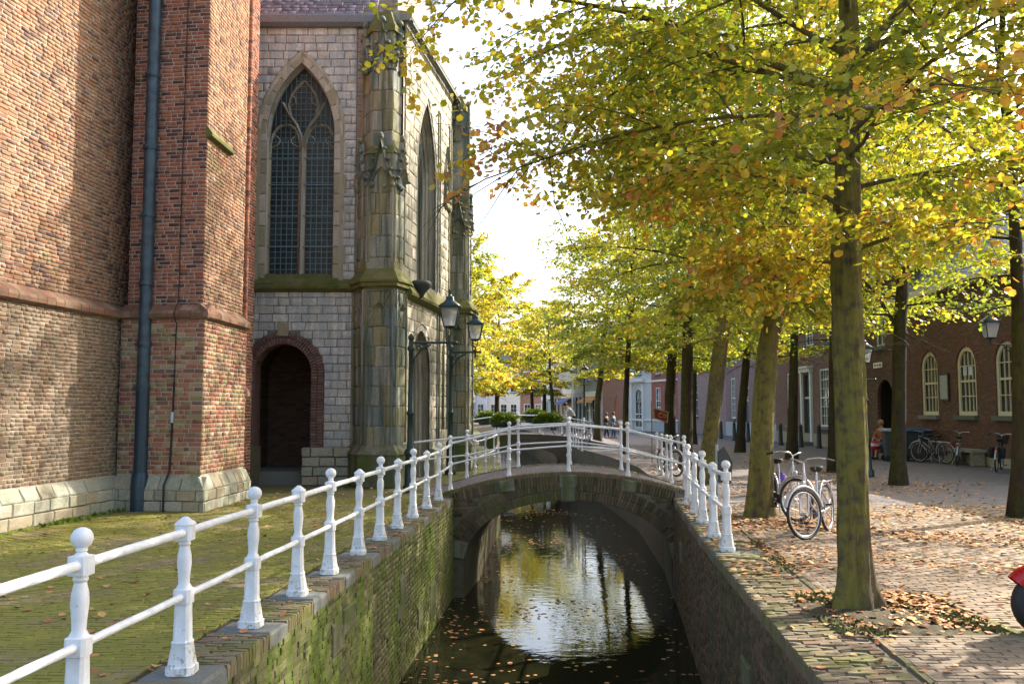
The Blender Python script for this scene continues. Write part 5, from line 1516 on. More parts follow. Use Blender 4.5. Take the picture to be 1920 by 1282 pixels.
# gateway part with the dark arch
gm = brickmat('gate_brick', [(.14, .08, .055), (.18, .11, .07), (.11, .07, .05)], (.1, .08, .06), (0, 1, 0))
house('gatehouse', 'brick gatehouse with a dark round archway between the hall and the brick house', (X0 + .25, 38.6), (X0 + .25, 34.6), 7.2, gm,
      [dict(u=2.2, w=1.5, z0=0, z1=2.2, rise=.75, kind='round', t='void'), dict(u=1.9, w=.9, z0=4.3, z1=5.9, cols=2, rows=3)], depth=8, roofh=3.6, cat='building')
sg = thing('street_sign', 'small white street name plate above the dark archway', 'sign', (X0 + .2, 36.9, 3.55))
mb = MB(); mb.box((X0 + .2, 36.9, 3.55), (.03, .85, .22)); mb.build('plate', M['white'], sg)
mb = MB()
for i, l in enumerate((.16, .12, .2)): mb.box((X0 + .183, 37.13 - .24 * i, 3.55), (.004, l, .07))
mb.build('lettering', M['bolt_dark'], sg, kind='stuff')
# house with the green door
h3 = brickmat('brown_house_brick', [(.2, .11, .085), (.24, .14, .1), (.17, .095, .075)], (.2, .16, .13), (0, 1, 0))
Y3 = 51.0
house('brick_house', 'brick house with a white door surround and tall white sash windows', (X0 + .1, Y3), (X0 + .1, 38.6), 7.6, h3,
      [dict(u=Y3 - 43.0, w=1.5, z0=.95, z1=3.7, cols=4, rows=6, panes=True), dict(u=Y3 - 45.5, w=1.2, z0=.2, z1=3.5, t='door', surround=True, light=True, step=True), dict(u=Y3 - 48.2, w=1.4, z0=.95, z1=3.7, cols=4, rows=6, panes=True)] +
      [dict(u=Y3 - y, w=1.3, z0=4.9, z1=6.8, cols=3, rows=4) for y in (41.9, 45, 48.2)], plinth=(M['plinth'], .6))
h4 = brickmat('purple_house_brick', [(.24, .16, .15), (.28, .19, .18), (.2, .14, .14)], (.28, .24, .22), (0, 1, 0))
house('brick_house', 'purplish brick house with a pale plinth behind the tree with the flared foot', (X0 + .15, 63), (X0 + .15, Y3), 7.4, h4,
      [dict(u=2.0, w=1.3, z0=1.2, z1=3.9, cols=4, rows=6), dict(u=5.4, w=1.1, z0=.2, z1=3.4, t='door', light=True, door='door_green'), dict(u=8.8, w=1.5, z0=1.2, z1=4.0, cols=4, rows=6, panes=True)] + [dict(u=u, w=1.2, z0=5.0, z1=6.7, cols=3, rows=4) for u in (2, 5.4, 8.8)], plinth=(colour('pale_blue_render', (.4, .45, .47), .8), .95))
# bent row beyond
RX = [(X0 + .15, 63), (12.9, 70.5), (11.6, 75.5), (10.0, 80), (8.6, 86), (7.4, 92), (6.6, 98), (5.8, 104), (5.0, 111), (4.0, 119)]
specs = [('purple grey house with a tall arched white window', (.3, .22, .2), 'brick_house', 7.2),
         ('red brick house with white windows and a pale plinth', (.34, .13, .1), 'brick_house', 7.8),
         ('white plastered house with an arched doorway and ornate gable', (.62, .62, .6), 'white_house', 9.0),
         ('pinkish brick chapel wall with a pointed red door', (.36, .2, .17), 'brick_chapel', 8.0),
         ('grey shopfront with tall dark windows', (.3, .31, .33), 'shop_house', 8.2),
         ('cream shopfront with narrow pilasters', (.55, .52, .44), 'shop_house', 7.6),
         ('white shopfront farther along the canal', (.66, .66, .64), 'shop_house', 8.4),
         ('pale pink shop house far down the row', (.5, .36, .3), 'shop_house', 7.5),
         ('white house at the far end of the row', (.64, .64, .62), 'white_house', 8.0)]
for i, (lab, c, nm, ev) in enumerate(specs):
    p, q = RX[i + 1], RX[i]; L = math.dist(p, q); u = (Vector(q) - Vector(p)).normalized()
    if i in (0, 1, 3): mt = brickmat('row_brick_%d' % i, [tuple(x * .85 for x in c), c, tuple(x * 1.12 for x in c)], tuple(min(.4, x * 1.3) for x in c), (u.x, u.y, 0))
    else: mt = masonry('row_plaster_%d' % i, [tuple(x * .93 for x in c), c], .1, .8, isl=False, bump=.1)
    op = []
    if i == 0: op = [dict(u=L * .35, w=1.3, z0=1.3, z1=3.6, rise=.65, kind='round', cols=3, rows=5), dict(u=L * .75, w=1.1, z0=.2, z1=3.6, t='door', light=True)]
    elif i == 1: op = [dict(u=L * .25, w=1.0, z0=1.4, z1=3.6, cols=2, rows=4), dict(u=L * .7, w=1.0, z0=1.4, z1=3.6, cols=2, rows=4)]
    elif i == 2: op = [dict(u=L * .5, w=1.5, z0=.2, z1=3.0, rise=.7, kind='round', t='window', cols=2, rows=3, fw=.16, sill=False), dict(u=L * .5, w=1.2, z0=4.8, z1=7.4, cols=2, rows=4)]
    elif i == 3: op = [dict(u=L * .62, w=1.2, z0=.1, z1=2.0, rise=1.1, kind='point', t='window', cols=1, rows=1, sill=False, frame='red_door_paint')]
    else:
        nn = 3; op = [dict(u=L * (k + .5) / nn, w=L / nn - .5, z0=.5, z1=3.0, cols=2, rows=2, fw=.12) for k in range(nn)]
    if i != 2: op += [dict(u=L * t, w=1.0, z0=4.7, z1=6.4, cols=2, rows=4) for t in (.25, .7)]
    colour('red_door_paint', (.4, .12, .06), .6)
    hh, fz = house(nm, lab, p, q, ev, mt, op, depth=8, roofh=3.2, roofmat='roof_red' if i % 2 else 'roof_tile', plinth=(colour('pale_blue_render', (.4, .45, .47), .8), .9) if i in (1, 5) else None, group='houses and shops in the row along the canal')
    if i >= 4:
        ryy = math.atan2(fz.u.y, fz.u.x); cc = [(.7, .7, .66), (.05, .09, .16), (.6, .4, .16), (.12, .08, .06), (.6, .62, .62)]
        for k in range(4): mb = MB(); mb.box(fz.p(.12 + (L - .24) * k / 3, 1.75, .08), (.26, .18, 3.5), ryy); mb.build('pilaster', colour('pilaster_%d' % i, cc[i - 4], .5), hh)
        mb = MB(); mb.box(fz.p(L / 2, 3.35, .1), (L - .1, .2, .5), ryy); mb.build('shop_fascia', colour('fascia_%d' % i, cc[(i + 1) % 5], .5), hh)
        if i in (4, 6): mb = MB(); mb.add([fz.p(.3, 3.1, .12), fz.p(L - .3, 3.1, .12), fz.p(L - .3, 2.65, .95), fz.p(.3, 2.65, .95), fz.p(L - .3, 2.45, .96), fz.p(.3, 2.45, .96)], [(0, 1, 2, 3), (3, 2, 4, 5)]); mb.build('awning', colour('awning_%d' % i, ((.55, .3, .1), (.1, .12, .3))[i == 6], .8), hh)
    if i in (1, 2):
        ryy = math.atan2(fz.u.y, fz.u.x)
        for z in (.95, 4.15): mb = MB(); mb.box(fz.p(L / 2, z, .05), (L, .14, .16), ryy); mb.build('stone_band', M['offwhite'], hh)
    if i == 2:
        for sx in (-1.05, 1.05): mb = MB(); mb.box(fz.p(L / 2 + sx, 2.0, .07), (.26, .2, 4.0), ryy); mb.build('pilaster', M['offwhite'], hh)
        mb = MB(); mb.box(fz.p(L / 2, 4.3, .15), (2.9, .5, .3), ryy); mb.build('door_cornice', M['offwhite'], hh)
    if i == 3:
        a = op[0]['a']; mb = MB(); mb.add([fz.p(x, z, -.09) for x, z in a.outline()], [tuple(range(17 + 14))]) if False else mb.box(fz.p(a.uc, 1.5, -.07), (1.1, .04, 2.9), math.atan2(fz.u.y, fz.u.x)); mb.build('red_door', M['red_door_paint'], hh)
# left bank beyond the church and the closing view
LX = [(-4.6, 140), (-6.6, 118), (-6.4, 108), (-6.2, 98), (-6.0, 88), (-5.9, 78)]
labs = [('pale grey shop on the left bank farthest away', (.5, .52, .54)), ('blue painted shopfront on the left bank', (.25, .42, .52)), ('white shopfront on the left bank behind the yellow trees', (.62, .64, .66)), ('light blue shopfront just past the church', (.35, .52, .62)), ('brick house directly behind the church on the left bank', (.3, .16, .11))]
for i, (lab, c) in enumerate(labs):
    p, q = LX[i + 1], LX[i]; L = math.dist(p, q); nn = 3
    mt = masonry('left_plaster_%d' % i, [tuple(x * .93 for x in c), c], .1, .8, isl=False, bump=.1)
    house('shop_house', lab, p, q, 7.5 + .5 * (i % 2), mt, [dict(u=L * (k + .5) / nn, w=L / nn - .7, z0=.5, z1=3.0, cols=2, rows=2) for k in range(nn)] + [dict(u=L * t, w=1.1, z0=4.6, z1=6.3, cols=2, rows=3) for t in (.2, .5, .8)], depth=8, group='shops on the left bank')
for i, (xa, xb, c, lab) in enumerate([(-8.5, -3.6, (.55, .58, .62), 'pale house closing the view at the end of the canal, left one'), (-3.6, 1.2, (.62, .6, .55), 'cream house closing the view at the end of the canal, middle one'), (1.2, 6.5, (.3, .18, .14), 'brick house closing the view at the end of the canal, right one')]):
    mt = masonry('end_plaster_%d' % i, [tuple(x * .93 for x in c), c], .1, .8, isl=False, bump=.1)
    house('end_house', lab, (xa, 132 + i), (xb, 132 + i), 7.5, mt, [dict(u=(xb - xa) * t, w=1.0, z0=z, z1=z + 1.9, cols=2, rows=3) for t in (.2, .5, .8) for z in (.8, 4.4)], depth=8, group='houses closing the view')
# ================================================================== RAILINGS
def post_secs(kind, h=1.0, s=1.0):
    a = [(0, .088, 1), (.05, .088, 1), (.055, .078, 1), (.19, .058, 1), (.20, .062, 1), (.215, .052, 1), (.44, .046, 1), (.445, .056, 1), (.535, .056, 1), (.54, .046, .6), (.57, .036, 0), (.62, .038, 0), (.70, .046, 0), (.75, .044, 0), (.81, .031, 0), (.825, .040, 0), (.845, .034, 0), (.85, .055, 1), (.945, .055, 1)]
    if kind == 'ball':
        a += [(.95, .036, 0), (.965, .022, 0), (.97, .03, 0)] + [(1.035 - .055 * math.cos(math.pi * t), .055 * math.sin(math.pi * t) + .002, 0) for t in (.15, .3, .45, .6, .75, .88, .97)]
    else: a += [(.95, .06, 1), (.96, .056, 1), (1.0, .012, 1)]
    return [(z * h, w_ * s, q) for z, w_, q in a]
def slim_secs(h=1.05):
    a = [(0, .055, .6), (.04, .05, .3), (.1, .036, 0), (.28, .032, 0), (.30, .045, 0), (.33, .045, 0), (.35, .03, 0), (.44, .030, 0), (.46, .046, 0), (.53, .046, 0), (.55, .03, 0), (.82, .026, 0), (.85, .042, .5), (.93, .042, .5), (.95, .022, 0)] + [(1.0 - .042 * math.cos(math.pi * t), .042 * math.sin(math.pi * t) + .002, 0) for t in (.15, .35, .5, .65, .85, .97)]
    return [(z * h, w_, q) for z, w_, q in a]
PM = {}
for k, sec in (('ball', post_secs('ball')), ('cap', post_secs('cap')), ('slim', slim_secs())):
    mb = MB(); mb.loft(sec, n=16, smooth=False) if False else mb.loft(sec, n=16); PM[k] = mb.mesh('post_' + k)
    PM[k].materials.append(M['white'])
    try: PM[k].set_sharp_from_angle(angle=rad(35))
    except Exception: pass
def railing(label, posts, kinds, heights, rr=(.027, .023), group='white iron railings', ends=(None, None), rz=0.0):
    t = thing('railing', label, 'railing', posts[0], 0, group)
    for p, k in zip(posts, kinds):
        o = bpy.data.objects.new('post', PM[k]); COL.objects.link(o); o.parent = t; o.location = Vector(p) - t.location; o.rotation_euler = (rnd.uniform(-.008, .008), rnd.uniform(-.008, .008), rz)
    P_ = [Vector(p) for p in posts]
    if ends[0]: P_ = [Vector(ends[0])] + P_
    if ends[1]: P_ = P_ + [Vector(ends[1])]
    for z, r in zip(heights, rr):
        for a, b in zip(P_, P_[1:]):
            n = 3; path = [a.lerp(b, i / n) + Vector((0, 0, z + (rnd.uniform(-.004, .004) if 0 < i < n else 0))) for i in range(n + 1)]
            mb = MB(); mb.tube(path, r, 12); mb.build('rail', M['white'], t)
    return t
px_ = [(180, 4.75), (363, None), (480, None), (567, None), (629, None), (682, None), (722, None), (756, None), (783, None), (807, None), (828, None)]
lp = []; kinds = []
for i, y in enumerate(RAILY):
    lp.append((LE(y) - .20, y, .01)); kinds.append('cap' if i % 2 == 0 else 'ball')
dz1 = lambda x: max(.012, .49 - .068 * (x - 1.1) ** 2)
railing('white painted railing of turned posts running along the mossy left quay into the foreground', lp, kinds, (.90, .49), group='white iron railings', ends=((LE(2.2) - .2, 2.2, .01), (-1.22, 18.12, dz1(-1.22) )))
nx = [-1.22, -.06, 1.12, 2.3, 3.42]
railing('white railing on the near edge of the near bridge', [(x, 18.12, dz1(x)) for x in nx], ['slim'] * 5, (.93, .52), (.022, .018))
railing('short white railing of turned posts going down from the near bridge on the right quay', [(RE(y) + .17, y, .01) for y in (16.6, 15.2, 13.9, 12.4, 11.15)], ['ball', 'cap', 'ball', 'cap', 'ball'], (.90, .49), ends=((3.42, 18.12, dz1(3.42)), None))
fx = [-1.02, .145, 1.31, 2.47, 3.6]
railing('white railing on the far edge of the near bridge reaching back to the church wall', [(x, 20.66, dz1(x)) for x in fx], ['slim'] * 5, (.93, .52), (.022, .018), ends=((-2.45, 20.6, .03), None))
railing('white railing of closely seen posts beyond the near bridge on the right bank', [(RE(y) + .3 + .02 * i, y, .01) for i, y in enumerate((21.8, 23.0, 24.3, 25.6))], ['slim'] * 4, (.93, .52), (.022, .018), ends=((3.6, 20.66, dz1(3.6)), None))
railing('white railing beyond the near bridge on the church side of the canal', [(LE(y) - .25 + .06 * i, y, .01) for i, y in enumerate((22.2, 24.5, 27.0, 30.0, 33.0))], ['slim'] * 5, (.93, .52), (.022, .018), ends=((-1.02, 20.66, dz1(-1.02)), None))
dz2 = lambda x: max(.012, .55 - .03 * (x - .7) ** 2)
railing('white railing on the near edge of the far bridge', [(x, 45.12, dz2(x)) for x in (-3.4, -2.2, -.9, .3, 1.5, 2.7, 3.9)], ['slim'] * 7, (.93, .5), (.022, .018))
railing('white railing on the far edge of the far bridge behind the planters', [(x, 49.3, dz2(x)) for x in (-3.4, -2.2, -.9, .3, 1.5, 2.7, 3.9)], ['slim'] * 7, (.93, .5), (.022, .018))
railing('white railing going from the far bridge along the right bank', [(2.95, y, .01) for y in (43.8, 42.2, 40.4, 38.4)], ['slim'] * 4, (.93, .5), (.022, .018))

# ================================================================== LANTERNS
def lantern_parts(root, c, s=1.0):
    x, y, z = c
    mb = MB(); w0, w1, h = .105 * s, .175 * s, .36 * s
    corners = [(-1, -1), (1, -1), (1, 1), (-1, 1)]
    for a, b in corners: mb.tube([(x + a * w0, y + b * w0, z), (x + a * w1, y + b * w1, z + h)], .012 * s, 5)
    for zz, w_ in ((z, w0), (z + h, w1)):
        for i in range(4):
            a, b = corners[i], corners[(i + 1) % 4]; mb.tube([(x + a[0] * w_, y + a[1] * w_, zz), (x + b[0] * w_, y + b[1] * w_, zz)], .014 * s, 5)
    mb.build('lantern_frame', M['green_iron'], root)
    mb = MB(); mb.loft([(0, w1 * 1.18, 1), (.02 * s, w1 * 1.2, 1), (.11 * s, w1 * .55, 1), (.15 * s, w1 * .42, .8), (.19 * s, w1 * .45, .5), (.21 * s, w1 * .2, 0), (.26 * s, .02 * s, 0), (.29 * s, .03 * s, 0), (.36 * s, .004, 0)], (x, y, z + h), 16); mb.build('lantern_cap', M['green_iron'], root)
    g = MB()
    q = [(x + a * w0 * .95, y + b * w0 * .95, z + .01) for a, b in corners]; r_ = [(x + a * w1 * .95, y + b * w1 * .95, z + h - .01) for a, b in corners]
    for i in range(4):
        g = MB(); j = (i + 1) % 4; g.quad(q[i], q[j], r_[j], r_[i]); g.build('lantern_pane', lantglass(), root)
    mb = MB(); mb.tube([(x, y, z), (x, y, z + .12 * s)], .035 * s, 8); mb.ball((x, y, z + .17 * s), .045 * s, 8, 6, 1.3); mb.build('bulb', M['offwhite'], root)
    mb = MB(); mb.loft([(-.04, .02, 0), (-.02, .05, 0), (0, w0 * 1.1, .8), (.02, w0 * 1.15, 1)], (x, y, z - .01), 12); mb.build('lantern_base', M['green_iron'], root)
def lantglass():
    if 'lg' not in M:
        m, t, p = base('clear_lantern_glass'); t.nodes.remove(p); out = [n for n in t.nodes if n.bl_idname == 'ShaderNodeOutputMaterial'][0]
        tr = t.nodes.new('ShaderNodeBsdfTransparent'); tr.inputs[0].default_value = (.85, .88, .88, 1); d = t.nodes.new('ShaderNodeBsdfDiffuse'); d.inputs[0].default_value = (.6, .62, .62, 1); tl = t.nodes.new('ShaderNodeBsdfTranslucent'); tl.inputs[0].default_value = (.7, .72, .72, 1); g = t.nodes.new('ShaderNodeBsdfGlossy'); g.inputs['Roughness'].default_value = .05
        a = t.nodes.new('ShaderNodeMixShader'); a.inputs[0].default_value = .5; t.links.new(d.outputs[0], a.inputs[1]); t.links.new(tl.outputs[0], a.inputs[2])
        b = t.nodes.new('ShaderNodeMixShader'); b.inputs[0].default_value = .35; t.links.new(tr.outputs[0], b.inputs[1]); t.links.new(a.outputs[0], b.inputs[2])
        c = t.nodes.new('ShaderNodeMixShader'); c.inputs[0].default_value = .1; t.links.new(b.outputs[0], c.inputs[1]); t.links.new(g.outputs[0], c.inputs[2]); t.links.new(c.outputs[0], out.inputs[0]); M['lg'] = m
    return M['lg']
def arm_lamp(label, x, y, h, arm, sgn=1, group='cast iron street lamps with a side arm'):
    t = thing('street_lamp', label, 'street lamp', (x, y, 0), 0, group)
    mb = MB(); mb.loft([(0, .15, .3), (.12, .15, .3), (.16, .12, 0), (.75, .105, 0), (.8, .13, 0), (.86, .125, 0), (.92, .075, 0), (1.6, .066, 0), (1.63, .085, 0), (1.67, .085, 0), (1.7, .062, 0), (h - .25, .05, 0), (h - .22, .075, 0), (h - .15, .075, 0), (h - .12, .05, 0), (h, .05, 0), (h + .03, .07, 0), (h + .09, .055, 0), (h + .14, .012, 0)], (x, y, 0), 16); mb.build('pole', M['green_iron'], t)
    xe = x + sgn * arm
    mb = MB(); mb.tube([(x, y, h - .06), (xe + sgn * .12, y, h - .06)], .026, 8); mb.ball((xe + sgn * .13, y, h - .06), .04, 8, 6)
    pts = [(x + sgn * .03, y, h - .55), (x + sgn * .08, y, h - .38), (x + sgn * .2, y, h - .22), (x + sgn * .42, y, h - .1)]; mb.tube(pts, .018, 6)
    mb.ring((x + sgn * .17, y, h - .17), .05, .012, 'y', 14, 5); mb.ring((x + sgn * .32, y, h - .115), .03, .01, 'y', 12, 5)
    mb.build('arm', M['green_iron'], t)
    mb = MB(); mb.loft([(-.17, .012, 0), (-.13, .035, 0), (-.08, .02, 0), (0, .045, 0), (.06, .04, 0), (.1, .02, 0), (.14, .045, 0), (.16, .02, 0)], (xe, y, h - .06), 12)
    for a in range(4):
        an = a * math.pi / 2 + .78; mb.tube([(xe + .02 * math.cos(an), y + .02 * math.sin(an), h + .08), (xe + .1 * math.cos(an), y + .1 * math.sin(an), h + .16), (xe + .09 * math.cos(an), y + .09 * math.sin(an), h + .28)], .010, 5)
    mb.build('lantern_bracket', M['green_iron'], t)
    lantern_parts(t, (xe, y, h + .28), 1.15)
    return t
arm_lamp('dark green lamp post nearest the church corner, lantern on a side arm', -2.14, 19.2, 3.2, .82)
arm_lamp('dark green lamp post farther back, its lantern against the yellow trees', -1.66, 24.6, 3.35, .66)
def post_lamp(label, x, y, h, s=1.25):
    t = thing('street_lamp', label, 'street lamp', (x, y, 0))
    mb = MB(); mb.loft([(0, .17, .3), (.15, .17, .3), (.2, .13, 0), (.9, .115, 0), (.95, .15, 0), (1.02, .14, 0), (1.1, .085, 0), (1.9, .075, 0), (1.94, .1, 0), (1.98, .1, 0), (2.02, .07, 0), (h - .5, .05, 0), (h - .45, .08, 0), (h - .4, .05, 0), (h - .12, .045, 0), (h - .08, .08, 0), (h - .02, .06, 0)], (x, y, 0), 16); mb.build('pole', M['green_iron'], t)
    mb = MB(); mb.tube([(x - .28, y, h - .43), (x + .28, y, h - .43)], .018, 6); mb.ball((x - .28, y, h - .43), .035, 8, 6); mb.ball((x + .28, y, h - .43), .035, 8, 6); mb.build('ladder_bar', M['green_iron'], t)
    lantern_parts(t, (x, y, h), s)
post_lamp('dark green lamp post with its lantern on top, right of the nearest trunk', G(1626, 893).x, G(1626, 893).y, 2.95, 1.05)
b_ = at(1913, 760, 22.5)
t = thing('street_lamp', 'teal lamp post at the right edge with its lantern on a long thin arm', 'street lamp', (b_.x, b_.y, 0))
mb = MB(); mb.loft([(0, .13, .2), (.8, .12, 0), (.85, .14, 0), (.9, .1, 0), (2.3, .09, 0), (5.4, .075, 0), (5.45, .12, .8), (5.6, .12, .8), (5.65, .03, 0)], (b_.x, b_.y, 0), 14); mb.build('pole', colour('teal_iron', (.04, .13, .13), .4), t)
L_ = at(1857, 650, 22.5)
mb = MB(); mb.tube([(b_.x, b_.y, L_.z + .02), (L_.x, b_.y, L_.z + .08)], .016, 6); mb.tube([(b_.x, b_.y, L_.z - .35), (L_.x + .3, b_.y, L_.z + .05)], .012, 6); mb.tube([(L_.x, b_.y, L_.z + .02), (L_.x, b_.y, L_.z + .22)], .025, 8); mb.build('arm', M['bolt_dark'], t)
lantern_parts(t, (L_.x, b_.y, L_.z + .22), 1.05)
fl = G(1096, 826)
post_lamp('distant dark lamp post between the cyclist and the leaning tree', fl.x, fl.y, 3.6, 1.3)

# ================================================================== BICYCLES
def bicycle(label, loc, rz, frame='black', lean=0.0, steer=.0, basket=False, bags=None, rim='chrome', step=False, tyre='black', wall_=None, group=None, seatbag=False, spokes=True):
    t = thing('bicycle', label, 'bicycle', loc, 0, group)
    t.rotation_euler = (lean, 0, rz)
    R = .335; bxl, fxl = -.53, .55
    fm = M[frame]
    def wheel(x, st=0.0):
        mb = MB(); mb.ring((0, 0, 0), R - .02, .021, 'y', 32, 8); w_ = mb.build_free('wheel', M[tyre], t); w_.location = (x, 0, R); w_.rotation_euler = (0, 0, st)
        mb = MB(); mb.ring((0, 0, 0), R - .047, .012, 'y', 32, 6); mb.build_free('rim', M[rim], w_)
        mb = MB()
        for k in range(16):
            a = 2 * math.pi * k / 16; s_ = .03 if k % 2 else -.03; mb.tube([(.025 * math.cos(a + .6), s_, .025 * math.sin(a + .6)), ((R - .05) * math.cos(a), 0, (R - .05) * math.sin(a))], .0022, 3, False)
        mb.build_free('spokes', M['chrome'], w_, kind='stuff')
        mb = MB(); mb.tube([(0, -.055, 0), (0, .055, 0)], .024, 8); mb.build_free('hub', M['chrome'], w_)
        mb = MB(); a0, a1 = (rad(20), rad(170)) if x > 0 else (rad(-5), rad(175))
        mb.ring((0, 0, 0), R + .03, .022, 'y', 18, 6, (a0, a1), 1.3); mb.build_free('mudguard', M[rim if rim != 'chrome' else 'silver'], w_)
    wheel(bxl); wheel(fxl, steer)
    mb = MB(); bb = (-.07, 0, .29); st = (-.20, 0, .80); hd = (.36, 0, .86); hl = (.40, 0, .68)
    mb.tube([bb, st], .016, 8)
    if step: mb.tube([hl, (.2, 0, .42), (-.02, 0, .33), bb], .019, 8); mb.tube([hd, (.16, 0, .62), (-.13, 0, .5)], .015, 8)
    else: mb.tube([hl, bb], .018, 8); mb.tube([hd, (-.185, 0, .76)], .016, 8)
    mb.tube([hl, hd], .021, 8)
    for s_ in (-.05, .05): mb.tube([bb, (bxl, s_, R)], .010, 6); mb.tube([(-.185, 0, .74), (bxl, s_, R)], .009, 6)
    mb.build_free('frame', fm, t)
    c, s = math.cos(steer), math.sin(steer)
    mb = MB()
    for s_ in (-.055, .055): mb.tube([(.41, s_ * .8, .68), (.47, s_, .55), (fxl, s_, R)], .012, 6)
    mb.build_free('fork', M['silver'], t)
    mb = MB(); mb.tube([(.36, 0, .84), (.33, 0, 1.0)], .014, 8)
    for s_ in (-1, 1):
        H = [(.33, 0, 1.0), (.36, s_ * .1, 1.05), (.30, s_ * .24, 1.06), (.14, s_ * .29, 1.02)]
        H = [(.33 + (q[0] - .33) * c - q[1] * s, (q[0] - .33) * s + q[1] * c, q[2]) for q in H]; mb.tube(H, .012, 8)
    mb.build_free('handlebar', M['chrome'], t)
    for s_ in (-1, 1):
        q = [(.2, s_ * .275, 1.035), (.08, s_ * .3, 1.0)]; q = [(.33 + (a - .33) * c - b * s, (a - .33) * s + b * c, z) for a, b, z in q]
        mb = MB(); mb.tube(q, .018, 8); mb.build_free('grip', M['black'], t)
    mb = MB(); mb.loft([(0, .03, .3, .8), (.03, .085, .2, .9), (.07, .1, .2, .95), (.085, .085, .2, .9)], (-.27, 0, .84), 14); mb.loft([(.045, .03, 0), (.08, .022, 0)], (-.13, 0, .84), 8); mb.build_free('saddle', M['black'], t)
    mb = MB(); mb.tube([(-.2, 0, .78), (-.225, 0, .86)], .013, 8); mb.build_free('seat_post', M['chrome'], t)
    mb = MB()
    for s_ in (-.06, .06): mb.tube([(-.2, s_, .70), (-.75, s_, .70)], .007, 5); mb.tube([(-.7, s_, .70), (bxl, s_, R)], .006, 5)
    for k in range(4): mb.tube([(-.3 - .13 * k, -.06, .70), (-.3 - .13 * k, .06, .70)], .006, 5)
    mb.build_free('rack', M['silver'] if not bags else M['black'], t)
    mb = MB(); mb.add([(bb[0] + .09, -.045, .22), (bb[0] + .09, -.045, .36), (bxl - .05, -.045, .40), (bxl - .05, -.045, .28), (bb[0] + .09, -.025, .22), (bb[0] + .09, -.025, .36), (bxl - .05, -.025, .40), (bxl - .05, -.025, .28)], [(0, 1, 2, 3), (7, 6, 5, 4), (0, 4, 5, 1), (1, 5, 6, 2), (2, 6, 7, 3), (3, 7, 4, 0)]); mb.build_free('chain_guard', M['black'], t)
    mb = MB(); mb.tube([(-.07, -.09, .29), (.06, -.09, .18)], .01, 6); mb.tube([(-.07, .09, .29), (-.2, .09, .40)], .01, 6); mb.tube([(-.07, -.09, .29), (-.07, .09, .29)], .012, 6); mb.build_free('crank', M['chrome'], t)
    for q in ((.06, -.14, .18), (-.2, .14, .40)):
        mb = MB(); mb.box(q, (.09, .09, .022)); mb.build_free('pedal', M['black'], t)
    mb = MB(); mb.tube([(-.30, .06, .30), (-.42, .16, .02)], .008, 5); mb.build_free('kickstand', M['chrome'], t)
    mb = MB(); mb.ball((.47, 0, .74), .035, 8, 6); mb.build_free('headlight', M['chrome'], t)
    mb = MB(); mb.box((-.78, 0, .66), (.03, .07, .06)); mb.build_free('rear_light', colour('red_lens', (.6, .02, .015), .3), t)
    if bags:
        for s_ in (-1, 1): mb = MB(); mb.loft([(0, .12, .8, .38), (.03, .15, .8, .42), (.27, .16, .8, .46), (.31, .14, .8, .4)], (-.5, s_ * .13, .38), 14); mb.build_free('pannier', M[bags], t)
    if basket: mb = MB(); mb.loft([(0, .11, .8, 1.1), (.03, .12, .8, 1.1), (.24, .15, .8, 1.1), (.25, .14, .8, 1.1)], (.52, 0, .76), 14); mb.build_free('basket', colour('dark_wicker', (.05, .035, .025), .8), t)
    return t
colour('violet_cloth', (.1, .04, .4), .6); colour('black_cloth', (.02, .02, .025), .8); colour('green_bike', (.03, .2, .18), .35); colour('blue_bike', (.03, .06, .3), .35); colour('silver_tyre', (.35, .35, .34), .5)
P1 = G(1513, 1012)
bicycle('silver ladies bicycle leaning on the nearest trunk, front wheel turned to the camera', (P1.x + .31, P1.y + .46, 0), rad(236), 'silver', lean=rad(5), steer=rad(-24), rim='chrome', step=True)
P2 = G(1487, 978)
bicycle('bicycle with violet panniers leaning on the tree behind the silver bicycle', (P2.x - .02, P2.y + .55, 0), rad(-84), 'silver', lean=rad(-4), steer=rad(24), bags='violet_cloth', step=True)
ba = G(1745, 856); bicycle('grey bicycle with pale mudguards against the hall wall beside the bins', (X0 - .7, 30.7, 0), rad(100), 'silver', lean=rad(-6), steer=.4, rim='silver_tyre', group='bicycles parked along the hall')
bicycle('second grey bicycle overlapping the pale mudguards of its neighbour by the hall', (X0 - .9, 29.9, 0), rad(112), 'black', lean=rad(-5), steer=.2, rim='silver_tyre', group='bicycles parked along the hall')
bb_ = G(1797, 858); bicycle('turquoise bicycle in front of the low stone bench by the hall', (X0 - .8, 28.5, 0), rad(62), 'green_bike', lean=rad(5), step=True, group='bicycles parked along the hall')
bc = G(1885, 870); bicycle('black bicycle with black panniers and a red light under the rightmost arched window', (X0 - .9, 25.9, 0), rad(55), 'black', lean=rad(4), bags='black_cloth', basket=True, step=True, group='bicycles parked along the hall')
bd = G(1243, 892); bicycle('blue bicycle standing behind the white posts beyond the near bridge', (4.15, 24.2, 0), rad(-80), 'blue_bike', step=True, steer=.3)
be = G(893, 840); bicycle('dark bicycle with a red seat cover at the left bank railing', (-1.75, 29.5, 0), rad(-75), 'black', bags='black_cloth', step=True, group='bicycles by the left bank railing')
bicycle('silver bicycle beside the dark one at the left bank railing', (-2.1, 31.5, 0), rad(-60), 'silver', step=True, group='bicycles by the left bank railing')
bicycle('dark bicycle parked behind the far bridge railing on the right bank', (3.6, 42.6, 0), rad(85), 'black', step=True)

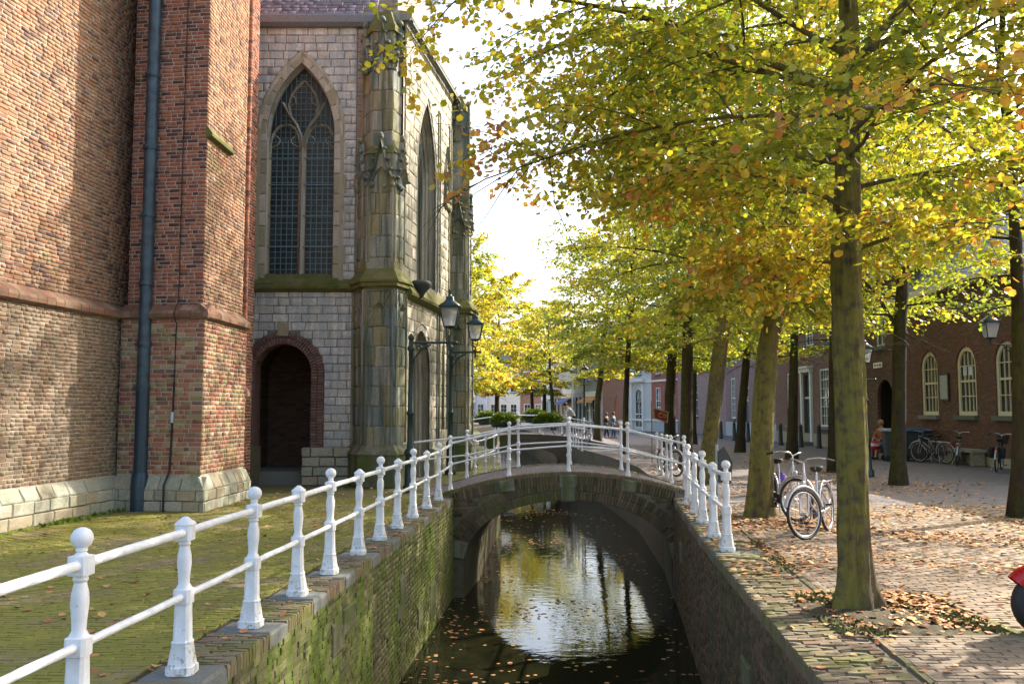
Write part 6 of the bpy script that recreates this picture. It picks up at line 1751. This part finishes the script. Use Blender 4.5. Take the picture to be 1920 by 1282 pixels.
# ================================================================== PEOPLE
def skin_obj(name, joints, edges, mat, parent, sub=2, root=0):
    me = bpy.data.meshes.new(name); me.from_pydata([j[:3] for j in joints], edges, [])
    o = bpy.data.objects.new(name, me); COL.objects.link(o)
    m = o.modifiers.new('s', 'SKIN'); 
    for v, j in zip(me.skin_vertices[0].data, joints):
        r = j[3]; v.radius = (r if not isinstance(r, tuple) else r[0], r if not isinstance(r, tuple) else r[1])
    me.skin_vertices[0].data[root].use_root = True
    m2 = o.modifiers.new('u', 'SUBSURF'); m2.levels = sub; m2.render_levels = sub
    dg = bpy.context.evaluated_depsgraph_get(); ev = o.evaluated_get(dg); nm = bpy.data.meshes.new_from_object(ev)
    bpy.data.objects.remove(o); nm.name = name; nm.polygons.foreach_set('use_smooth', [True] * len(nm.polygons))
    nm.materials.clear(); nm.materials.append(mat)
    return finish(name, nm, None, parent)
colour('skin', (.5, .28, .19), .55)
def person(label, loc, rz, J, top, legs, hair, shoes='black', skirt=None, s=1.0, sleeves=True):
    """J: joints of the pose in local metres (x forward)"""
    t = thing('person', label, 'person', loc); t.rotation_euler = (0, 0, rz); t.scale = (s, s, s)
    g = lambda k: J[k]
    body = [(*g('hip'), .12), (*g('chest'), (.15, .12)), (*g('neck'), .055), (*g('head0'), .05), (*g('head1'), (.085, .095)), (*g('head2'), .075)]
    ed = [(0, 1), (1, 2), (2, 3), (3, 4), (4, 5)]
    def chain(start, pts, rs):
        k = start
        for p, r in zip(pts, rs): body.append((*p, r)); ed.append((k, len(body) - 1)); k = len(body) - 1
    for S in 'LR':
        chain(1, [g('sh' + S), g('el' + S), g('wr' + S), g('ha' + S)], (.06, .042, .03, .035)); chain(0, [g('th' + S), g('kn' + S), g('an' + S), g('to' + S)], (.09, .06, .042, .035))
    skin_obj('body', body, ed, M['skin'], t, 1)
    b = [(*g('hip'), .125), (*g('chest'), (.17, .135)), ((g('neck')[0] + g('chest')[0]) / 2, (g('neck')[1] + g('chest')[1]) / 2, g('neck')[2] * .6 + g('chest')[2] * .4, .09)]; e2 = [(0, 1), (1, 2)]
    for S in 'LR':
        b.append((*g('sh' + S), .078)); b.append((*g('el' + S), .056)); e2 += [(1, len(b) - 2), (len(b) - 2, len(b) - 1)]
        if sleeves: b.append((*g('wr' + S), .042)); e2.append((len(b) - 2, len(b) - 1))
    skin_obj('jacket', b, e2, M[top], t, 1)
    b = [(*g('hip'), .135)]; e2 = []
    for S in 'LR':
        k = 0
        for nm_, r in (('th', .105), ('kn', .078), ('an', .058)) if not skirt else (('th', .11), ('kn', .1)): b.append((*g(nm_ + S), r)); e2.append((k, len(b) - 1)); k = len(b) - 1
    skin_obj('skirt' if skirt else 'trousers', b, e2, M[legs], t, 1)
    h = Vector(g('head1')); hb = MB(); d = (Vector(g('head2')) - h).normalized()
    hb.ball(tuple(h + d * .035 + Vector((-.025, 0, .0))), .108, 12, 8, 1.05); hb.build_free('hair', M[hair], t)
    for S in 'LR':
        mb = MB(); a = Vector(g('an' + S)); q = Vector(g('to' + S)); mb.tube([a + Vector((-.04, 0, -.03)), q + Vector((.03, 0, -.01))], [.045, .04], 8); mb.build_free('shoe', M[shoes], t)
    # face and hands
    f = Vector(g('face')) if 'face' in J else Vector((1, 0, 0)); f.normalize(); sd_ = Vector((0, 1, 0))
    mb = MB(); mb.tube([h + f * .08, h + f * .118 + Vector((0, 0, -.02))], [.014, .012], 6); mb.build_free('nose', M['skin'], t)
    mb = MB(); 
    for s_ in (-1, 1): mb.ball(tuple(h + f * .088 + sd_ * .034 * s_ + Vector((0, 0, .012))), .011, 6, 4)
    mb.build_free('eyes', M['black'], t, kind='stuff')
    for S in 'LR':
        w_, ha = Vector(g('wr' + S)), Vector(g('ha' + S)); dd = (ha - w_).normalized(); sx = dd.cross(Vector((0, 0, 1))); sx = sx.normalized() if sx.length > .1 else Vector((0, 1, 0))
        mb = MB()
        for k in range(4): mb.tube([ha + sx * (.012 * (k - 1.5)), ha + sx * (.014 * (k - 1.5)) + dd * .05, ha + sx * (.014 * (k - 1.5)) + dd * .075 + Vector((0, 0, -.02))], [.009, .008, .006], 5)
        mb.tube([ha + sx * .03, ha + sx * .05 + dd * .03], [.01, .008], 5); mb.build_free('fingers', M['skin'], t, kind='stuff')
    return t
colour('grey_shirt', (.42, .48, .52), .8); colour('dark_cloth', (.015, .016, .02), .8); colour('blonde', (.35, .2, .08), .7); colour('dark_hair', (.04, .025, .018), .6); colour('rust_cardigan', (.3, .1, .04), .85); colour('denim', (.22, .3, .48), .85); colour('blue_jacket', (.04, .14, .2), .8); colour('blue_jeans', (.03, .08, .16), .8)
# cyclist crossing the far bridge, riding to the left
cx = at(1068, 800, 46.6); cz = dz2(cx.x)
bk = bicycle('dark bicycle ridden across the far bridge', (cx.x, 46.6, cz), rad(180), 'black')
CJ = dict(hip=(-.26, 0, .98), chest=(.02, 0, 1.38), neck=(.14, 0, 1.5), head0=(.18, 0, 1.55), head1=(.24, 0, 1.62), head2=(.26, 0, 1.70), face=(1, 0, -.35),
          shL=(.06, .19, 1.4), elL=(.17, .26, 1.2), wrL=(.2, .28, 1.07), haL=(.16, .29, 1.04), shR=(.06, -.19, 1.4), elR=(.17, -.26, 1.2), wrR=(.2, -.28, 1.07), haR=(.16, -.29, 1.04),
          thL=(-.2, .09, .93), knL=(.16, .12, .72), anL=(-.12, .13, .47), toL=(.03, .13, .43), thR=(-.2, -.09, .93), knR=(.18, -.12, .62), anR=(.02, -.13, .27), toR=(.14, -.13, .21))
person('cyclist in a grey shirt and black trousers bent over the handlebar on the far bridge', (cx.x, 46.6, cz), rad(180), CJ, 'grey_shirt', 'dark_cloth', 'dark_hair')
# seated woman
wv = G(1656, 862); wx = Vector((12.95, 31.0, 0)); wx = at(1656, 840, 32.3)
SJ = dict(hip=(0, 0, .52), chest=(.04, 0, .95), neck=(.06, 0, 1.12), head0=(.07, 0, 1.17), head1=(.1, 0, 1.25), head2=(.1, 0, 1.33), face=(1, 0, -.15),
          shL=(.05, .18, 1.0), elL=(.15, .24, .8), wrL=(.34, .16, .66), haL=(.4, .13, .63), shR=(.05, -.18, 1.0), elR=(.15, -.24, .8), wrR=(.34, -.16, .66), haR=(.4, -.13, .63),
          thL=(.06, .1, .52), knL=(.46, .13, .5), anL=(.5, .13, .09), toL=(.62, .14, .05), thR=(.06, -.1, .52), knR=(.46, -.13, .5), anR=(.42, -.13, .09), toR=(.54, -.14, .05))
person('woman in a rust cardigan and blue skirt sitting in front of the archway', (wx.x, 32.3, 0), rad(205), SJ, 'rust_cardigan', 'denim', 'blonde', skirt=True)
be_ = thing('bench', 'low bench under the seated woman by the archway', 'bench', (wx.x + .1, 32.35, 0))
mb = MB(); mb.box((wx.x + .1, 32.35, .40), (.5, 1.5, .06), rad(25)); mb.build('seat', M['bluestone'], be_)
for s_ in (-.55, .55): mb = MB(); mb.box((wx.x + .1 - s_ * math.sin(rad(25)), 32.35 + s_ * math.cos(rad(25)), .185), (.4, .08, .37), rad(25)); mb.build('leg', M['bluestone'], be_)
bgp = at(1640, 828, 32.0)
bag = thing('bag', 'red and white bag held by the woman sitting before the archway', 'bag', (bgp.x, 32.0, .35))
mb = MB(); mb.loft([(0, .12, .6, .5), (.04, .16, .6, .6), (.24, .15, .6, .5), (.3, .11, .6, .3)], (bgp.x, 32.0, .35), 14); mb.build('body', colour('red_bag', (.6, .02, .06), .6), bag)
mb = MB(); mb.ring((bgp.x, 32.0, .66), .09, .01, 'y', 16, 5, (0, math.pi)); mb.build('handle', M['offwhite'], bag)
mb = MB(); mb.loft([(0, .161, .6, .62), (.1, .161, .6, .6)], (bgp.x, 32.0, .47), 14); mb.build('stripe', M['offwhite'], bag)
stj = lambda a=0: dict(hip=(0, 0, .95), chest=(.02, 0, 1.35), neck=(.02, 0, 1.5), head0=(.02, 0, 1.55), head1=(.03, 0, 1.64), head2=(.03, 0, 1.72), face=(1, 0, -.2),
          shL=(.01, .19, 1.4), elL=(.03, .25, 1.12), wrL=(.24, .18, 1.08), haL=(.3, .15, 1.09), shR=(.01, -.19, 1.4), elR=(-.02, -.25, 1.12), wrR=(.06, -.26, .88), haR=(.08, -.26, .8),
          thL=(0, .09, .9), knL=(.05, .1, .5), anL=(.06 + a, .1, .09), toL=(.2 + a, .12, .04), thR=(0, -.09, .9), knR=(0, -.1, .5), anR=(-.06 - a, -.1, .09), toR=(.07 - a, -.12, .04))
pa = at(1150, 800, 57)
person('pedestrian in a blue green jacket reading a paper on the street', (pa.x, 57, 0), rad(-30), stj(), 'blue_jacket', 'blue_jeans', 'dark_hair', s=.92)
person('pedestrian in a black coat standing behind the one with the paper', (pa.x - .38, 57.5, 0), rad(-40), stj(.05), 'black_cloth', 'dark_cloth', 'dark_hair', s=.9)
pp_ = thing('paper', 'white sheet of paper in the hand of the pedestrian in blue', 'paper', (pa.x + .42, 56.75, 1.0))
mb = MB(); mb.box((pa.x + .42, 56.75, 1.02), (.3, .01, .22), .3); mb.build('sheet', M['offwhite'], pp_)

# ================================================================== STREET THINGS
bol0 = None
for i, (px, py, lab) in enumerate(((1403, 828, 'between the flared tree and the thick leaning tree'), (1377, 826, 'hidden partly by the flared tree'), (1464, 834, 'left of the tree in front of the green door'), (1502, 838, 'left of the green door step'), (1536, 840, 'right of the green door step'), (1352, 822, 'near the purple house door'))):
    p = G(px, py)
    if bol0 is None:
        bol0 = thing('bollard', 'dark bollard ' + lab, 'bollard', (p.x, p.y, 0), 0, 'dark bollards along the housefronts')
        mb = MB(); mb.loft([(0, .14, .2), (.08, .14, .2), (.1, .12, 0), (.9, .085, 0), (.95, .1, 0), (1.0, .085, 0), (1.08, .03, 0)], (0, 0, 0), 12); mb.build_free('shaft', M['bolt_dark'], bol0)
    else:
        c = copy_tree(bol0, None, label='dark bollard ' + lab); c.location = (p.x, p.y, 0)
def bin_(label, x, y, rz, lid, w=.6):
    t = thing('wheelie_bin', label, 'bin', (x, y, 0), rz, 'refuse bins by the hall')
    mb = MB(); mb.loft([(.08, w * .42, 1, .9), (.12, w * .44, 1, .9), (.95, w * .5, 1, 1), (1.0, w * .53, 1, 1)], n=20, smooth=False); mb.build_free('body', colour('bin_grey', (.035, .05, .055), .5), t)
    mb = MB(); mb.loft([(1.0, w * .54, 1, 1), (1.05, w * .54, 1, 1), (1.1, w * .46, 1, .85)], n=20, smooth=False); mb.box((0, w * .55, 1.04), (w, .06, .05)); mb.build_free('lid', M[lid], t)
    for s_ in (-1, 1): mb = MB(); mb.tube([(s_ * w * .5 - .025, w * .35, .1), (s_ * w * .5 + .025, w * .35, .1)], .1, 14); mb.build_free('wheel', M['black'], t)
colour('blue_lid', (.02, .07, .16), .4); colour('grey_lid', (.25, .3, .33), .4)
p = at(1712, 800, 31.6); bin_('large dark container with a blue lid right of the forked tree', p.x, 31.6, rad(80), 'blue_lid', 1.05)
p = at(1672, 800, 31.2); bin_('grey green bin with a pale lid just left of the forked tree', p.x, 31.2, rad(80), 'grey_lid', .62)
sb = thing('stone_bench', 'low stone bench against the hall wall behind the turquoise bicycle', 'bench', (X0 - .35, 28.9, 0))
mb = MB(); mb.box((X0 - .3, 28.9, .46), (.45, 1.6, .09)); mb.build('seat', M['plinth'], sb)
for y in (28.25, 29.5): mb = MB(); mb.box((X0 - .3, y, .21), (.38, .16, .41)); mb.build('leg', M['plinth'], sb)
# back of a road sign
p = G(1342, 925)
rs = thing('road_sign', 'grey back of a five sided sign on a short pole behind the right railing', 'sign', (3.95, 17.6, 0))
mb = MB(); mb.tube([(3.95, 17.6, 0), (3.95, 17.6, 1.05)], .03, 10); mb.build('pole', colour('galvanised', (.35, .4, .43), .4, metal=.4), rs)
mb = MB(); mb.add(*(lambda q, h: ([(4.07 + a * math.cos(h), 17.6 + a * math.sin(h) + d, z) for d in (-.01, .012) for a, z in q], [(4, 3, 2, 1, 0), (5, 6, 7, 8, 9)] + [(i, (i + 1) % 5, 5 + (i + 1) % 5, 5 + i) for i in range(5)]))([(-.12, .33), (.16, .3), (.2, .72), (.02, 1.02), (-.12, .92)], .25)); mb.build('plate', colour('sign_back', (.03, .035, .045), .5), rs)
# banner
p = at(1222, 800, 30)
bn = thing('banner', 'dark red and gold banner hanging from a thin pole by the stout tree', 'banner', (p.x, 30, 0))
mb = MB(); mb.tube([(p.x, 30, 0), (p.x, 30, 2.05)], .018, 6); mb.build('pole', colour('wood_pole', (.2, .15, .07), .7), bn)
B = [at(1224, 764, 30), at(1254, 772, 30), at(1252, 793, 30), at(1226, 784, 30)]
def ban(q, g, y):
    c = sum(q, Vector()) / 4; return [Vector((c.x + (v.x - c.x) * g, y, c.z + (v.z - c.z) * g)) for v in q]
for nm_, g, y, mt_ in (('cloth', 1.0, 30.0, colour('ochre_cloth', (.3, .26, .12), .8)), ('red_field', .84, 29.985, colour('dark_red_cloth', (.16, .02, .015), .8))):
    mb = MB(); q = ban(B, g, y); r2 = [v + Vector((0, .012, 0)) for v in q]; mb.add(q + r2, [(3, 2, 1, 0), (4, 5, 6, 7), (0, 1, 5, 4), (1, 2, 6, 5), (2, 3, 7, 6), (3, 0, 4, 7)]); mb.build(nm_, mt_, bn)
c = sum(B, Vector()) / 4
mb = MB(); mb.ring((c.x, 29.975, c.z), .07, .012, 'y', 14, 5, (.6, 5.4)); mb.ring((c.x + .13, 29.975, c.z - .02), .045, .01, 'y', 12, 5); mb.build('emblem', colour('gold_print', (.5, .28, .08), .6), bn, kind='stuff')
# white direction sign hanging over the street
ds = thing('hanging_sign', 'white pointed sign with faint writing on a tall grey pole among the leaves', 'sign', (at(1072, 720, 56).x, 56, 0))
c = at(1064, 706, 56)
mb = MB(); mb.tube([(c.x + .3, 56.03, 0), (c.x + .3, 56.03, c.z - .3)], .04, 8); mb.build('pole', colour('galvanised', (.35, .4, .43), .4), ds)
q = [(-.55, -.28), (.25, -.28), (.62, .08), (.45, .2), (.2, .18), (.1, .34), (-.15, .26), (-.5, .22)]
mb = MB(); mb.add([(c.x + a, y, c.z + b) for y in (55.98, 56.02) for a, b in q], [tuple(reversed(range(8))), tuple(range(8, 16))] + [(i, (i + 1) % 8, 8 + (i + 1) % 8, 8 + i) for i in range(8)]); mb.build('plate', M['white'], ds)
mb = MB()
for a, b, l in ((-.4, -.2, .1), (-.25, -.2, .12), (-.08, -.2, .1), (-.45, .08, .05), (-.2, .05, .2), (.1, .02, .08), (.3, -.02, .12), (.35, .1, .08), (-.3, -.02, .12)): mb.box((c.x + a, 55.972, c.z + b), (l, .008, .035))
mb.build('lettering', colour('faded_print', (.25, .27, .3), .6), ds, kind='stuff')
# flower boxes on the far bridge
def shrub(label, x, y, z, w_, h_, seed):
    t = thing('planter', label, 'planter', (x, y, z), 0, 'planters hung on the far bridge railing'); r = np.random.default_rng(seed)
    mb = MB(); mb.loft([(0, w_ * .40, .9, .4), (.03, w_ * .42, .9, .42), (.22, w_ * .46, .9, .45), (.25, w_ * .44, .9, .42)], (x, y, z + .3), 16); mb.build('box', M['bolt_dark'], t)
    n = 2600; th = r.uniform(0, 2 * np.pi, n); ph = np.arccos(r.uniform(-.15, 1, n)); rr = r.uniform(.55, 1, n)
    d = np.stack([np.sin(ph) * np.cos(th) * w_ / 2 * 1.1, np.sin(ph) * np.sin(th) * .33, np.cos(ph) * h_], 1); d *= (1 + .16 * np.sin(th * 3 + seed))[:, None]
    B_ = d * rr[:, None] + np.array([0, 0, .52]); td = nrm_(d + r.normal(0, .15, d.shape)); sd_ = nrm_(np.cross(td, r.normal(0, 1, td.shape)))
    V, Fc, k = leaves_arrays(B_, td, sd_, r.uniform(.06, .12, n), False, r)
    me = quads_mesh('foliage', V, Fc, np.repeat(np.clip(r.normal(.12, .08, n) + .18 * (B_[:, 2] > .8) * r.uniform(0, 1, n), 0, .5), k)); me.materials.append(M['leaf']); finish('foliage', me, None, t, kind='stuff')
for px, Y, w_, lab in ((944, 44.8, 1.35, 'round green planter on the near railing of the far bridge, left one'), (1026, 44.8, 1.35, 'round green planter on the near railing of the far bridge beside the cyclist'), (915, 49.7, 1.2, 'green planter behind on the far railing, left one'), (1003, 49.7, 1.2, 'green planter behind on the far railing, right one')):
    p = at(px, 800, Y); shrub(lab, p.x, Y, dz2(p.x) + (.08 if Y < 46 else .2), w_, .5, int(px))
# motor scooter cut by the right edge
sp = G(1917, 1194); SX, SY = sp.x + .06, sp.y + .05
sct = thing('motor_scooter', 'red motor scooter cut off by the right edge, front wheel and mudguard in view', 'scooter', (SX, SY, 0))
def tor(c, R, r, mat, name, par): mb = MB(); mb.ring(c, R, r, 'y', 32, 12); return mb.build_free(name, mat, par)
redp = colour('red_lacquer', (.45, .008, .01), .22)
wh = tor((.13, 0, .235), .165, .068, M['black'], 'wheel', sct)
mb = MB(); mb.tube([(.13, -.04, .235), (.13, .04, .235)], .1, 20)
for k in range(5):
    a = 2 * math.pi * k / 5; mb.box((.13 + .08 * math.cos(a), 0, .235 + .08 * math.sin(a)), (.1, .09, .03), m=Matrix.Rotation(-a, 3, 'Y'))
mb.build_free('rim', M['silver'], wh)
mb = MB(); mb.ring((.13, 0, .235), .245, .075, 'y', 20, 10, (rad(30), rad(140)), 1.0); mb.build_free('front_mudguard', redp, sct)
def shell(secs, name, mat):
    """cross sections along x: (x, zc, half width, half height)"""
    mb = MB(); n = 14; vs = []
    for x, z, w_, h in secs: vs += [(x, w_ * math.cos(2 * math.pi * j / n), z + h * math.sin(2 * math.pi * j / n)) for j in range(n)]
    mb.add(vs, [(i * n + j, (i + 1) * n + j, (i + 1) * n + (j + 1) % n, i * n + (j + 1) % n) for i in range(len(secs) - 1) for j in range(n)] + [tuple(range(n)), tuple(reversed(range((len(secs) - 1) * n, len(secs) * n)))], True); return mb.build_free(name, mat, sct)
mb = MB(); mb.loft([(0, .10, .3, 1.6), (.2, .13, .3, 1.6), (.45, .10, .3, 1.9), (.55, .07, .3, 1.6)], (.38, 0, .42), 16); mb.build_free('leg_shield', redp, sct)
shell([(.42, .30, .12, .05), (.9, .28, .16, .06), (1.0, .3, .16, .07)], 'footboard', M['black'])
shell([(.85, .45, .08, .12), (1.0, .5, .17, .2), (1.4, .52, .18, .2), (1.75, .62, .1, .1), (1.82, .64, .03, .03)], 'rear_body', redp)
shell([(.9, .75, .1, .04), (1.1, .78, .15, .06), (1.5, .79, .15, .06), (1.7, .78, .08, .04)], 'seat', M['black'])
tor((1.4, 0, .235), .165, .068, M['black'], 'wheel', sct)
mb = MB(); mb.tube([(.42, 0, .9), (.48, 0, 1.05)], .04, 8); mb.tube([(.5, -.33, 1.08), (.47, -.15, 1.04), (.47, .15, 1.04), (.5, .33, 1.08)], .016, 8); mb.build_free('handlebar', M['black'], sct)
for s_ in (-1, 1): mb = MB(); mb.tube([(.48, s_ * .2, 1.05), (.46, s_ * .3, 1.28)], .007, 5); mb.loft([(0, .06, .2, .3), (.05, .07, .2, .3), (.09, .05, .2, .3)], (.46, s_ * .31, 1.24), 12); mb.build_free('mirror', M['black'], sct)
mb = MB(); mb.ball((.36, 0, .98), .08, 10, 8); mb.build_free('headlight', M['chrome'], sct)
mb = MB(); mb.tube([(1.1, .05, .3), (1.0, .22, .01)], .012, 6); mb.build_free('stand', M['black'], sct)
sct.rotation_euler = (0, 0, rad(-8))

# ================================================================== FALLEN LEAVES
def litter(name, par, pts, z, size, age_lo, age_hi, seed, label=None, lift=.02, curl=True):
    r = np.random.default_rng(seed); n = len(pts)
    B_ = np.column_stack([pts, np.full(n, z) + r.uniform(.001, lift, n)])
    th = r.uniform(0, 2 * np.pi, n); tilt = r.normal(0, .18 if curl else .015, n)
    td = nrm_(np.stack([np.cos(th), np.sin(th), tilt], 1)); up = nrm_(np.array([0, 0, 1.0]) + r.normal(0, .2 if curl else .015, (n, 3))); sd_ = nrm_(np.cross(up, td))
    V, Fc, k = leaves_arrays(B_, td, sd_, size * r.uniform(.6, 1.25, n), True, r)
    if not curl: V[:, 2] = z + .003 + r.uniform(0, .001, len(V))
    V[:, 2] = np.maximum(V[:, 2], z + .003)
    me = quads_mesh(name, V, Fc, np.repeat(r.uniform(age_lo, age_hi, n), k)); me.materials.append(M['dry_leaf'])
    finish(name, me, None, par, label=label, cat=None if par is not None else 'leaves', kind='stuff')
r = np.random.default_rng(5)
def clump(cx, cy, s, n): return np.stack([r.normal(cx, s, n), r.normal(cy, s * 1.2, n)], 1)
pts = [np.stack([r.uniform(2, 12, 9000), r.uniform(5, 24, 9000)], 1)]
pts.append(np.stack([r.uniform(3, 9, 5000), r.uniform(9.5, 15, 5000)], 1))
for cx_, cy_, s, n in ((3.9, 14.2, .75, 1500), (3.3, 15.5, .5, 500), (7.7, 14.4, .75, 1500), (8.9, 21, .9, 1400), (4.6, 20, .9, 900), (3.35, 7.9, .32, 700), (3.5, 8.35, .25, 520), (2.8, 8.4, .3, 200), (5.5, 12, 1.5, 1500), (9.6, 31, 1, 800), (9.2, 25.5, 1, 800), (4.3, 26, .9, 900), (4.8, 33, 1, 700)): pts.append(clump(cx_, cy_, s, n))
pts.append(np.stack([r.normal(0, .06, 500) + 2.45, r.uniform(5, 16, 500)], 1))
pts[-1][:, 0] = [RE(y) + .66 for y in pts[-1][:, 1]] + r.normal(0, .05, 500)
pts = np.concatenate(pts); ok = pts[:, 0] > np.array([RE(y) + .05 for y in pts[:, 1]]) 
dens = vnoise(np.column_stack([pts, pts[:, 0] * 0]), 1.3, 2); ok &= (r.uniform(0, 1, len(pts)) < .05 + .75 * dens ** 1.5) & (pts[:, 1] > 4)
pit_ = (pts[:, 0] > 2.5) & (pts[:, 0] < 3.85) & (pts[:, 1] > 7) & (pts[:, 1] < 8.7)
ok |= pit_ & (r.uniform(0, 1, len(pts)) < .5)
ok &= ~((pts[:, 1] < 9.5) & ~pit_ & (r.uniform(0, 1, len(pts)) < .62)) & ~((pts[:, 0] > 9.5) & (r.uniform(0, 1, len(pts)) < .7))
litter('fallen_leaves', None, pts[ok], .004, .07, .66, .99, 6, 'orange and yellow leaves scattered over the brick paving under the trees')
pts = np.stack([r.uniform(-7, -1.4, 1500), r.uniform(3, 20, 1500)], 1); ok = (pts[:, 0] < np.array([LE(y) - .03 for y in pts[:, 1]])) & (pts[:, 0] > -7.2 + .117 * (pts[:, 1] - 11)); ok &= r.uniform(0, 1, len(pts)) < .5
litter('fallen_leaves', None, pts[ok], .004, .07, .7, .99, 7, 'few brown leaves on the mossy paving of the church terrace')
pts = np.stack([r.uniform(-1.6, 3.2, 5200), r.uniform(6, 34, 5200)], 1)
ww = vnoise(np.column_stack([pts, pts[:, 0] * 0]), .9, 4); edge = np.minimum(pts[:, 0] - np.array([LE(y) for y in pts[:, 1]]), np.array([RE(y) for y in pts[:, 1]]) - pts[:, 0])
ok = (edge > .05) & (r.uniform(0, 1, len(pts)) < (.05 + 1.2 * np.clip(ww - .5, 0, 1) + .45 * (pts[:, 1] < 15) * np.clip(ww - .3, 0, 1) + .4 * np.exp(-np.maximum(edge, 0) / .3)))
litter('floating_leaves', None, pts[ok], WZ + .001, .075, .68, .99, 8, 'brown and orange leaves floating on the dark canal water', curl=False)
# short moss and grass tufts in the tree pit and along the right coping
r = np.random.default_rng(12); n = 5200
b2 = np.stack([r.uniform(2.5, 3.82, n), r.uniform(7.02, 8.58, n), np.full(n, .0)], 1); q_ = vnoise(b2, 3.1, 3) > .5; b2 = b2[q_]
yy = r.uniform(5, 12, 1500); b3 = np.stack([np.array([RE(a) for a in yy]) + .66 + r.normal(0, .05, 1500), yy, np.zeros(1500)], 1)
b2 = np.concatenate([b2, b3[vnoise(b3, 1.9, 6) > .5]]); n = len(b2)
td = nrm_(np.stack([r.normal(0, .5, n), r.normal(0, .5, n), r.uniform(.3, 1, n)], 1)); sd_ = nrm_(np.cross(td, r.normal(0, 1, (n, 3))))
V, Fc, k = leaves_arrays(b2, td, sd_, r.uniform(.015, .045, n), False, r); me = quads_mesh('grass', V, Fc, np.full(len(V), .02)); me.materials.append(M['moss']); finish('grass', me, None, None, label='short grass and moss tufts round the foot of the nearest tree', cat='grass', kind='stuff')
# moss and weeds along the foot of the church wall
r = np.random.default_rng(9); n = 1400
u_ = r.uniform(0, 1, n); base_ = np.stack([-7.3 + .117 * (u_ * 6) + .14 + r.exponential(.04, n), 11 + u_ * 6, np.full(n, .0)], 1)
sel = r.uniform(0, 1, n) < (.15 + .85 * (np.abs(base_[:, 1] - 14) < .35)); base_ = base_[sel]; n = len(base_)
td = nrm_(np.stack([r.normal(0, .4, n), r.normal(0, .4, n), r.uniform(.4, 1, n)], 1)); sd_ = nrm_(np.cross(td, r.normal(0, 1, (n, 3))))
V, Fc, k = leaves_arrays(base_, td, sd_, r.uniform(.03, .1, n), False, r); me = quads_mesh('weeds', V, Fc, np.full(len(V), .14)); me.materials.append(M['leaf']); finish('weeds', me, None, None, label='small green weeds at the foot of the church plinth', cat='weeds', kind='stuff')
